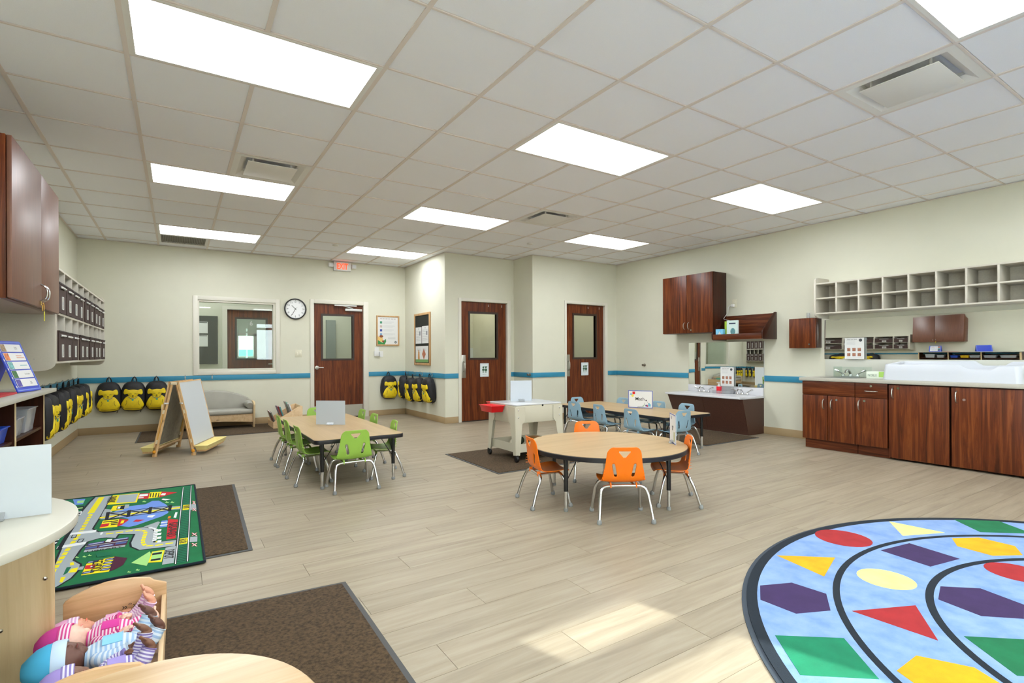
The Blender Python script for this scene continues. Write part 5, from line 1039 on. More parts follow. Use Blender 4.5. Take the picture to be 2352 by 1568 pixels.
RUG= [('g',[(-0.531,5.061),(-0.423,5.042),(-0.431,4.629),(-0.434,4.45),(-0.443,4.211),(-0.445,4.137),(-0.406,4.046),(-0.226,4.007),(-0.178,4.005),(-0.141,3.951),(-0.119,3.878),(-0.115,3.645),(-0.002,3.621),(-0.008,3.505),(-0.182,3.542),(-0.223,3.629),(-0.231,3.708),(-0.221,3.875),(-0.299,3.926),(-0.306,3.849),(-0.36,3.891),(-0.386,3.902),(-0.437,3.87),(-0.454,3.733),(-0.463,3.56),(-0.422,3.471),(-0.416,3.397),(-0.434,3.278),(-0.473,3.191),(-0.486,3.167),(-0.54,3.202),(-0.536,3.495),(-0.554,3.922),(-0.555,4.348),(-0.57,4.456),(-0.546,4.903)]),('k',[(-0.531,5.061),(-0.423,5.042),(-0.431,4.629),(-0.434,4.45),(-0.443,4.211),(-0.445,4.137),(-0.406,4.046),(-0.226,4.007),(-0.178,4.005),(-0.141,3.951),(-0.119,3.878),(-0.115,3.645),(-0.002,3.621),(-0.008,3.505),(-0.182,3.542),(-0.223,3.629),(-0.231,3.708),(-0.221,3.875),(-0.299,3.926),(-0.306,3.849),(-0.36,3.891),(-0.386,3.902),(-0.437,3.87),(-0.454,3.733),(-0.463,3.56),(-0.422,3.471),(-0.416,3.397),(-0.434,3.278),(-0.473,3.191),(-0.486,3.167),(-0.54,3.202),(-0.536,3.495),(-0.554,3.922),(-0.555,4.348),(-0.57,4.456),(-0.546,4.903),(-0.531,5.061)],0.01),('g',[(-0.431,4.629),(-0.434,4.45),(-0.371,4.4),(-0.386,4.581)]),('y',[(-0.488,5.025),(-0.501,4.565)],0.036),('y',[(-0.497,4.527),(-0.497,4.487)],0.022),('y',[(-0.497,4.46),(-0.498,4.42)],0.022),('y',[(-0.498,4.393),(-0.498,4.353)],0.022),('y',[(-0.498,4.326),(-0.499,4.286)],0.022),('y',[(-0.499,4.259),(-0.499,4.219)],0.022),('y',[(-0.499,4.192),(-0.5,4.152)],0.022),('y',[(-0.5,4.125),(-0.501,4.085)],0.022),('y',[(-0.502,4.058),(-0.504,4.018)],0.022),('y',[(-0.505,3.991),(-0.507,3.951)],0.022),('y',[(-0.508,3.924),(-0.511,3.884)],0.022),('y',[(-0.512,3.857),(-0.514,3.817)],0.022),('y',[(-0.515,3.79),(-0.517,3.75)],0.022),('y',[(-0.517,3.723),(-0.519,3.683)],0.022),('y',[(-0.519,3.656),(-0.521,3.616)],0.022),('y',[(-0.521,3.589),(-0.522,3.549)],0.022),('y',[(-0.523,3.522),(-0.524,3.482)],0.022),('y',[(-0.525,3.455),(-0.525,3.415)],0.022),('y',[(-0.526,3.388),(-0.526,3.348)],0.022),('y',[(-0.361,3.974),(-0.332,3.969)],0.02),('y',[(-0.313,3.965),(-0.285,3.964)],0.02),('y',[(-0.265,3.965),(-0.237,3.962)],0.02),('y',[(-0.218,3.958),(-0.195,3.943)],0.02),('y',[(-0.184,3.927),(-0.168,3.903)],0.02),('y',[(-0.167,3.884),(-0.165,3.855)],0.02),('y',[(-0.166,3.835),(-0.167,3.806)],0.02),('y',[(-0.168,3.787),(-0.169,3.758)],0.02),('y',[(-0.17,3.739),(-0.171,3.709)],0.02),('y',[(-0.17,3.69),(-0.167,3.661)],0.02),('y',[(-0.165,3.642),(-0.157,3.615)],0.02),('y',[(-0.147,3.598),(-0.122,3.584)],0.02),('y',[(-0.104,3.577),(-0.075,3.576)],0.02),('y',[(-0.056,3.576),(-0.027,3.571)],0.02),('w',[(-0.554,4.094),(-0.55,4.093)],0.05),('w',[(-0.546,4.093),(-0.542,4.092)],0.05),('w',[(-0.538,4.092),(-0.534,4.091)],0.05),('w',[(-0.531,4.09),(-0.527,4.09)],0.05),('w',[(-0.523,4.089),(-0.519,4.089)],0.05),('w',[(-0.515,4.088),(-0.511,4.087)],0.05),('w',[(-0.507,4.087),(-0.503,4.086)],0.05),('w',[(-0.499,4.086),(-0.495,4.085)],0.05),('w',[(-0.492,4.085),(-0.488,4.084)],0.05),('w',[(-0.484,4.083),(-0.48,4.083)],0.05),('w',[(-0.476,4.082),(-0.472,4.082)],0.05),('w',[(-0.468,4.081),(-0.464,4.08)],0.05),('w',[(-0.46,4.08),(-0.456,4.079)],0.05),('w',[(-0.452,4.079),(-0.449,4.078)],0.05),('w',[(-0.445,4.077),(-0.441,4.077)],0.05),('w',[(-0.437,4.076),(-0.433,4.076)],0.05),('w',[(-0.561,3.846),(-0.558,3.846)],0.05),('w',[(-0.554,3.846),(-0.551,3.846)],0.05),('w',[(-0.548,3.846),(-0.544,3.846)],0.05),('w',[(-0.541,3.847),(-0.537,3.847)],0.05),('w',[(-0.534,3.847),(-0.531,3.847)],0.05),('w',[(-0.527,3.847),(-0.524,3.847)],0.05),('w',[(-0.521,3.847),(-0.517,3.847)],0.05),('w',[(-0.514,3.847),(-0.51,3.847)],0.05),('w',[(-0.507,3.848),(-0.504,3.848)],0.05),('w',[(-0.5,3.848),(-0.497,3.848)],0.05),('w',[(-0.494,3.848),(-0.49,3.848)],0.05),('w',[(-0.487,3.848),(-0.483,3.848)],0.05),('w',[(-0.48,3.848),(-0.477,3.848)],0.05),('w',[(-0.473,3.848),(-0.47,3.849)],0.05),('w',[(-0.467,3.849),(-0.463,3.849)],0.05),('w',[(-0.46,3.849),(-0.456,3.849)],0.05),('y',[(-0.459,3.526),(-0.45,3.479),(-0.465,3.474),(-0.473,3.525)]),('y',[(-0.453,3.421),(-0.427,3.424),(-0.426,3.356),(-0.459,3.367)]),('y',[(-0.479,3.316),(-0.46,3.313),(-0.463,3.235),(-0.475,3.248)]),('d',[(-0.477,3.457),(-0.458,3.452),(-0.462,3.365),(-0.475,3.341)]),('w',[(-0.395,4.024),(-0.382,4.023),(-0.385,3.976),(-0.395,3.978)]),('k',[(-0.535,4.068),(-0.509,4.058),(-0.509,3.99),(-0.533,3.999)]),('g',[(-0.53,4.054),(-0.513,4.048),(-0.514,4.004),(-0.529,4.007)]),('k',[(-0.489,3.95),(-0.462,3.942),(-0.465,3.876),(-0.492,3.887)]),('g',[(-0.485,3.938),(-0.467,3.932),(-0.47,3.889),(-0.487,3.895)]),('y',[(-0.43,4.745),(-0.42,5.041),(-0.251,5.016),(-0.253,4.705)]),('g',[(-0.379,4.772),(-0.378,5.026),(-0.259,4.993),(-0.264,4.732)]),('r',[(-0.252,4.813),(-0.25,4.991),(-0.184,4.971),(-0.187,4.781)]),('w',[(-0.25,4.889),(-0.247,4.962),(-0.193,4.947),(-0.195,4.875)]),('w',[(-0.251,4.83),(-0.249,4.864),(-0.217,4.854),(-0.218,4.821)]),('y',[(-0.187,4.788),(-0.182,4.993),(-0.105,4.961),(-0.116,4.778)]),('r',[(-0.12,4.774),(-0.105,4.966),(-0.003,4.874)]),('w',[(-0.113,4.843),(-0.102,4.905),(-0.076,4.887),(-0.083,4.823)]),('k',[(-0.18,4.82),(-0.179,4.968),(-0.173,4.966),(-0.173,4.818)]),('k',[(-0.163,4.809),(-0.162,4.956),(-0.155,4.954),(-0.156,4.807)]),('k',[(-0.146,4.798),(-0.144,4.944),(-0.137,4.942),(-0.139,4.795)]),('k',[(-0.129,4.786),(-0.126,4.933),(-0.12,4.931),(-0.122,4.784)]),('b',[(-0.376,4.5),(-0.294,4.615),(-0.196,4.61),(-0.159,4.688),(-0.118,4.671),(-0.074,4.529),(-0.053,4.436),(-0.055,4.27),(-0.088,4.204),(-0.159,4.134),(-0.225,4.067),(-0.259,4.056),(-0.314,4.118),(-0.272,4.258),(-0.378,4.396)]),('y',[(-0.394,4.539),(-0.389,4.688),(-0.323,4.674),(-0.322,4.529)]),('k',[(-0.362,4.565),(-0.362,4.661),(-0.316,4.66),(-0.316,4.544)]),('w',[(-0.358,4.581),(-0.358,4.648),(-0.342,4.643),(-0.343,4.576)]),('g',[(-0.318,4.551),(-0.32,4.682),(-0.294,4.671),(-0.292,4.575)]),('g',[(-0.431,4.431),(-0.395,4.513),(-0.273,4.45),(-0.152,4.463),(-0.041,4.438),(0.017,4.419),(0.012,4.326),(-0.044,4.345),(-0.155,4.345),(-0.273,4.344),(-0.389,4.327),(-0.43,4.354)]),('y',[(-0.43,4.393),(0.015,4.375)],0.035),('k',[(-0.401,4.499),(-0.272,4.326)],0.018),('k',[(-0.385,4.316),(-0.281,4.474)],0.018),('k',[(-0.401,4.499),(-0.281,4.474)],0.014),('k',[(-0.385,4.316),(-0.272,4.326)],0.014),('k',[(-0.281,4.474),(-0.155,4.327)],0.018),('k',[(-0.272,4.326),(-0.16,4.478)],0.018),('k',[(-0.281,4.474),(-0.16,4.478)],0.014),('k',[(-0.272,4.326),(-0.155,4.327)],0.014),('k',[(-0.16,4.478),(-0.04,4.333)],0.018),('k',[(-0.155,4.327),(-0.041,4.457)],0.018),('k',[(-0.16,4.478),(-0.041,4.457)],0.014),('k',[(-0.155,4.327),(-0.04,4.333)],0.014),('k',[(-0.403,4.518),(-0.393,4.305)],0.02),('k',[(-0.283,4.493),(-0.28,4.314)],0.02),('k',[(-0.161,4.498),(-0.163,4.315)],0.02),('k',[(-0.042,4.477),(-0.05,4.321)],0.02),('y',[(-0.411,4.127),(-0.411,4.301),(-0.325,4.285),(-0.321,4.1)]),('r',[(-0.412,4.142),(-0.412,4.222),(-0.369,4.217),(-0.37,4.148)]),('r',[(-0.323,4.109),(-0.323,4.292),(-0.268,4.236),(-0.301,4.125)]),('y',[(-0.311,4.17),(-0.309,4.241),(-0.293,4.236),(-0.295,4.168)]),('k',[(-0.362,4.252),(-0.332,4.249)],0.022),('k',[(-0.359,4.212),(-0.329,4.208)],0.022),('k',[(-0.355,4.172),(-0.326,4.168)],0.022),('k',[(-0.402,4.263),(-0.366,4.258)],0.022),('r',[(-0.245,4.174),(-0.23,4.213),(-0.182,4.178),(-0.216,4.147)]),('w',[(-0.173,4.235),(-0.167,4.274),(-0.126,4.264),(-0.143,4.206)]),('w',[(-0.102,4.692),(-0.094,4.719),(-0.043,4.664),(-0.076,4.65)]),('g',[(-0.181,4.008),(-0.107,4.083),(-0.096,4.06),(-0.113,3.918)]),('b',[(-0.095,3.935),(-0.089,4.088),(-0.056,4.082),(-0.058,3.926)]),('w',[(-0.088,4.039),(-0.059,4.036)],0.02),('w',[(-0.092,3.979),(-0.06,3.973)],0.02),('r',[(-0.057,3.656),(-0.053,4.105),(0.002,4.06),(-0.012,3.652)]),('w',[(-0.106,3.898),(-0.085,3.895),(-0.087,3.845),(-0.108,3.849)]),('y',[(-0.114,3.886),(-0.105,3.885),(-0.107,3.858),(-0.115,3.858)]),('w',[(-0.104,3.818),(-0.083,3.814),(-0.086,3.767),(-0.106,3.77)]),('y',[(-0.112,3.806),(-0.103,3.805),(-0.105,3.779),(-0.113,3.78)]),('w',[(-0.102,3.741),(-0.082,3.737),(-0.084,3.692),(-0.104,3.695)]),('y',[(-0.109,3.73),(-0.101,3.728),(-0.103,3.704),(-0.111,3.704)]),('w',[(-0.1,3.667),(-0.08,3.663),(-0.082,3.619),(-0.102,3.623)]),('y',[(-0.107,3.656),(-0.099,3.655),(-0.101,3.631),(-0.109,3.632)]),('w',[(-0.146,3.969),(-0.136,3.95)],0.02),('w',[(-0.13,3.937),(-0.121,3.918)],0.02),('w',[(-0.114,3.906),(-0.113,3.885)],0.02),('w',[(-0.113,3.871),(-0.113,3.849)],0.02),('w',[(-0.114,3.835),(-0.114,3.814)],0.02),('w',[(-0.114,3.8),(-0.114,3.778)],0.02),('w',[(-0.114,3.764),(-0.114,3.743)],0.02),('w',[(-0.114,3.729),(-0.115,3.708)],0.02),('w',[(-0.115,3.693),(-0.115,3.672)],0.02),('o',[(-0.057,4.124),(-0.052,4.18),(-0.037,4.173),(-0.042,4.117)]),('w',[(-0.024,4.127),(-0.013,4.26),(-0.001,4.252),(-0.009,4.109)]),('g',[(-0.435,3.668),(-0.434,3.732),(-0.251,3.728),(-0.251,3.648)]),('m',[(-0.437,3.708),(-0.435,3.825),(-0.357,3.83),(-0.35,3.787),(-0.321,3.819),(-0.318,3.837),(-0.243,3.827),(-0.246,3.681)]),('n',[(-0.424,3.805),(-0.367,3.807)],0.035),('n',[(-0.31,3.814),(-0.253,3.814)],0.035),('n',[(-0.428,3.734),(-0.39,3.733)],0.035),('n',[(-0.369,3.731),(-0.315,3.726)],0.035),('n',[(-0.294,3.735),(-0.257,3.732)],0.035),('w',[(-0.424,3.805),(-0.367,3.807)],0.008),('w',[(-0.31,3.814),(-0.253,3.814)],0.008),('w',[(-0.369,3.731),(-0.315,3.726)],0.008),('g',[(-0.438,3.771),(-0.247,3.764)],0.012),('w',[(-0.354,3.809),(-0.347,3.849),(-0.323,3.844),(-0.329,3.789)]),('y',[(-0.4,3.29),(-0.397,3.485),(-0.283,3.495),(-0.29,3.271)]),('m',[(-0.29,3.271),(-0.286,3.503),(-0.227,3.437),(-0.237,3.334),(-0.265,3.288)]),('r',[(-0.397,3.373),(-0.399,3.43),(-0.357,3.42),(-0.356,3.358)]),('w',[(-0.376,3.39),(-0.375,3.41),(-0.367,3.406),(-0.367,3.387)]),('k',[(-0.391,3.476),(-0.357,3.472)],0.035),('n',[(-0.391,3.476),(-0.357,3.472)],0.022),('w',[(-0.391,3.476),(-0.357,3.472)],0.006),('k',[(-0.392,3.319),(-0.36,3.317)],0.035),('n',[(-0.392,3.319),(-0.36,3.317)],0.022),('w',[(-0.392,3.319),(-0.36,3.317)],0.006),('k',[(-0.316,3.468),(-0.293,3.466)],0.035),('n',[(-0.316,3.468),(-0.293,3.466)],0.022),('w',[(-0.316,3.468),(-0.293,3.466)],0.006),('k',[(-0.318,3.418),(-0.294,3.415)],0.035),('n',[(-0.318,3.418),(-0.294,3.415)],0.022),('w',[(-0.318,3.418),(-0.294,3.415)],0.006),('k',[(-0.319,3.367),(-0.295,3.364)],0.035),('n',[(-0.319,3.367),(-0.295,3.364)],0.022),('w',[(-0.319,3.367),(-0.295,3.364)],0.006),('k',[(-0.319,3.319),(-0.296,3.313)],0.035),('n',[(-0.319,3.319),(-0.296,3.313)],0.022),('w',[(-0.319,3.319),(-0.296,3.313)],0.006),('g',[(-0.422,3.381),(-0.421,3.428),(-0.403,3.423),(-0.404,3.375)]),('l',[(-0.204,3.343),(-0.13,3.484),(-0.123,3.435),(-0.129,3.309),(-0.135,3.252)]),('y',[(-0.13,3.299),(-0.119,3.471),(-0.061,3.462),(-0.072,3.271)]),('l',[(-0.122,3.315),(-0.115,3.458),(-0.07,3.451),(-0.075,3.3)]),('k',[(-0.112,3.438),(-0.113,3.411)],0.01),('k',[(-0.114,3.341),(-0.116,3.316)],0.01),('k',[(-0.103,3.437),(-0.105,3.41)],0.01),('k',[(-0.106,3.34),(-0.108,3.315)],0.01),('k',[(-0.095,3.436),(-0.096,3.409)],0.01),('k',[(-0.098,3.339),(-0.1,3.313)],0.01),('k',[(-0.086,3.435),(-0.088,3.408)],0.01),('k',[(-0.09,3.338),(-0.091,3.312)],0.01),('k',[(-0.078,3.434),(-0.08,3.407)],0.01),('k',[(-0.082,3.337),(-0.083,3.311)],0.01),('g',[(-0.069,3.226),(-0.058,3.502),(-0.006,3.504),(-0.019,3.221)]),('d',[(0.038,5.031),(0.094,5.054),(0.042,3.206),(-0.011,3.205)]),('k',[(0.037,4.974),(0.093,4.996)],0.006),('k',[(0.035,4.912),(0.091,4.933)],0.006),('k',[(0.033,4.852),(0.089,4.871)],0.006),('k',[(0.032,4.792),(0.087,4.812)],0.006),('k',[(0.03,4.735),(0.086,4.753)],0.006),('k',[(0.029,4.678),(0.084,4.696)],0.006),('k',[(0.027,4.623),(0.083,4.641)],0.006),('k',[(0.026,4.57),(0.081,4.586)],0.006),('k',[(0.024,4.517),(0.08,4.533)],0.006),('k',[(0.023,4.466),(0.078,4.482)],0.006),('k',[(0.022,4.416),(0.077,4.431)],0.006),('k',[(0.02,4.367),(0.075,4.381)],0.006),('k',[(0.019,4.319),(0.074,4.333)],0.006),('k',[(0.018,4.272),(0.073,4.286)],0.006),('k',[(0.017,4.227),(0.071,4.239)],0.006),('k',[(0.015,4.182),(0.07,4.194)],0.006),('k',[(0.014,4.138),(0.069,4.15)],0.006),('k',[(0.013,4.095),(0.068,4.106)],0.006),('k',[(0.012,4.053),(0.066,4.064)],0.006),('k',[(0.011,4.012),(0.065,4.022)],0.006),('k',[(0.01,3.972),(0.064,3.981)],0.006),('k',[(0.009,3.932),(0.063,3.942)],0.006),('k',[(0.008,3.893),(0.062,3.902)],0.006),('k',[(0.007,3.855),(0.061,3.864)],0.006),('k',[(0.006,3.818),(0.06,3.826)],0.006),('k',[(0.005,3.782),(0.059,3.79)],0.006),('k',[(0.004,3.746),(0.058,3.753)],0.006),('k',[(0.003,3.711),(0.057,3.718)],0.006),('k',[(0.002,3.676),(0.056,3.683)],0.006),('k',[(0.001,3.643),(0.055,3.649)],0.006),('k',[(0.0,3.609),(0.054,3.615)],0.006),('k',[(-0.001,3.577),(0.053,3.582)],0.006),('k',[(-0.001,3.545),(0.052,3.55)],0.006),('k',[(-0.002,3.514),(0.051,3.518)],0.006),('k',[(-0.003,3.483),(0.05,3.487)],0.006),('k',[(-0.004,3.452),(0.049,3.457)],0.006),('k',[(-0.005,3.423),(0.048,3.426)],0.006),('k',[(-0.006,3.393),(0.048,3.397)],0.006),('k',[(-0.006,3.365),(0.047,3.368)],0.006),('k',[(-0.007,3.336),(0.046,3.339)],0.006),('k',[(-0.008,3.309),(0.045,3.311)],0.006),('k',[(-0.009,3.281),(0.044,3.284)],0.006),('k',[(-0.009,3.255),(0.044,3.257)],0.006),('k',[(-0.01,3.228),(0.043,3.23)],0.006),('k',[(0.038,5.031),(-0.011,3.198)],0.011),('w',[(0.038,5.031),(-0.011,3.198)],0.004),('k',[(0.094,5.059),(0.042,3.204)],0.011),('w',[(0.094,5.059),(0.042,3.204)],0.004),('y',[(0.028,4.287),(0.033,4.428),(0.072,4.416),(0.065,4.278)]),('y',[(0.005,3.515),(0.01,3.627),(0.051,3.62),(0.044,3.512)]),('g',[(0.075,4.265),(0.082,4.421),(0.122,4.409),(0.116,4.248)]),('g',[(0.057,3.531),(0.062,3.626),(0.098,3.615),(0.094,3.513)]),('r',[(0.094,4.513),(0.12,4.406)],0.009),('w',[(0.095,4.512),(0.12,4.406)],0.004),('r',[(0.092,4.424),(0.122,4.495)],0.009),('w',[(0.094,4.423),(0.122,4.495)],0.004),('r',[(0.089,4.307),(0.113,4.209)],0.009),('w',[(0.09,4.307),(0.113,4.209)],0.004),('r',[(0.087,4.226),(0.115,4.29)],0.009),('w',[(0.088,4.225),(0.115,4.29)],0.004),('r',[(0.073,3.704),(0.094,3.629)],0.009),('w',[(0.074,3.703),(0.094,3.629)],0.004),('r',[(0.072,3.644),(0.096,3.689)],0.009),('w',[(0.073,3.643),(0.096,3.689)],0.004),('r',[(0.069,3.498),(0.089,3.43)],0.009),('w',[(0.07,3.497),(0.089,3.43)],0.004),('r',[(0.068,3.444),(0.09,3.484)],0.009),('w',[(0.069,3.444),(0.09,3.484)],0.004),('d',[(-0.568,4.462),(-0.531,5.061),(-0.69,5.104),(-0.701,4.79)]),('k',[(-0.531,5.061),(-0.546,4.903),(-0.57,4.456)],0.014),('b',[(-0.661,5.064),(-0.584,5.034),(-0.579,4.864),(-0.624,4.864)]),('l',[(-0.626,4.998),(-0.586,4.989),(-0.582,4.907),(-0.619,4.915)]),('k',[(-0.605,4.802),(-0.565,4.805),(-0.559,4.696),(-0.592,4.699)]),('l',[(-0.596,4.762),(-0.567,4.762),(-0.565,4.728),(-0.594,4.728)]),('w',[(-0.589,4.641),(-0.557,4.648),(-0.552,4.546),(-0.58,4.547)]),('k',[(-0.581,4.609),(-0.56,4.612),(-0.559,4.571),(-0.579,4.573)]),('g',[(-0.567,4.421),(-0.546,4.415),(-0.544,4.341),(-0.566,4.355)]),('d',[(-0.585,3.82),(-0.558,3.989),(-0.555,4.348),(-0.577,4.362),(-0.653,4.146),(-0.614,3.725)]),('k',[(-0.555,4.348),(-0.558,3.989),(-0.557,3.801)],0.02),('y',[(-0.609,4.166),(-0.603,4.256),(-0.582,4.28),(-0.58,4.146)]),('r',[(-0.581,4.287),(-0.576,4.33),(-0.566,4.308),(-0.574,4.267)]),('w',[(-0.624,4.072),(-0.585,4.073),(-0.585,3.994),(-0.614,3.987)]),('k',[(-0.607,3.982),(-0.584,3.987),(-0.582,3.89),(-0.599,3.889)]),('w',[(-0.603,3.954),(-0.585,3.955),(-0.587,3.924),(-0.602,3.928)]),('l',[(-0.462,3.594),(-0.456,3.614),(-0.451,3.595),(-0.444,3.593),(-0.446,3.579)]),('l',[(-0.43,3.584),(-0.424,3.604),(-0.419,3.585),(-0.412,3.583),(-0.415,3.569)]),('l',[(-0.409,3.592),(-0.403,3.612),(-0.398,3.593),(-0.391,3.591),(-0.393,3.577)]),('l',[(-0.213,3.208),(-0.206,3.224),(-0.203,3.209),(-0.196,3.206),(-0.199,3.195)]),('l',[(-0.179,3.214),(-0.172,3.23),(-0.168,3.214),(-0.161,3.212),(-0.165,3.2)]),('l',[(-0.079,4.577),(-0.067,4.614),(-0.063,4.582),(-0.053,4.58),(-0.058,4.555)]),('l',[(-0.046,4.555),(-0.034,4.592),(-0.03,4.56),(-0.02,4.558),(-0.026,4.533)]),('l',[(-0.22,4.691),(-0.209,4.73),(-0.204,4.697),(-0.194,4.694),(-0.199,4.668)]),('d',[(-0.378,3.614),(-0.306,3.589),(-0.307,3.528),(-0.364,3.538)])]
# ================================================================== mats and rugs
def floor_mat_(label, pts, group='brown entrance mats', z=0.0005):
    cx_ = sum(p[0] for p in pts)/4; cy_ = sum(p[1] for p in pts)/4
    t = thing('floor_mat', label, 'mat', (cx_, cy_, 0), group=group)
    MB().prism(pts, z, z+.004).build('rubber_edge', MATE, t)
    ins = [(cx_+(x-cx_)*(1-.022/max(.2, abs(x-cx_))), cy_+(y-cy_)*(1-.022/max(.2, abs(y-cy_)))) for x, y in pts]
    MB().prism(ins, z+.0035, z+.009).build('pile', MATB, t, bevel=.002)
    return t
floor_mat_('brown mat under the toy crib in the left foreground', [(-.62,1.40),(.66,1.45),(.676,2.534),(-.62,2.63)])
floor_mat_('brown mat partly under the green town play rug', [(-.75,3.22),(.353,3.235),(.405,4.971),(-.75,5.0)])
floor_mat_('brown mat under the white sand table', [(2.458,4.051),(3.70,4.045),(3.72,5.19),(2.465,5.18)])
floor_mat_('brown mat under the low sink', [(5.25,3.91),(6.33,3.92),(6.36,5.2),(5.27,5.2)])
floor_mat_('brown mat under the grey couch and book bin', [(-.45,8.02),(1.78,8.07),(1.80,9.12),(-.45,9.12)])
# round shape rug
RC = (3.14, -.155); RR = 1.858
t = thing('round_rug', 'large round blue rug printed with coloured shapes, right foreground', 'rug', (RC[0], RC[1], 0))
RB = mat('rug_light_blue', '#92b0dd', 1, col2='#7699d2', vs=9, bump=.6, bs=500); NAVY = mat('rug_black_navy', '#14202c', 1, bump=.6, bs=500)
n = 160
MB().lathe([(0,.001),(RR,.001),(RR,.004),(RR-.02,.006),(0,.006)], (RC[0],RC[1],0), n).build('rug_binding', mat('rug_binding', '#3a434e', .9), t, smooth=True)
def annulus(name, r0, r1, z0, z1, m, RC=RC):
    vs = []; 
    for k in range(n):
        a = 2*pi*k/n; c_, s_ = cos(a), sin(a); vs += [(RC[0]+r0*c_,RC[1]+r0*s_,z1),(RC[0]+r1*c_,RC[1]+r1*s_,z1),(RC[0]+r1*c_,RC[1]+r1*s_,z0),(RC[0]+r0*c_,RC[1]+r0*s_,z0)]
    fs = [(4*k+q, 4*k+(q+1)%4, 4*((k+1)%n)+(q+1)%4, 4*((k+1)%n)+q) for k in range(n) for q in range(4)]
    return MB().add(vs, fs).build(name, m, t)
MB().lathe([(0,.006),(RR-.022,.006),(RR-.03,.0095),(0,.0095)], (RC[0],RC[1],0), n).build('rug_pile', RB, t, smooth=True)
annulus('black_ring', 1.795, 1.838, .006, .0105, NAVY); annulus('black_ring', 1.459, 1.487, .006, .0105, NAVY, (3.162,-.136)); annulus('black_ring', 1.064, 1.094, .006, .0105, NAVY, (3.155,-.085)); annulus('black_ring', .66, .69, .006, .0105, NAVY, (3.15,-.05))
SH = [('circle','#a5262a',None,(3.275,1.507,.143)), ('triangle','#f2f28e',[(3.842,1.493),(3.608,1.332),(3.879,1.217)]), ('parallelogram','#116e45',[(4.233,1.279),(4.43,1.109),(4.29,.924),(4.069,1.104)]),
 ('triangle','#e8a80e',[(2.697,1.571),(2.925,1.386),(2.633,1.298)]), ('hexagon','#3b2856',[(2.281,1.41),(2.434,1.346),(2.45,1.199),(2.307,1.112),(2.16,1.177),(2.152,1.329)]),
 ('square','#0f7a56',[(1.925,1.13),(2.124,.976),(1.954,.79),(1.758,.944)]), ('rectangle','#3b2856',[(3.24,1.3),(3.496,1.259),(3.45,1.02),(3.203,1.064)]),
 ('hexagon','#e8a80e',[(3.796,1.157),(3.94,1.075),(3.934,.918),(3.793,.855),(3.649,.939),(3.666,1.094)]), ('circle','#f2f490',None,(2.852,1.122,.118)),
 ('triangle','#a5262a',[(2.377,1.06),(2.656,.935),(2.402,.775)]), ('hexagon','#e8a80e',[(2.056,.778),(2.217,.779),(2.298,.64),(2.225,.50),(2.065,.49),(1.985,.635)]),
 ('circle','#a5262a',None,(3.47,.80,.125)), ('hexagon','#3b2856',[(2.968,.948),(3.095,.84),(3.049,.683),(2.889,.648),(2.774,.75),(2.805,.904)]), ('square','#116e45',[(2.52,.733),(2.70,.585),(2.555,.40),(2.36,.547)])]
SNAME = {'#a5262a':'red','#f2f28e':'pale yellow','#f2f490':'pale yellow','#116e45':'green','#0f7a56':'green','#e8a80e':'amber','#3b2856':'purple'}
ROT = [(0, SH), (radians(-112), SH), (radians(124), SH)]
for a, L_ in ROT:
    for s_ in L_:
        P = s_[2] or [(s_[3][0]+s_[3][2]*cos(2*pi*k/28), s_[3][1]+s_[3][2]*sin(2*pi*k/28)) for k in range(28)]
        if a: P = [(RC[0]+(x-RC[0])*cos(a)-(y-RC[1])*sin(a), RC[1]+(x-RC[0])*sin(a)+(y-RC[1])*cos(a)) for x, y in P]
        o = MB().prism(P, .008, .0107).build(s_[0], mat('rug_'+SNAME[s_[1]].replace(' ', '_')+s_[1][1:3], s_[1], 1, bump=.5, bs=500, var=.12, vs=10), t); o['label'] = '%s %s on the round rug' % (SNAME[s_[1]], s_[0])
# town play rug
t = thing('town_play_rug', 'green rug printed with a toy town of roads, school and depot', 'rug', (-.5, 4.1, 0))
RGM = mat('rug_green', '#0e6e40', 1, bump=.5, bs=500, var=.1, vs=12)
U0_, U1_, V0_, V1_ = -.82, .118, 3.165, 5.085
def rz_(x): return .011
nx, ny = 26, 3; vs = []; xs_ = [U0_+(U1_-U0_)*(k/nx)**.55 for k in range(nx+1)]
for x in xs_:
    for k in range(ny+1): vs.append((x, V0_+(V1_-V0_)*k/ny, rz_(x)+.0045))
m0 = len(vs)
for x in xs_:
    for k in range(ny+1): vs.append((x, V0_+(V1_-V0_)*k/ny, rz_(x)-.0015))
w1 = ny+1; fs = [(i*w1+k, (i+1)*w1+k, (i+1)*w1+k+1, i*w1+k+1) for i in range(nx) for k in range(ny)]; fs += [tuple(m0+q for q in f[::-1]) for f in fs]
edge = [k for k in range(w1)]; 
for i in range(nx): fs += [(i*w1, m0+i*w1, m0+(i+1)*w1, (i+1)*w1), (i*w1+ny, (i+1)*w1+ny, m0+(i+1)*w1+ny, m0+i*w1+ny)]
for k in range(ny): fs += [(k, k+1, m0+k+1, m0+k), (nx*w1+k, m0+nx*w1+k, m0+nx*w1+k+1, nx*w1+k+1)]
MB().add(vs, fs).build('rug_pile', RGM, t, smooth=True)
MB().tube([(U0_,V0_,rz_(U0_)+.002)]+[(x,V0_,rz_(x)+.002) for x in (-.5,-.1,.03,.06,.09)]+[(U1_,V0_,rz_(U1_)+.002),(U1_,4.1,rz_(U1_)+.002),(U1_,V1_,rz_(U1_)+.002)]+[(x,V1_,rz_(x)+.002) for x in (.09,.06,.03,-.1,-.5)]+[(U0_,V1_,.013)], .007, 8).build('black_binding', NAVY, t, smooth=True)
PC = dict(k='#141a22', g='#a4aeb2', y='#f0e010', r='#c8202c', w='#e8ecec', b='#6f94e0', d='#0b6b48', m='#4a1430', l='#a6dc84', n='#4a5f9a', o='#e8821a')
keys = list(PC); printm = MB(); zo = {'g': .0}
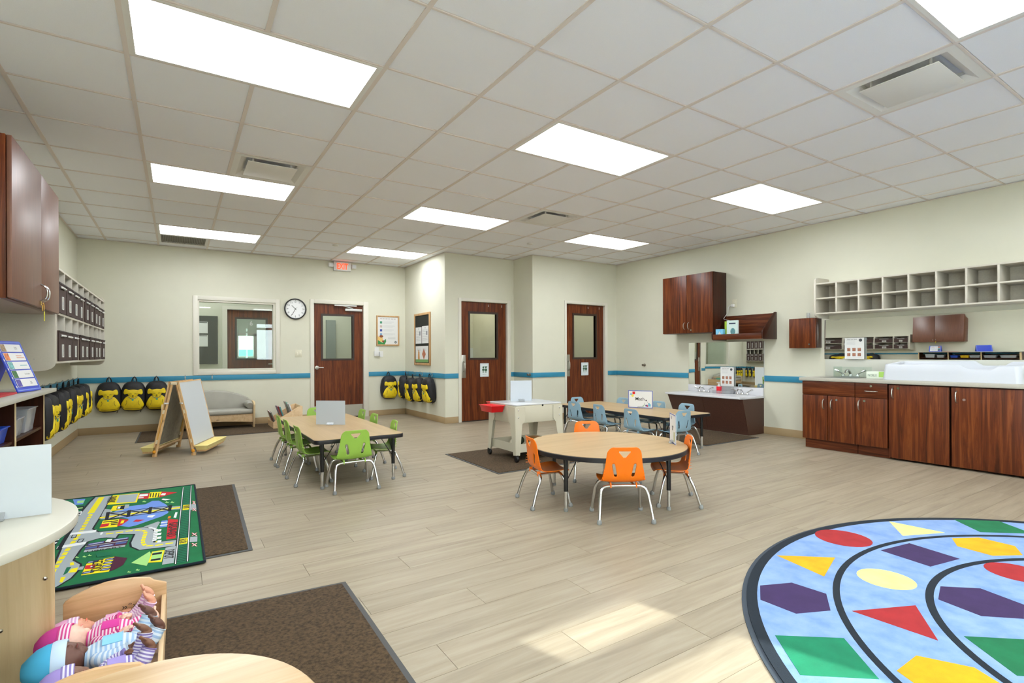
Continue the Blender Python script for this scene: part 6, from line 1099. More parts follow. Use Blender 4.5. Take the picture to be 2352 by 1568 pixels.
for n_, item in enumerate(RUG):
    z = .0156+n_*.000006; m_ = keys.index(item[0])
    if len(item) == 2:
        P = [(max(U0_+.01, min(U1_-.008, x)), max(V0_+.01, min(V1_-.01, y))) for x, y in item[1]]
        k0 = len(printm.v); printm.prism(P, z, z+.0003, m_)
    else:
        P = [(max(U0_+.015, min(U1_-.012, x)), max(V0_+.015, min(V1_-.015, y))) for x, y in item[1]]
        k0 = len(printm.v); printm.strip(P, item[2], z, .0003, m_)
    for q in range(k0, len(printm.v)):
        v = printm.v[q]; v.z += rz_(v.x)-.011
o = printm.build('printed_town', [mat('print_'+k, PC[k], 1, bump=.3, bs=500) for k in keys], t); o['kind'] = 'stuff'
def rugtext(s, x0, y0, x1, y1, h, m=INK, flip=0):
    d = Vector((x1-x0, y1-y0, 0)); L_ = d.length; z = .0180
    M_ = frame(((x0+x1)/2, (y0+y1)/2, z), d, (-d.y, d.x, 0)); text('rug_word', s, M_, 0, 0, h, m, t, width=L_, bold=.012)
rugtext('SCHOOL', -.352, 3.485, -.345, 3.295, .045); rugtext('DEPOT', -.037, 3.447, -.042, 3.30, .045); rugtext('LIBRARY', -.42, 3.665, -.26, 3.655, .022)
rugtext('GAS-N-GO', -.022, 4.00, -.03, 3.70, .05); rugtext('PARK', -.415, 4.99, -.413, 4.79, .05); rugtext('RXR', .052, 4.395, .05, 4.315, .035); rugtext('RXR', .026, 3.605, .024, 3.525, .035)

# ================================================================== chairs and tables
def bez(P, n=8):
    out = []
    for i in range(len(P)-1):
        p0, p1, p2, p3 = P[max(i-1,0)], P[i], P[i+1], P[min(i+2,len(P)-1)]
        for j in range(n):
            u = j/n; out.append(tuple(.5*((2*p1[q])+(-p0[q]+p2[q])*u+(2*p0[q]-5*p1[q]+4*p2[q]-p3[q])*u*u+(-p0[q]+3*p1[q]-3*p2[q]+p3[q])*u**3) for q in (0, 1)))
    return out+[P[-1]]
def make_chair(col, nm):
    t = thing('toddler_chair', '', 'chair')
    PLM = mat('chair_plastic_'+nm, col, .38, bump=.06, bs=500, spec=.4)
    prof = bez([(.165,.232),(.155,.247),(.11,.252),(.03,.244),(-.03,.246),(-.068,.262),(-.087,.300),(-.096,.36),(-.104,.42),(-.112,.474),(-.116,.487)], 7)
    L = [0]
    for a, b in zip(prof, prof[1:]): L.append(L[-1]+hypot(b[0]-a[0], b[1]-a[1]))
    tot = L[-1]
    def at(s_):
        s_ = max(0, min(tot, s_))
        for i in range(len(L)-1):
            if s_ <= L[i+1]: u = (s_-L[i])/(L[i+1]-L[i]+1e-9); a, b = prof[i], prof[i+1]; return a[0]+(b[0]-a[0])*u, a[1]+(b[1]-a[1])*u, (b[0]-a[0], b[1]-a[1])
        return prof[-1][0], prof[-1][1], (prof[-1][0]-prof[-2][0], prof[-1][1]-prof[-2][1])
    # half width along length
    wk = [(0,.118),(.03,.140),(.10,.150),(.17,.148),(.22,.146),(.26,.142),(.30,.135),(.36,.122),(.42,.115),(tot-.02,.109),(tot,.104)]
    def hw(s_):
        for a, b in zip(wk, wk[1:]):
            if s_ <= b[0]: return a[1]+(b[1]-a[1])*(s_-a[0])/(b[0]-a[0])
        return wk[-1][1]
    s_of_z = lambda z: min((abs(prof[i][1]-z), L[i]) for i in range(len(prof)) if L[i] > .24)[1]
    zt, za = s_of_z(.458), s_of_z(.418); sb, st = s_of_z(.302), s_of_z(.372)
    TRI = [(-.045, zt), (.045, zt), (.008, za), (-.008, za)]
    def slot(sg):
        a = Vector((sg*.057, sb)); b = Vector((sg*.071, st)); d = (b-a).normalized(); nn = Vector((-d.y, d.x))*.010; out = []
        for c_, ph in ((b, 0), (a, pi)):
            for k in range(7): an = ph-pi/2+pi*k/6+0; v = d*cos(an)*.010+Vector((-d.y, d.x))*sin(an)*.010; out.append((c_.x+v.x, c_.y+v.y))
        return out
    holes = [TRI, slot(1), slot(-1)]
    def inside(p, poly):
        c_ = False; j = len(poly)-1
        for i in range(len(poly)):
            (xi, yi), (xj, yj) = poly[i], poly[j]
            if (yi > p[1]) != (yj > p[1]) and p[0] < (xj-xi)*(p[1]-yi)/(yj-yi)+xi: c_ = not c_
            j = i
        return c_
    def near(p, poly):
        best = None
        for i in range(len(poly)):
            a = Vector(poly[i]); b = Vector(poly[(i+1)%len(poly)]); ab = b-a; u = max(0, min(1, (Vector(p)-a).dot(ab)/max(1e-12, ab.dot(ab)))); q = a+ab*u; d = (q-Vector(p)).length
            if best is None or d < best[0]: best = (d, (q.x, q.y))
        return best[1]
    NX, NS = 52, 84; pts = {}
    for i in range(NX+1):
        for j in range(NS+1):
            s_ = tot*j/NS; u = -1+2*i/NX; pts[i, j] = [u*hw(s_), s_]
    # rounded top corners
    for i in range(NX+1):
        u = abs(-1+2*i/NX)
        for j in range(NS+1):
            s_ = pts[i, j][1]
            if u > .7 and s_ > tot-.04: e = (u-.7)/.3; pts[i, j][1] -= .022*e*e*((s_-(tot-.04))/.04)
            if u > .6 and s_ < .05: e = (u-.6)/.4; pts[i, j][1] += .018*e*e*((.05-s_)/.05)
    faces = []; usedv = {}
    for i in range(NX):
        for j in range(NS):
            c_ = (sum(pts[a][0] for a in ((i,j),(i+1,j),(i+1,j+1),(i,j+1)))/4, sum(pts[a][1] for a in ((i,j),(i+1,j),(i+1,j+1),(i,j+1)))/4)
            h = next((k for k, hh in enumerate(holes) if inside(c_, hh)), None)
            if h is None: faces.append((i, j))
            else:
                for a in ((i,j),(i+1,j),(i+1,j+1),(i,j+1)): usedv.setdefault(a, h)
    fs_set = set(faces); snap = {}
    for a, h in usedv.items():
        i, j = a
        if any(q in fs_set for q in ((i,j),(i-1,j),(i,j-1),(i-1,j-1))): snap[a] = near(pts[a], holes[h])
    for a, q in snap.items(): pts[a] = list(q)
    idx = {}; vs = []
    def vid(a):
        if a not in idx:
            x, s_ = pts[a]; y, z, (dy, dz) = at(s_); u = x/hw(s_); l = hypot(dy, dz); ny_, nz_ = dz/l, -dy/l   # normal toward the sitter
            if ny_*0+nz_ < 0 and s_ < .2: ny_, nz_ = -ny_, -nz_
            back = max(0, min(1, (s_-.19)/.10))
            lift = (.012*(1-back)+.016*back)*u*u*abs(u)
            # sitter side: up on the seat, forward on the back
            yy_, zz_ = (0*(1-back)+1*back), (1*(1-back)+.0*back)
            idx[a] = len(vs); vs.append((x, y+yy_*lift, z+zz_*lift))
        return idx[a]
    fs = [(vid((i,j)), vid((i+1,j)), vid((i+1,j+1)), vid((i,j+1))) for i, j in faces]
    o = MB().add(vs, fs).build('seat_shell', PLM, t, smooth=True, ang=70)
    md = o.modifiers.new('thickness', 'SOLIDIFY'); md.thickness = .0055; md.offset = 0
    # ribs at the lower back corners
    for sg in (-1, 1):
        b = MB()
        for k in range(4): z = .272+k*.02; b.box(sg*(.134-k*.003), -.088, z, sg*(.1415-k*.004), -.066, z+.0025)
        b.build('corner_ribs', PLM, t)
    # frame: rear and front U tubes and two side rails
    r = .0105
    rear = [(-.175,-.142,.018),(-.162,-.105,.14),(-.150,-.075,.205),(-.125,-.066,.222),(-.09,-.064,.226),(.09,-.064,.226),(.125,-.066,.222),(.150,-.075,.205),(.162,-.105,.14),(.175,-.142,.018)]
    front = [(-.170,.142,.018),(-.158,.118,.14),(-.146,.100,.205),(-.122,.093,.228),(-.09,.092,.231),(.09,.092,.231),(.122,.093,.228),(.146,.100,.205),(.158,.118,.14),(.170,.142,.018)]
    MB().tube(rear, r, 10, sm=2).build('rear_leg_frame', CHROME, t, smooth=True); MB().tube(front, r, 10, sm=2).build('front_leg_frame', CHROME, t, smooth=True)
    for sg in (-1, 1): MB().tube([(sg*.075,-.066,.226),(sg*.075,.09,.230)], .008, 8).build('seat_rail', CHROME, t, smooth=True)
    for sg in (-1, 1): MB().box(sg*.085-.004, -.077, .216, sg*.085+.004, -.054, .248).build('clip', PLM, t)
    for x, y in ((-.175,-.142),(.175,-.142),(-.170,.142),(.170,.142)):
        sx = 1 if x > 0 else -1; sy = 1 if y > 0 else -1
        MB().lathe([(.013,0),(.016,.004),(.017,.012),(.014,.022),(.0115,.03)], (x+sx*.001, y+sy*.003, 0), 14).build('foot_cap', GREYR, t, smooth=True)
    return t
def place(proto, spots, group):
    for k, (x, y, fx, fy, lab) in enumerate(spots):
        rz = atan2(fy, fx)-pi/2
        if k == 0: o = proto; o.location = (x, y, 0); o.rotation_euler = (0, 0, rz); o['label'] = lab; o['group'] = group
        else: o = dup(proto, (x, y, 0), rz, lab, group)
ch_o = make_chair('#ee7408', 'orange'); ch_g = make_chair('#93bb4c', 'lime'); ch_b = make_chair('#8aaabc', 'sky')
place(ch_o, [(2.495,2.528,.515,.857,'orange toddler chair at the round table, its back to the viewer'), (2.274,3.108,.963,-.27,'orange toddler chair on the left side of the round table'),
 (3.10,2.58,-.76,.65,'orange toddler chair on the right side of the round table'), (3.06,3.485,-.44,-.90,'orange toddler chair behind the round table')], 'orange chairs around the round table')
place(ch_g, [(1.208,4.308,.0,1,'lime green chair at the near end of the rectangular table'), (.962,4.77,1,.03,'lime green chair on the left of its table, nearest the viewer'), (.962,5.30,1,0,'lime green chair on the left of its table, middle one'), (.962,5.74,1,-.03,'lime green chair on the left of its table, farthest one'),
 (1.59,4.64,-1,.12,'lime green chair on the right of its table, nearest the viewer'), (1.61,5.27,-1,0,'lime green chair on the right of its table, middle one'), (1.635,5.77,-1,0,'lime green chair on the right of its table, farthest one'), (1.365,6.19,0,-1,'lime green chair at the far end behind the white board')], 'lime green chairs around the rectangular table')
place(ch_b, [(4.385,5.19,1,.05,'light blue chair on the near side of its table, leftmost'), (4.365,4.69,1,-.12,'light blue chair on the near side of its table, second from the left'), (4.31,4.11,1,-.05,'light blue chair on the near side of its table, in front of the Math sign'),
 (4.56,3.775,.05,1,'light blue chair at the right end of its table, back to the viewer'), (4.75,5.58,0,-1,'light blue chair at the left end of its table beside the restroom door'), (5.09,5.21,-1,0,'light blue chair on the far side of its table, left of the Math sign'), (5.08,4.57,-1,0,'light blue chair on the far side of its table, right of the Math sign'), (5.10,4.15,-1,0,'light blue chair on the far side of its table, at the right end')], 'light blue chairs around the long table')
EDGE = mat('black_table_edge', '#15141a', .45)
def table_leg(t, x, y, dx, dy):
    p = MB().tube([(x,y,.374),(x,y,.14)], .0155, 12).build('leg', BLACKM, t, smooth=True)
    MB().tube([(x,y,.145),(x,y,.022)], .0125, 12).build('leg_insert', CHROME, p, smooth=True)
    MB().lathe([(.014,0),(.016,.006),(.015,.022)], (x,y,0), 12).build('foot_cap', GREYR, p, smooth=True)
    b = MB()
    for ax, ay in ((dx,0),(0,dy)): b.tube([(x,y,.20),(x+ax*.11,y+ay*.11,.3745)], .0035, 6)
    b.build('leg_brace', BLACKM, p); MB().box(x-.035,y-.035,.3715,x+.035,y+.035,.375).build('mount_plate', BLACKM, p)
def rect_table(label, x0, y0, x1, y1):
    t = thing('activity_table', label, 'table', ((x0+x1)/2, (y0+y1)/2, 0))
    MB().prism(rr(x0, y0, x1, y1, .05, 7), .3755, .408).build('edge_band', EDGE, t, bevel=.002)
    MB().prism(rr(x0+.004, y0+.004, x1-.004, y1-.004, .047, 7), .4077, .410).build('tabletop', MAPLE, t)
    for x, dx in ((x0+.075,1),(x1-.075,-1)):
        for y, dy in ((y0+.085,1),(y1-.085,-1)): table_leg(t, x, y, dx, dy)
    return t
rect_table('maple topped rectangular table ringed by lime green chairs', .917, 4.32, 1.668, 6.19)
rect_table('maple topped rectangular table ringed by light blue chairs', 4.385, 3.77, 5.165, 5.67)
TC = (2.765, 2.957); TR = .598
t = thing('round_table', 'round maple topped table ringed by orange chairs', 'table', (TC[0], TC[1], 0))
MB().lathe([(0,.3755),(TR-.004,.3755),(TR,.3795),(TR,.4045),(TR-.003,.408),(0,.408)], (TC[0],TC[1],0), 80).build('edge_band', EDGE, t, smooth=True)
MB().lathe([(0,.4077),(TR-.006,.4077),(TR-.007,.410),(0,.410)], (TC[0],TC[1],0), 80).build('tabletop', wood('maple_laminate_x', '#a98c63', '#b6996f', '#bfa47c', axis='x', rough=.33, scale=.5), t)
for a in (14, 104, 194, 284):
    x, y = TC[0]+.511*cos(radians(a)), TC[1]+.511*sin(radians(a)); table_leg(t, x, y, -cos(radians(a))*1.1, -sin(radians(a))*1.1)
ZTT = .4101
def sign_board(name, label, p0, p1, z, h, m, cat='sign', foot=True):
    """panel standing from p0 to p1 (plan points), facing the viewer side"""
    d = Vector((p1[0]-p0[0], p1[1]-p0[1], 0)); L_ = d.length
    t = thing(name, label, cat, ((p0[0]+p1[0])/2, (p0[1]+p1[1])/2, z)); F = frame((p0[0], p0[1], z+.0008), d)
    MB(F).rect(0, 0, L_, h, -.0015, .003).build('panel', m, t)
    if foot:
        MB(F).box(L_/2-.035, 0, -.025, L_/2+.035, .0015, .028).build('clear_foot', CLEARP, t)
        MB(F).add([(L_/2-.035,.0015,.028),(L_/2+.035,.0015,.028),(L_/2+.035,.022,.002),(L_/2-.035,.022,.002),(L_/2-.035,.0015,.027),(L_/2+.035,.0015,.027),(L_/2+.035,.020,.0018),(L_/2-.035,.020,.0018)], [(0,1,2,3),(7,6,5,4),(0,4,5,1),(2,6,7,3)]).build('foot_flap', CLEARP, t)
    return t, F, L_
sign_board('dry_erase_board', 'blank white board standing on the lime green chairs\' table', (1.15,5.35), (1.382,5.165), ZTT, .235, BOARD, 'board')
sign_board('dry_erase_board', 'blank white board standing on the white sand table', (3.02,4.715), (3.255,4.655), .586, .222, BOARD, 'board')
t, F, L_ = sign_board('math_sign', 'white sign lettered Math with a blue border on the blue chairs\' table', (4.835,4.765), (5.0,4.505), ZTT, .222, PAPER)
W_, H_ = L_, .222; q = .005
MB(F).strip([(q,q),(W_-q,q),(W_-q,H_-q),(q,H_-q),(q,q)], .008, .0016, .0006).build('sign_border', mat('border_blue', '#4a5aa8', .5), t)
text('sign_word', 'Math', F, W_*.48, H_*.52, .040, INK, t, z=.0022, bold=.004)
MB(F).prism([(.022,.165),(.05,.165),(.036,.195)], .0017, .0024).build('blue_triangle', mat('sign_blue', '#5ba6c4', .5), t); MB(F).rect(.055,.172,.088,.205,.0026).build('red_square', mat('sign_red', '#d01820', .5), t); MB(F).disc(.057,.155,.017,.0017).build('yellow_circle', mat('sign_yellow', '#eedc5a', .5), t)
b = MB(F); b.disc(.225,.098,.008,.0017)
for x, y in ((.235,.088),(.244,.075),(.25,.06),(.238,.05),(.21,.05),(.205,.062)): b.disc(x, y, .0032, .0017)
b.build('black_spots', INK, t)
b = MB(F).rect(.25,.022,.282,.052,.0017); b.disc(.262,.058,.008,.0017); b.build('blue_shape', MATS['sign_blue'], t); MB(F).disc(.24,.028,.011,.0019).build('red_shape', mat('sign_crimson', '#a82050', .5), t); MB(F).disc(.226,.032,.011,.0018).build('navy_shape', mat('sign_navy', '#2a3f80', .5), t)
MB(F).prism([(.17,.02),(.20,.02),(.208,.06),(.195,.04)], .0017, .0024).build('green_shape', mat('sign_sage', '#a5b8a0', .5), t); MB(F).disc(.02,.02,.004,.0017).build('small_dot', MATS['seal_dark'], t)
t, F, L_ = sign_board('table_sign', 'white sign seen nearly edge-on at the right of the round table', (3.25,2.755), (3.115,2.585), ZTT, .222, PAPER)
b = MB(F).strip([(.004,.004),(L_-.004,.004),(L_-.004,.218),(.004,.218),(.004,.004)], .006, .0016, .0006); b.build('sign_border', MATS['border_blue'], t)
b = MB(F)
for x_, y_, r_ in ((.45,.125,.008),(.52,.118,.007),(.48,.105,.009),(.58,.128,.006)): b.disc(L_*x_, y_, r_, .0017)
b.build('dark_drawing', INK, t)
MB(F).rect(L_*.68,.02,L_*.80,.09,.0017).build('green_shape', mat('sign_olive', '#a8ac5c', .5), t); MB(F).disc(L_*.3,.19,.013,.0017).build('grey_shape', GREYI, t)

# sand table
t = thing('sand_table', 'cream sand and water table on casters with a white lid', 'sand table', (3.145, 4.62, 0))
CRM = mat('cream_plastic', '#c6c0ac', .42); x0, x1, y0, y1 = 2.85, 3.44, 4.365, 4.87
b = MB(); b.prism(rr(x0, y0, x1, y1, .02), .395, .572); b.build('tub_body', CRM, t, bevel=.004)
MB().prism(rr(x0-.004, y0-.004, x1+.004, y1+.004, .022), .5725, .586).build('white_lid', mat('lid_white', '#cfd0d2', .18), t, bevel=.004)
MB().lathe([(.011,-.002),(.011,0),(0,0)], (3.19, y0-.002, .566), 12, axis='y').build('drain_hole', BLACKP, t)
for sx in (-1, 1):
    for sy in (-1, 1):
        X, Y = (x0 if sx < 0 else x1), (y0 if sy < 0 else y1); fx, fy = X+sx*.004, Y+sy*.02
        # angle-profile leg: two tapering flanges meeting at the corner
        e = .004
        def flange(ux, uy):   # direction along which the flange extends from the corner
            w1_, w2_, w0 = .085, .045, .12
            P = [(X+sx*e, Y+sy*e, .56), (X+sx*e+ux*w0, Y+sy*e+uy*w0, .56), (X+sx*e+ux*w0, Y+sy*e+uy*w0, .42), (X+sx*e+ux*w1_, Y+sy*e+uy*w1_, .385), (fx+ux*w2_, fy+uy*w2_, .075), (fx, fy, .075)]
            nx_, ny_ = (0, sy*.004) if ux else (sx*.004, 0)
            vs = P+[(p[0]+nx_, p[1]+ny_, p[2]) for p in P]; n_ = 6
            return vs, [tuple(range(n_)), tuple(range(n_, 2*n_))[::-1]]+[(k, (k+1)%n_, n_+(k+1)%n_, n_+k) for k in range(n_)]
        b = MB(); b.add(*flange(-sx, 0)); b.add(*flange(0, -sy)); lg = b.build('leg', CRM, t)
        bb = MB()
        for z in (.53, .455): bb.ell((X-sx*.035, Y+sy*.0095, z), (.009, .004, .009), 0, 10, 6)
        bb.build('leg_bolt', CHROME, lg, smooth=True)
        c_ = MB().lathe([(.0,-.014),(.027,-.014),(.031,-.009),(.031,.009),(.027,.014),(0,.014)], (fx-sx*.012, fy-sy*.006, .041), 18, axis='x'); c_.box(fx-sx*.008-.017, fy-sy*.004-.012, .045, fx-sx*.008+.017, fy-sy*.004+.012, .08); c_.build('caster', BLACKP, t, smooth=True)
b = MB()
for q in ((x0+.02,y0+.0,x0+.026,y1-.0),(x1-.026,y0,x1-.02,y1),(x0+.026,y0,x1-.026,y0+.006),(x0+.026,y1-.006,x1-.026,y1)): b.box(q[0],q[1],.10,q[2],q[3],.185)
b.box(x0+.026,y0+.006,.10,x1-.026,y1-.006,.106).build('lower_tray', CRM, t)
for k, (cx_, cy_, w_, d_) in enumerate(((2.765, 4.68, .15, .25), (3.05, 4.965, .27, .16))):
    tub('red_bin', 'bright red plastic bin hooked on the %s edge of the sand table' % ('left', 'back')[k], cx_, cy_, .498, w_, d_, .062, REDP, 'bin', 'red bins on the sand table')
t = thing('plush_ball', 'white round toy in the lower tray of the sand table', 'toy', (3.0, 4.62, .107)); MB().ell((3.0,4.62,.155),(.048,.048,.048),0,18,12).build('ball', mat('toy_cream', '#e6e2d2', .7, col2='#c9b78c', vs=20), t, smooth=True)
t = thing('wooden_bowl', 'brown wooden bowl in the lower tray of the sand table', 'bowl', (3.28, 4.66, .107)); MB().lathe([(.03,.001),(.07,.04),(.085,.075),(.075,.085),(.0,.088)], (3.28,4.66,.107), 20).build('bowl', mat('toy_brown', '#9a6a2c', .6, var=.2), t, smooth=True)
t = thing('toy_shovel_set', 'dark red toy pieces in the lower tray of the sand table', 'toy', (3.14, 4.48, .107)); MB().box(3.10,4.44,.108,3.17,4.50,.15).ell((3.19,4.50,.135),(.028,.028,.028)).build('red_block', mat('toy_dark_red', '#8f1f2c', .5, var=.5, vs=60), t, bevel=.003)
t = thing('green_toy', 'dark green toy behind the red pieces in the lower tray', 'toy', (3.17, 4.74, .107)); MB().ell((3.17,4.74,.15),(.04,.03,.042)).build('toy_body', mat('toy_dark_green', '#2f3d2c', .6), t, smooth=True)
# ================================================================== easel
t = thing('art_easel', 'wooden A-frame art easel with white boards and pale yellow trays', 'easel', (.08, 7.045, 0), radians(-20.4))
B = WM[t.name]; LY = .31; HX = .19; HZ = .80
for sx in (-1, 1):
    for sy in (-1, 1):
        y = sy*LY
        M_ = B
        def P(u, off=0, yy=y): return (sx*(HX*(1-u)+.022*u+off), yy, .0+HZ*u)
        b = MB(M_).tube([P(0), P(.5)], .0155, 4); lg = b.build('leg', PINE, t); 
        MB(M_).tube([P(.47), P(.97)], .0155, 4).build('leg_upper', PINE, lg)
        MB(M_).tube([P(.18, .016), P(.62, .016)], .012, 10).build('support_dowel', wood('dowel_yellow', '#c98f3c', '#e0ab55', '#ecc070', axis='z', rough=.4), lg)
        for u in (.2, .60): MB(M_).tube([P(u-.02, .014), P(u+.03, .014)], .018, 10).build('dowel_collar', mat('collar_cream', '#e6d6b4', .5), lg)
        MB(M_).prism([(sx*HX-.02, y-.012),(sx*HX+.02, y-.012),(sx*HX+.02, y+.012),(sx*HX-.02, y+.012)], .001, .03).build('foot', PINE, lg)
        MB(M_).tube([P(.72,-.012,y), (P(.72)[0]+sx*.02, y+sy*.028, P(.72)[2])], .009, 8).build('clip_knob', WPL, lg)
for sx in (-1, 1):
    # sloping panel between the legs: outer side
    def Q(y, u, off): 
        X = sx*(HX*(1-u)+.022*u+off); return (X, y, HZ*u)
    def slab(y0, y1, u0, u1, o0, o1): 
        return MB(B).add([Q(y0,u0,o0),Q(y1,u0,o0),Q(y1,u1,o0),Q(y0,u1,o0),Q(y0,u0,o1),Q(y1,u0,o1),Q(y1,u1,o1),Q(y0,u1,o1)], [(0,3,2,1),(4,5,6,7),(0,1,5,4),(1,2,6,5),(2,3,7,6),(3,0,4,7)])
    slab(-LY-.012, LY+.012, .14, 1.0, .018, .024).build('board_back', mat('easel_grey_back', '#a39d8c', .5, col2='#8d8878', vs=30), t)
    slab(-LY-.012, LY+.012, .14, 1.0, .0241, .028).build('white_board', mat('easel_white', '#cdd3d8', .3), t)
    b = MB(B)
    for y0, y1, u0, u1 in ((-LY-.016,-LY-.006,.13,1.01),(LY+.006,LY+.016,.13,1.01),(-LY-.016,LY+.016,1.0,1.015)):
        A_ = [Q(y0,u0,.016),Q(y1,u0,.016),Q(y1,u1,.016),Q(y0,u1,.016),Q(y0,u0,.031),Q(y1,u0,.031),Q(y1,u1,.031),Q(y0,u1,.031)]
        b.add(A_, [(0,3,2,1),(4,5,6,7),(0,1,5,4),(1,2,6,5),(2,3,7,6),(3,0,4,7)])
    b.build('board_edge', PINE, t)
    b = MB(B).tube([(sx*(HX-.012), -LY, .085), (sx*(HX-.012), LY, .085)], .016, 4); b.build('cross_rail', PINE, t)
    # tray
    xa, xb = sx*(HX+.012), sx*(HX+.135); z0, z1 = .055, .105; y0, y1 = -LY-.005, LY+.03
    b = MB(B); th = .004; xs2 = sorted((xa, xb))
    lo = [(xs2[0]+.012,y0+.012),(xs2[1]-.012,y0+.012),(xs2[1]-.012,y1-.012),(xs2[0]+.012,y1-.012)]; hi = [(xs2[0],y0),(xs2[1],y0),(xs2[1],y1),(xs2[0],y1)]
    hi2 = [(xs2[0]-.006,y0-.006),(xs2[1]+.006,y0-.006),(xs2[1]+.006,y1+.006),(xs2[0]-.006,y1+.006)]; hin = [(x+(th if x < (xa+xb)/2 else -th), y+(th if y < 0 else -th)) for x, y in hi]; lon = [(x+(th if x < (xa+xb)/2 else -th), y+(th if y < 0 else -th)) for x, y in lo]
    R_ = [(lo,z0),(hi,z1-.006),(hi2,z1-.006),(hi2,z1),(hin,z1),(lon,z0+th)]; vs = [(x,y,z) for rg, z in R_ for x, y in rg]
    b.add(vs, [(0,3,2,1)]+[(i*4+k,i*4+(k+1)%4,(i+1)*4+(k+1)%4,(i+1)*4+k) for i in range(5) for k in range(4)]+[(20,21,22,23)]).build('paint_tray', YELP, t, bevel=.002)
    MB(B).box(xs2[0]+.01, y0+.02, .036, xs2[1]-.02, y1-.03, .0545).build('tray_support', PINE, t, bevel=.003)
    MB(B).ell((sx*(HX+.0), -LY-.018, .055), (.018,.008,.018), 0, 12, 8).build('wing_nut', mat('nut_orange', '#e59a1e', .4), t, smooth=True)
b = MB(B)
for sy in (-1, 1): b.box(-.032, sy*(LY)-.016, .775, .032, sy*(LY)+.016, .803)
b.build('top_bracket', mat('collar_cream', '#e6d6b4', .5), t, bevel=.006)

# ================================================================== couch
t = thing('toddler_couch', 'small grey upholstered couch with a birch frame on the back wall', 'couch', (.40, 8.93, 0))
VIN = mat('grey_vinyl', '#a3a095', .45, bump=.08, bs=60, var=.05, vs=6); cx0, cx1 = -.19, .99; yf, yb = 8.72, 9.15
for x in (cx0, cx1-.026):   # side arms: tapered rounded panels
    P = [(yf+.02,.010),(yf+.09,.010),(yf+.10,.05),(yb-.12,.05),(yb-.10,.010),(yb,.010),(yb,.30),(yb-.06,.37),(yf+.16,.405),(yf+.03,.40),(yf-.02,.385),(yf-.035,.355)]
    M_ = Matrix(((0,0,1,x),(1,0,0,0),(0,1,0,0),(0,0,0,1))); MB(M_).prism(P, 0, .026).build('side_frame', PLYZ, t, bevel=.006)
n = 22; P = [(cx0+.026, .215), (cx0+.026, .085)]+[(cx0+.026+(cx1-cx0-.052)*k/n, .085+.035*sin(pi*k/n)) for k in range(1, n)]+[(cx1-.026, .085), (cx1-.026, .215)]
M_ = Matrix(((1,0,0,0),(0,0,-1,yf+.05),(0,1,0,0),(0,0,0,1))); fr_ = MB(M_).prism(P, 0, .018).build('front_rail', PLY, t, bevel=.003)
text('maker_mark', '\u2022\u2022~', frame((.50,yf+.0315,.145),(1,0,0)), 0, 0, .012, INK, fr_, width=.035)
# seat cushion
def cushion(x0, y0, z0, x1, y1, z1, r, name, m, n_=8):
    b = MB().box(x0, y0, z0, x1, y1, z1); return b.build(name, m, t, bevel=r, seg=4)
cushion(cx0+.028, yf-.005, .215, cx1-.028, yb-.10, .29, .028, 'seat_cushion', VIN)
n = 30; X0, X1 = cx0+.03, cx1-.03; arch = [(X0+(X1-X0)*k/n, .40+.165*sin(pi*k/n)**.62) for k in range(n+1)]
P = [(X0,.26)]+arch+[(X1,.26)]
M_ = Matrix(((1,0,0,0),(0,0,-1,yb),(0,1,0,0),(0,0,0,1))); MB(M_).prism(P, .002, .125).build('back_cushion', VIN, t, bevel=.022, seg=3)
for x, sg in ((cx0+.03, 1), (cx1-.03, -1)):
    b = MB().tube([(x+sg*.04,yf+.0,.335),(x+sg*.04,yf+.06,.355),(x+sg*.04,yb-.11,.345)], [.045,.055,.055], 18); b.tube([(x+sg*.015,yf+.02,.30),(x+sg*.015,yb-.11,.30)], .02, 8); b.build('arm_cushion', VIN, t, smooth=True, ang=50)

# ================================================================== book bin
t = thing('book_display_bin', 'birch tiered book bin on the brown mat behind the green table', 'book bin', (1.4, 8.6, 0))
bx0, bx1, by0, by1 = 1.19, 1.60, 8.36, 8.88
M_ = lambda y: Matrix(((1,0,0,0),(0,0,1,y),(0,1,0,0),(0,0,0,1)))
for y in (by0, by1-.015): MB(M_(y)).prism([(bx0,.011),(bx1,.011),(bx1,.325),(bx1-.06,.315),(bx0,.105)], 0, .015).build('side_panel', PLY, t, bevel=.002)
for x, z in ((bx0,.10),(bx0+.14,.165),(bx0+.275,.235),(bx1-.015,.32)): MB().box(x, by0+.015, .012, x+.013, by1-.0155, z).build('divider', PLY, t)
MB().box(bx0+.013, by0+.015, .011, bx1-.015, by1-.015, .02).build('bottom_panel', PLY, t)
bc = ['#5c5f5a','#8a2f5a','#e8e6e0','#4a8f96','#b03036','#6b4f7a','#dfe4e8','#5fae9a','#9a8f84']
k = 0
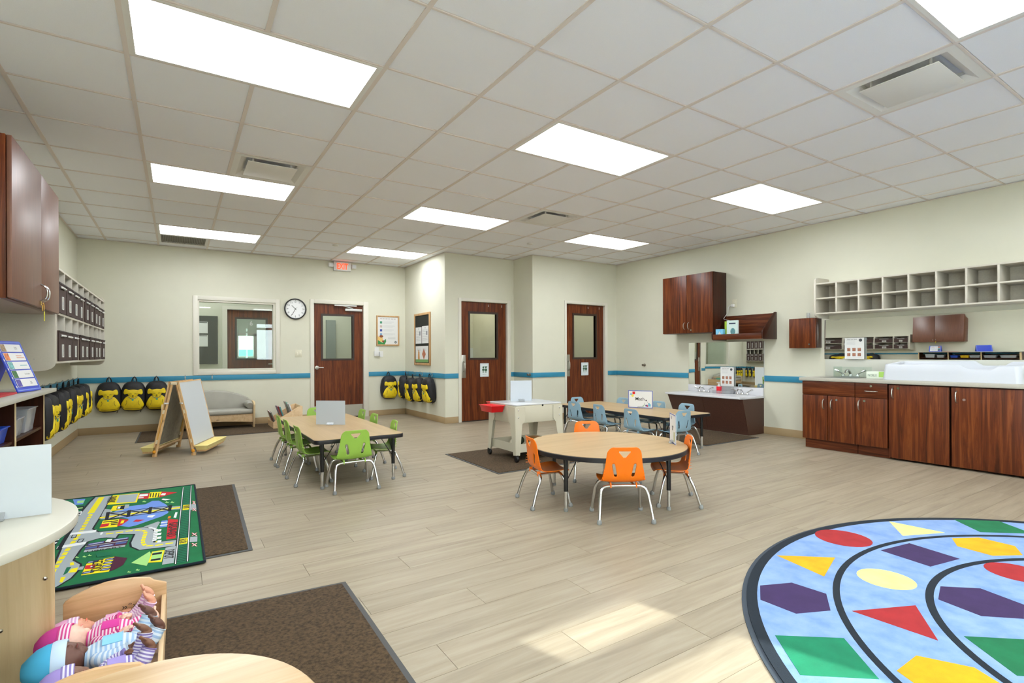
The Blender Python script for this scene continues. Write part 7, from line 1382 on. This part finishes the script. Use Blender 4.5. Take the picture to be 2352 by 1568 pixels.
for tier, (x, z0, zz) in enumerate(((bx0+.055,.021,.0),(bx0+.195,.021,.07),(bx0+.335,.021,.14))):
    for q in range(3):
        y = by0+.11+q*.15; a = random.uniform(-.06,.06); h = (.225,.29,.35)[tier]+random.uniform(0,.03); w_ = .14; tilt = -.30-.07*random.random()
        tt = thing('picture_book', '%s picture book in the %s tier of the book bin, %s from the viewer' % (('grey','magenta','cream','teal','red','plum','pale blue','mint','tan')[k], ('front','middle','back')[tier], ORD[q]), 'book', (x+.0, y, z0), pi/2*1+a, group='picture books in the book bin')
        tt.rotation_euler = (0, tilt, a); WM[tt.name] = Matrix.Identity(4)
        MB().box(-.004, -w_/2, 0, -.001, w_/2, h).box(.007, -w_/2, 0, .009, w_/2, h).box(-.001, -w_/2, 0, .007, -w_/2+.003, h).build('cover', mat('pb_%d' % k, bc[k], .4, var=.25, vs=30), tt)
        MB().box(-.0008, -w_/2+.0032, .002, .0068, w_/2-.003, h-.003).build('pages', PAPER, tt)
        MB(frame((-.0043, w_/2, 0), (0,-1,0))).disc(w_*.5, h*.6, w_*.24, 0, .0003).build('cover_picture', mat('pba_%d' % k, bc[(k+4) % 9], .5), tt)
        k += 1

# ================================================================== round ended desk (left foreground)
t = thing('round_end_desk', 'pale round-ended desk top on a birch panel, left foreground', 'desk', (-.78, 2.08, 0))
DC = (-.78, 2.08); DR = .518; ZD = .60
P = [(XL+.002, DC[1]-DR), (DC[0], DC[1]-DR)]+[(DC[0]+DR*cos(a), DC[1]+DR*sin(a)) for a in [(-pi/2)+pi*k/48 for k in range(1, 48)]]+[(DC[0], DC[1]+DR), (XL+.002, DC[1]+DR)]
MB().prism(P, ZD-.028, ZD).build('desktop', mat('desk_cream', '#cbc8ba', .35), t, bevel=.004)
pn = MB().box(XL+.002, 2.32, .001, -.354, 2.345, ZD-.0285).build('support_panel', PLYZ, t, bevel=.002)
b = MB()
for x, z in ((-.375,.345),(-.375,.13),(-.50,.41),(-.50,.36),(-.485,.20),(-.62,.45),(-.62,.30)): b.lathe([(0,-.004),(.006,-.003),(.007,0)], (x, 2.3197, z), 12, axis='y')
b.build('cam_screw', CHROME, pn, smooth=True)
pn2 = MB().box(XL+.002, 1.66, .001, -.60, 1.685, ZD-.0285).build('support_panel', PLYZ, t, bevel=.002)
sign_board('dry_erase_board', 'blank white board standing on the round-ended desk, left edge of the picture', (-.612, 2.147), (-.331, 2.143), ZD+.0008, .2165, BOARD, 'board')

# ================================================================== doll crib
t = thing('doll_crib', 'birch toy crib filled with dolls beside the desk', 'toy crib', (-.20, 2.15, 0))
kx0, kx1, ky0, ky1 = -.352, -.038, 1.80, 2.485
M2 = Matrix(((1,0,0,0),(0,0,-1,ky1),(0,1,0,0),(0,0,0,1)))
hb_ = [(kx0,.012),(kx0,.188),(-.345,.198),(-.325,.210),(-.298,.221),(-.264,.232),(-.231,.239),(-.19,.241),(-.139,.236),(-.092,.225),(-.080,.213),(-.06,.204),(kx1,.194),(kx1,.155),(kx1,.004)]
MB(M2).prism(hb_, 0, .014).build('headboard', wood('crib_birch', '#c49a6e', '#dab286', '#e6c49c', axis='x', rough=.4, scale=.6), t, bevel=.002)
MB(Matrix(((1,0,0,0),(0,0,-1,ky0+.014),(0,1,0,0),(0,0,0,1)))).prism(hb_, 0, .014).build('footboard', MATS['crib_birch'], t, bevel=.002)
MB().box(kx1-.016, ky0+.0145, .03, kx1-.002, ky1-.0145, .152).build('side_rail', PLY, t, bevel=.002); MB().box(kx0+.002, ky0+.0145, .03, kx0+.016, ky1-.0145, .118).build('side_rail', PLY, t, bevel=.002)
MB().box(kx0+.017, ky0+.015, .045, kx1-.017, ky1-.015, .055).build('crib_floor', PLY, t)
text('maker_mark', '\u00bb\u00b0\u00bb', frame((-.155, ky1-.0145, .135),(1,0,0)), 0, 0, .018, INK, t, width=.05)

# ================================================================== dolls
def smooth_union(name, prim, m, parent, voxel=.0022, sm=4):
    o = prim.build(name, m, parent, smooth=True)
    md = o.modifiers.new('join', 'REMESH'); md.mode = 'VOXEL'; md.voxel_size = voxel; md.use_smooth_shade = True
    s2 = o.modifiers.new('soften', 'SMOOTH'); s2.factor = .5; s2.iterations = sm
    return o
def limb_tube(b, P, R, m=0, n=12): b.tube(P, R, n, m, sm=2); return b
def make_doll(label, base, rz, skin, outfit, hatm, bibm, legs, arms, headturn=0, cuff=None, sc=1.0, hat_back=.07, shoulder_z=0):
    """doll lying on its back along local +x (head at -x), belly up (+z); legs/arms: joint lists in local metres"""
    t = thing('baby_doll', label, 'doll', base, rz); B = WM[t.name] @ Matrix.Diagonal((sc, sc, sc, 1))
    SK = mat('skin_'+skin[1:], skin, .45, var=.05, vs=20, spec=.5)
    hx = -.046; b = MB(B); Rt = Matrix.Rotation(headturn, 4, 'X')
    def H(x, y, z): v = Rt @ Vector((0, y*1.14 if abs(y) < .04 else y, z*1.14)); return (hx+x*1.14, v.y, v.z+.008)
    b.ell(H(-.008,0,0), (.052,.049,.050), 0, 20, 14); b.ell(H(.014,.013,.014), (.022,.020,.021), 0, 14, 10); b.ell(H(.014,-.013,.014), (.022,.020,.021), 0, 14, 10)   # cheeks
    b.ell(H(.030,0,.018), (.012,.011,.013), 0, 12, 8); b.ell(H(.006,0,.040), (.007,.006,.0075), 0, 10, 8)   # chin, nose
    for s_ in (-1, 1): b.ell(H(-.002,s_*.047,-.002), (.010,.005,.008), 0, 10, 8)   # ears
    b.ell(H(.019,0,.035), (.005,.009,.0045), 0, 10, 6)
    b.tube([(hx+.02,0,.0),(.0,0,.0),(.02,0,.0)], [.018,.015,.02], 12)
    b.ell((.05,0,.0), (.05,.032,.026), 0, 14, 10)
    for P in arms:
        b.tube([(.015,P[0][1]*.6,.0)]+P, [.012]+[.0115]*(len(P)-1)+[.009], 10, sm=1)
        e = Vector(P[-1]); d = (e-Vector(P[-2])).normalized(); s_ = d.cross(Vector((0,0,1))); s_ = s_.normalized() if s_.length > .1 else Vector((0,1,0)); up_ = s_.cross(d)
        b.ell(e+d*.010, (.011,.011,.009), 0, 10, 8)
        for q in range(4): b.tube([e+d*.012+s_*(q-1.5)*.0052, e+d*(.022+.002*(q in (1,2)))+s_*(q-1.5)*.0062-up_*.001, e+d*(.028+.003*(q in (1,2)))+s_*(q-1.5)*.006-up_*.006], [.0036,.0034,.0028], 7)
        b.tube([e+d*.004+s_*.009, e+d*.012+s_*.016, e+d*.018+s_*.017-up_*.003], [.004,.0036,.003], 7)
    for P in legs:
        b.tube([(.085,P[0][1]*.7,.0)]+P, [.016]+[.016]*(len(P)-1)+[.012], 10, sm=1)
        e = Vector(P[-1]); d = (e-Vector(P[-2])).normalized(); tdir = Vector((-.55,0,.85)); tdir = (tdir-d*tdir.dot(d)*.6).normalized(); s_ = d.cross(tdir).normalized()
        MF = Matrix((d, s_, tdir)).transposed()
        b.ell(e+d*.008+tdir*.010, (.011,.0145,.024), 0, 14, 10, MF); b.ell(e-tdir*.006, (.013,.013,.013), 0, 12, 8)
        for q in range(5): b.ell(e+d*.011+tdir*(.034-.0016*q)+s_*(q-2)*.0066, (.0058-.0005*q,)*3, 0, 10, 6)
    smooth_union('skin_body', b, SK, t, voxel=.0019*sc, sm=3)
    # face details
    for s_ in (-1, 1):
        c_ = H(-.004, s_*.0150, .0415); MB(B).ell(c_, (.0048,.0052,.0035), 0, 12, 8).build('eye', mat('eye_white', '#f0efec', .15), t, smooth=True)
        v = H(-.004, s_*.0150, .0446); MB(B).ell(v, (.0026,.0026,.0016), 0, 10, 6).build('pupil', mat('pupil_dark', '#1a1210', .1), t, smooth=True)
        MB(B).tube([H(-.014,s_*.009,.0445),H(-.016,s_*.015,.0435),H(-.014,s_*.021,.0405)], .0009, 5).build('brow', mat('brow_'+skin[1:], tuple(c*.4 for c in C(skin)[:3])+(1,), .7), t)
    MB(B).tube([H(.019,-.008,.0385),H(.0205,0,.0405),H(.019,.008,.0385)], [.0012,.0024,.0012], 8, sm=1).build('lips', mat('lips_'+skin[1:], tuple(min(1, c*k) for c, k in zip(C(skin)[:3], (1.15,.55,.55)))+(1,), .4), t, smooth=True)
    # outfit: torso, sleeves, trouser legs
    b = MB(B); b.tube([(-.008,0,.004),(.016,0,.003),(.05,0,.004),(.085,0,.003),(.105,0,.0)], [.026,.036,.043,.042,.030], 20, sm=2, cap=True)
    for P in arms: b.tube([(.02,P[0][1]*.5,.002)]+P[:-1]+[tuple(Vector(P[-2]).lerp(Vector(P[-1]), .85))], [.019]+[.0185]*(len(P)-1)+[.0165], 14, sm=2)
    for P in legs: b.tube([(.080,P[0][1]*.6,.0)]+P[:-1]+[tuple(Vector(P[-2]).lerp(Vector(P[-1]), .9))], [.027]+[.025]*(len(P)-1)+[.020], 16, sm=2)
    b.build('outfit', outfit, t, smooth=True, ang=60)
    for P in list(arms)+list(legs):
        r_ = .019 if P in arms else .0225; a = Vector(P[-2]).lerp(Vector(P[-1]), .80 if P in arms else .86); c_ = Vector(P[-2]).lerp(Vector(P[-1]), .90 if P in arms else .95)
        MB(B).tube([a, c_], [r_*.93, r_], 16, cap=True).build('cuff', cuff or outfit, t, smooth=True)
    # chest patch
    vs = []; NB = 10
    for i in range(NB+1):
        for j in range(NB+1):
            x = .03+.045*i/NB; a = radians(-38+76*j/NB); vs.append((x, .0445*sin(a), .004+.0450*cos(a)))
    n0 = len(vs); vs += [(x, y*.9, z*.9) for x, y, z in vs]; w_ = NB+1
    fs = [(i*w_+j, (i+1)*w_+j, (i+1)*w_+j+1, i*w_+j+1) for i in range(NB) for j in range(NB)]
    ring_ = [j for j in range(w_)]+[i*w_+NB for i in range(1, w_)]+[NB*w_+j for j in range(NB-1, -1, -1)]+[i*w_ for i in range(NB-1, 0, -1)]
    fs += [(ring_[k], ring_[(k+1)%len(ring_)], n0+ring_[(k+1)%len(ring_)], n0+ring_[k]) for k in range(len(ring_))]
    MB(B).add(vs, fs).build('chest_patch', bibm, t, smooth=True)
    # hat: soft cap with a striped cuff
    prof = [(.054,.0),(.0560,-.012),(.055,-.032),(.048,-.052),(.036,-.066),(.020,-hat_back),(.0,-hat_back-.003)]
    M_ = B @ Matrix.Translation((hx-.010, 0, .008)) @ Rt
    hb2 = MB(M_); vs = []; nn = 28
    for i, (r, z) in enumerate(prof):
        for k in range(nn):
            a = 2*pi*k/nn; rr_ = r*(1+.035*sin(a*7)*(i/6)); vs.append((z, rr_*cos(a)*.97, rr_*sin(a)*1.0))
    hb2.add(vs, [(i*nn+k, i*nn+(k+1)%nn, (i+1)*nn+(k+1)%nn, (i+1)*nn+k) for i in range(len(prof)-1) for k in range(nn)]).build('cap', hatm, t, smooth=True, ang=80)
    cb_ = MB(M_); L_ = [(.0565,-.020),(.0585,-.012),(.058,.002),(.0565,.011),(.053,.010),(.053,-.018)]
    vs = []; uvs = []
    for r, z in L_:
        for k in range(nn): a = 2*pi*k/nn; vs.append((z, r*cos(a), r*sin(a))); uvs.append((z, .01*k))
    cb_.add(vs, [(i*nn+k, i*nn+(k+1)%nn, (i+1)*nn+(k+1)%nn, (i+1)*nn+k) for i in range(len(L_)-1) for k in range(nn)], 0, [(u[0], (v[0])+.02) for u, v in zip(uvs, vs)]).build('cap_cuff', cuff or outfit, t, smooth=True, ang=60)
    return t
ST_P = stripes('stripe_magenta', '#d84a92', '#f6dbe8', 110); ST_L = stripes('stripe_lavender_pink', '#d3a2cf', '#f2e4ef', 100); ST_B = stripes('stripe_pale_blue', '#a6c6e8', '#dfeaf6', 90); ST_V = stripes('stripe_violet', '#8c7fc2', '#e4e2f4', 105)
FB = dict(rough=.85)
ZM = .098
make_doll('baby doll in pale pink stripes, legs raised, nearest the headboard', (-.252, 2.39, ZM), .05, '#e0a184', ST_L, mat('cap_light_pink', '#e6a6cc', .85), mat('patch_light_pink', '#eaaed2', .85),
    [[(.10,.020,.002),(.135,.026,.03),(.160,.028,.085)],[(.10,-.022,.002),(.140,-.028,.028),(.165,-.030,.078)]], [[(.02,.040,.005),(.05,.062,.004),(.075,.060,.018)],[(.02,-.040,.005),(.05,-.056,.012),(.08,-.040,.030)]], cuff=ST_L, sc=1.0)
make_doll('baby doll in magenta stripes with a magenta cap and pale face', (-.250, 2.255, ZM+.030), -.02, '#eec4ae', ST_P, mat('cap_magenta', '#d23f96', .85), mat('patch_magenta', '#da3f9c', .85),
    [[(.10,.022,.0),(.135,.032,.010),(.165,.030,.012)],[(.10,-.022,.0),(.14,-.032,.006),(.165,-.034,.004)]], [[(.02,.040,.008),(.045,.060,.020),(.075,.050,.032)],[(.02,-.040,.005),(.055,-.058,.010),(.085,-.050,.026)]], headturn=-.35, cuff=ST_P, sc=1.06, hat_back=.078)
make_doll('dark skinned baby doll in pale blue with a bright blue cap', (-.238, 2.11, ZM+.036), .04, '#6a4437', ST_B, mat('cap_sky_blue', '#4bb4e0', .85), mat('patch_sky_blue', '#8fd0ee', .85),
    [[(.10,.022,.0),(.125,.045,.025),(.140,.055,.060)],[(.10,-.022,.0),(.14,-.030,.02),(.160,-.022,.050)]], [[(.02,.040,.005),(.05,.060,.006),(.08,.056,.012)],[(.02,-.040,.008),(.06,-.052,.012),(.095,-.050,.024)]], headturn=.30, cuff=mat('cuff_pale_blue', '#c9dff2', .85), sc=1.14, hat_back=.082)
make_doll('brown skinned baby doll in violet stripes, nearest the viewer', (-.21, 1.975, ZM+.026), .10, '#7c5540', ST_V, mat('cap_violet', '#a795dc', .85), mat('patch_violet', '#a99be0', .85),
    [[(.09,.022,.0),(.115,.040,.030),(.128,.050,.085)],[(.09,-.022,.0),(.115,-.020,.025),(.135,-.010,.060)]], [[(.02,.040,.008),(.05,.055,.02),(.08,.045,.035)],[(.02,-.040,.005),(.055,-.055,.010),(.085,-.050,.02)]], headturn=.55, cuff=ST_V, sc=1.0)

# ================================================================== small round table, bottom foreground
t = thing('small_round_table', 'small round light wood table at the bottom edge of the picture', 'table', (-.05, 1.035, 0))
SC_ = (-.077, 1.021); SR = .307
MB().lathe([(0,.424),(SR-.004,.424),(SR,.428),(SR,.446),(SR-.004,.450),(0,.450)], (SC_[0],SC_[1],0), 72).build('tabletop', wood('pale_table_wood', '#b3936b', '#c2a57f', '#cdb392', axis='x', rough=.22, scale=.5), t, smooth=True)
MB().lathe([(0,.40),(.17,.40),(.17,.4235),(0,.4235)], (SC_[0],SC_[1],0), 32).build('apron', PLY, t)
for k in range(4):
    a = radians(45+90*k); x, y = SC_[0]+.15*cos(a), SC_[1]+.15*sin(a); MB().tube([(x,y,.400),(x+.05*cos(a),y+.05*sin(a),.0)], [.018,.013], 10).build('leg', PLY, t, smooth=True)
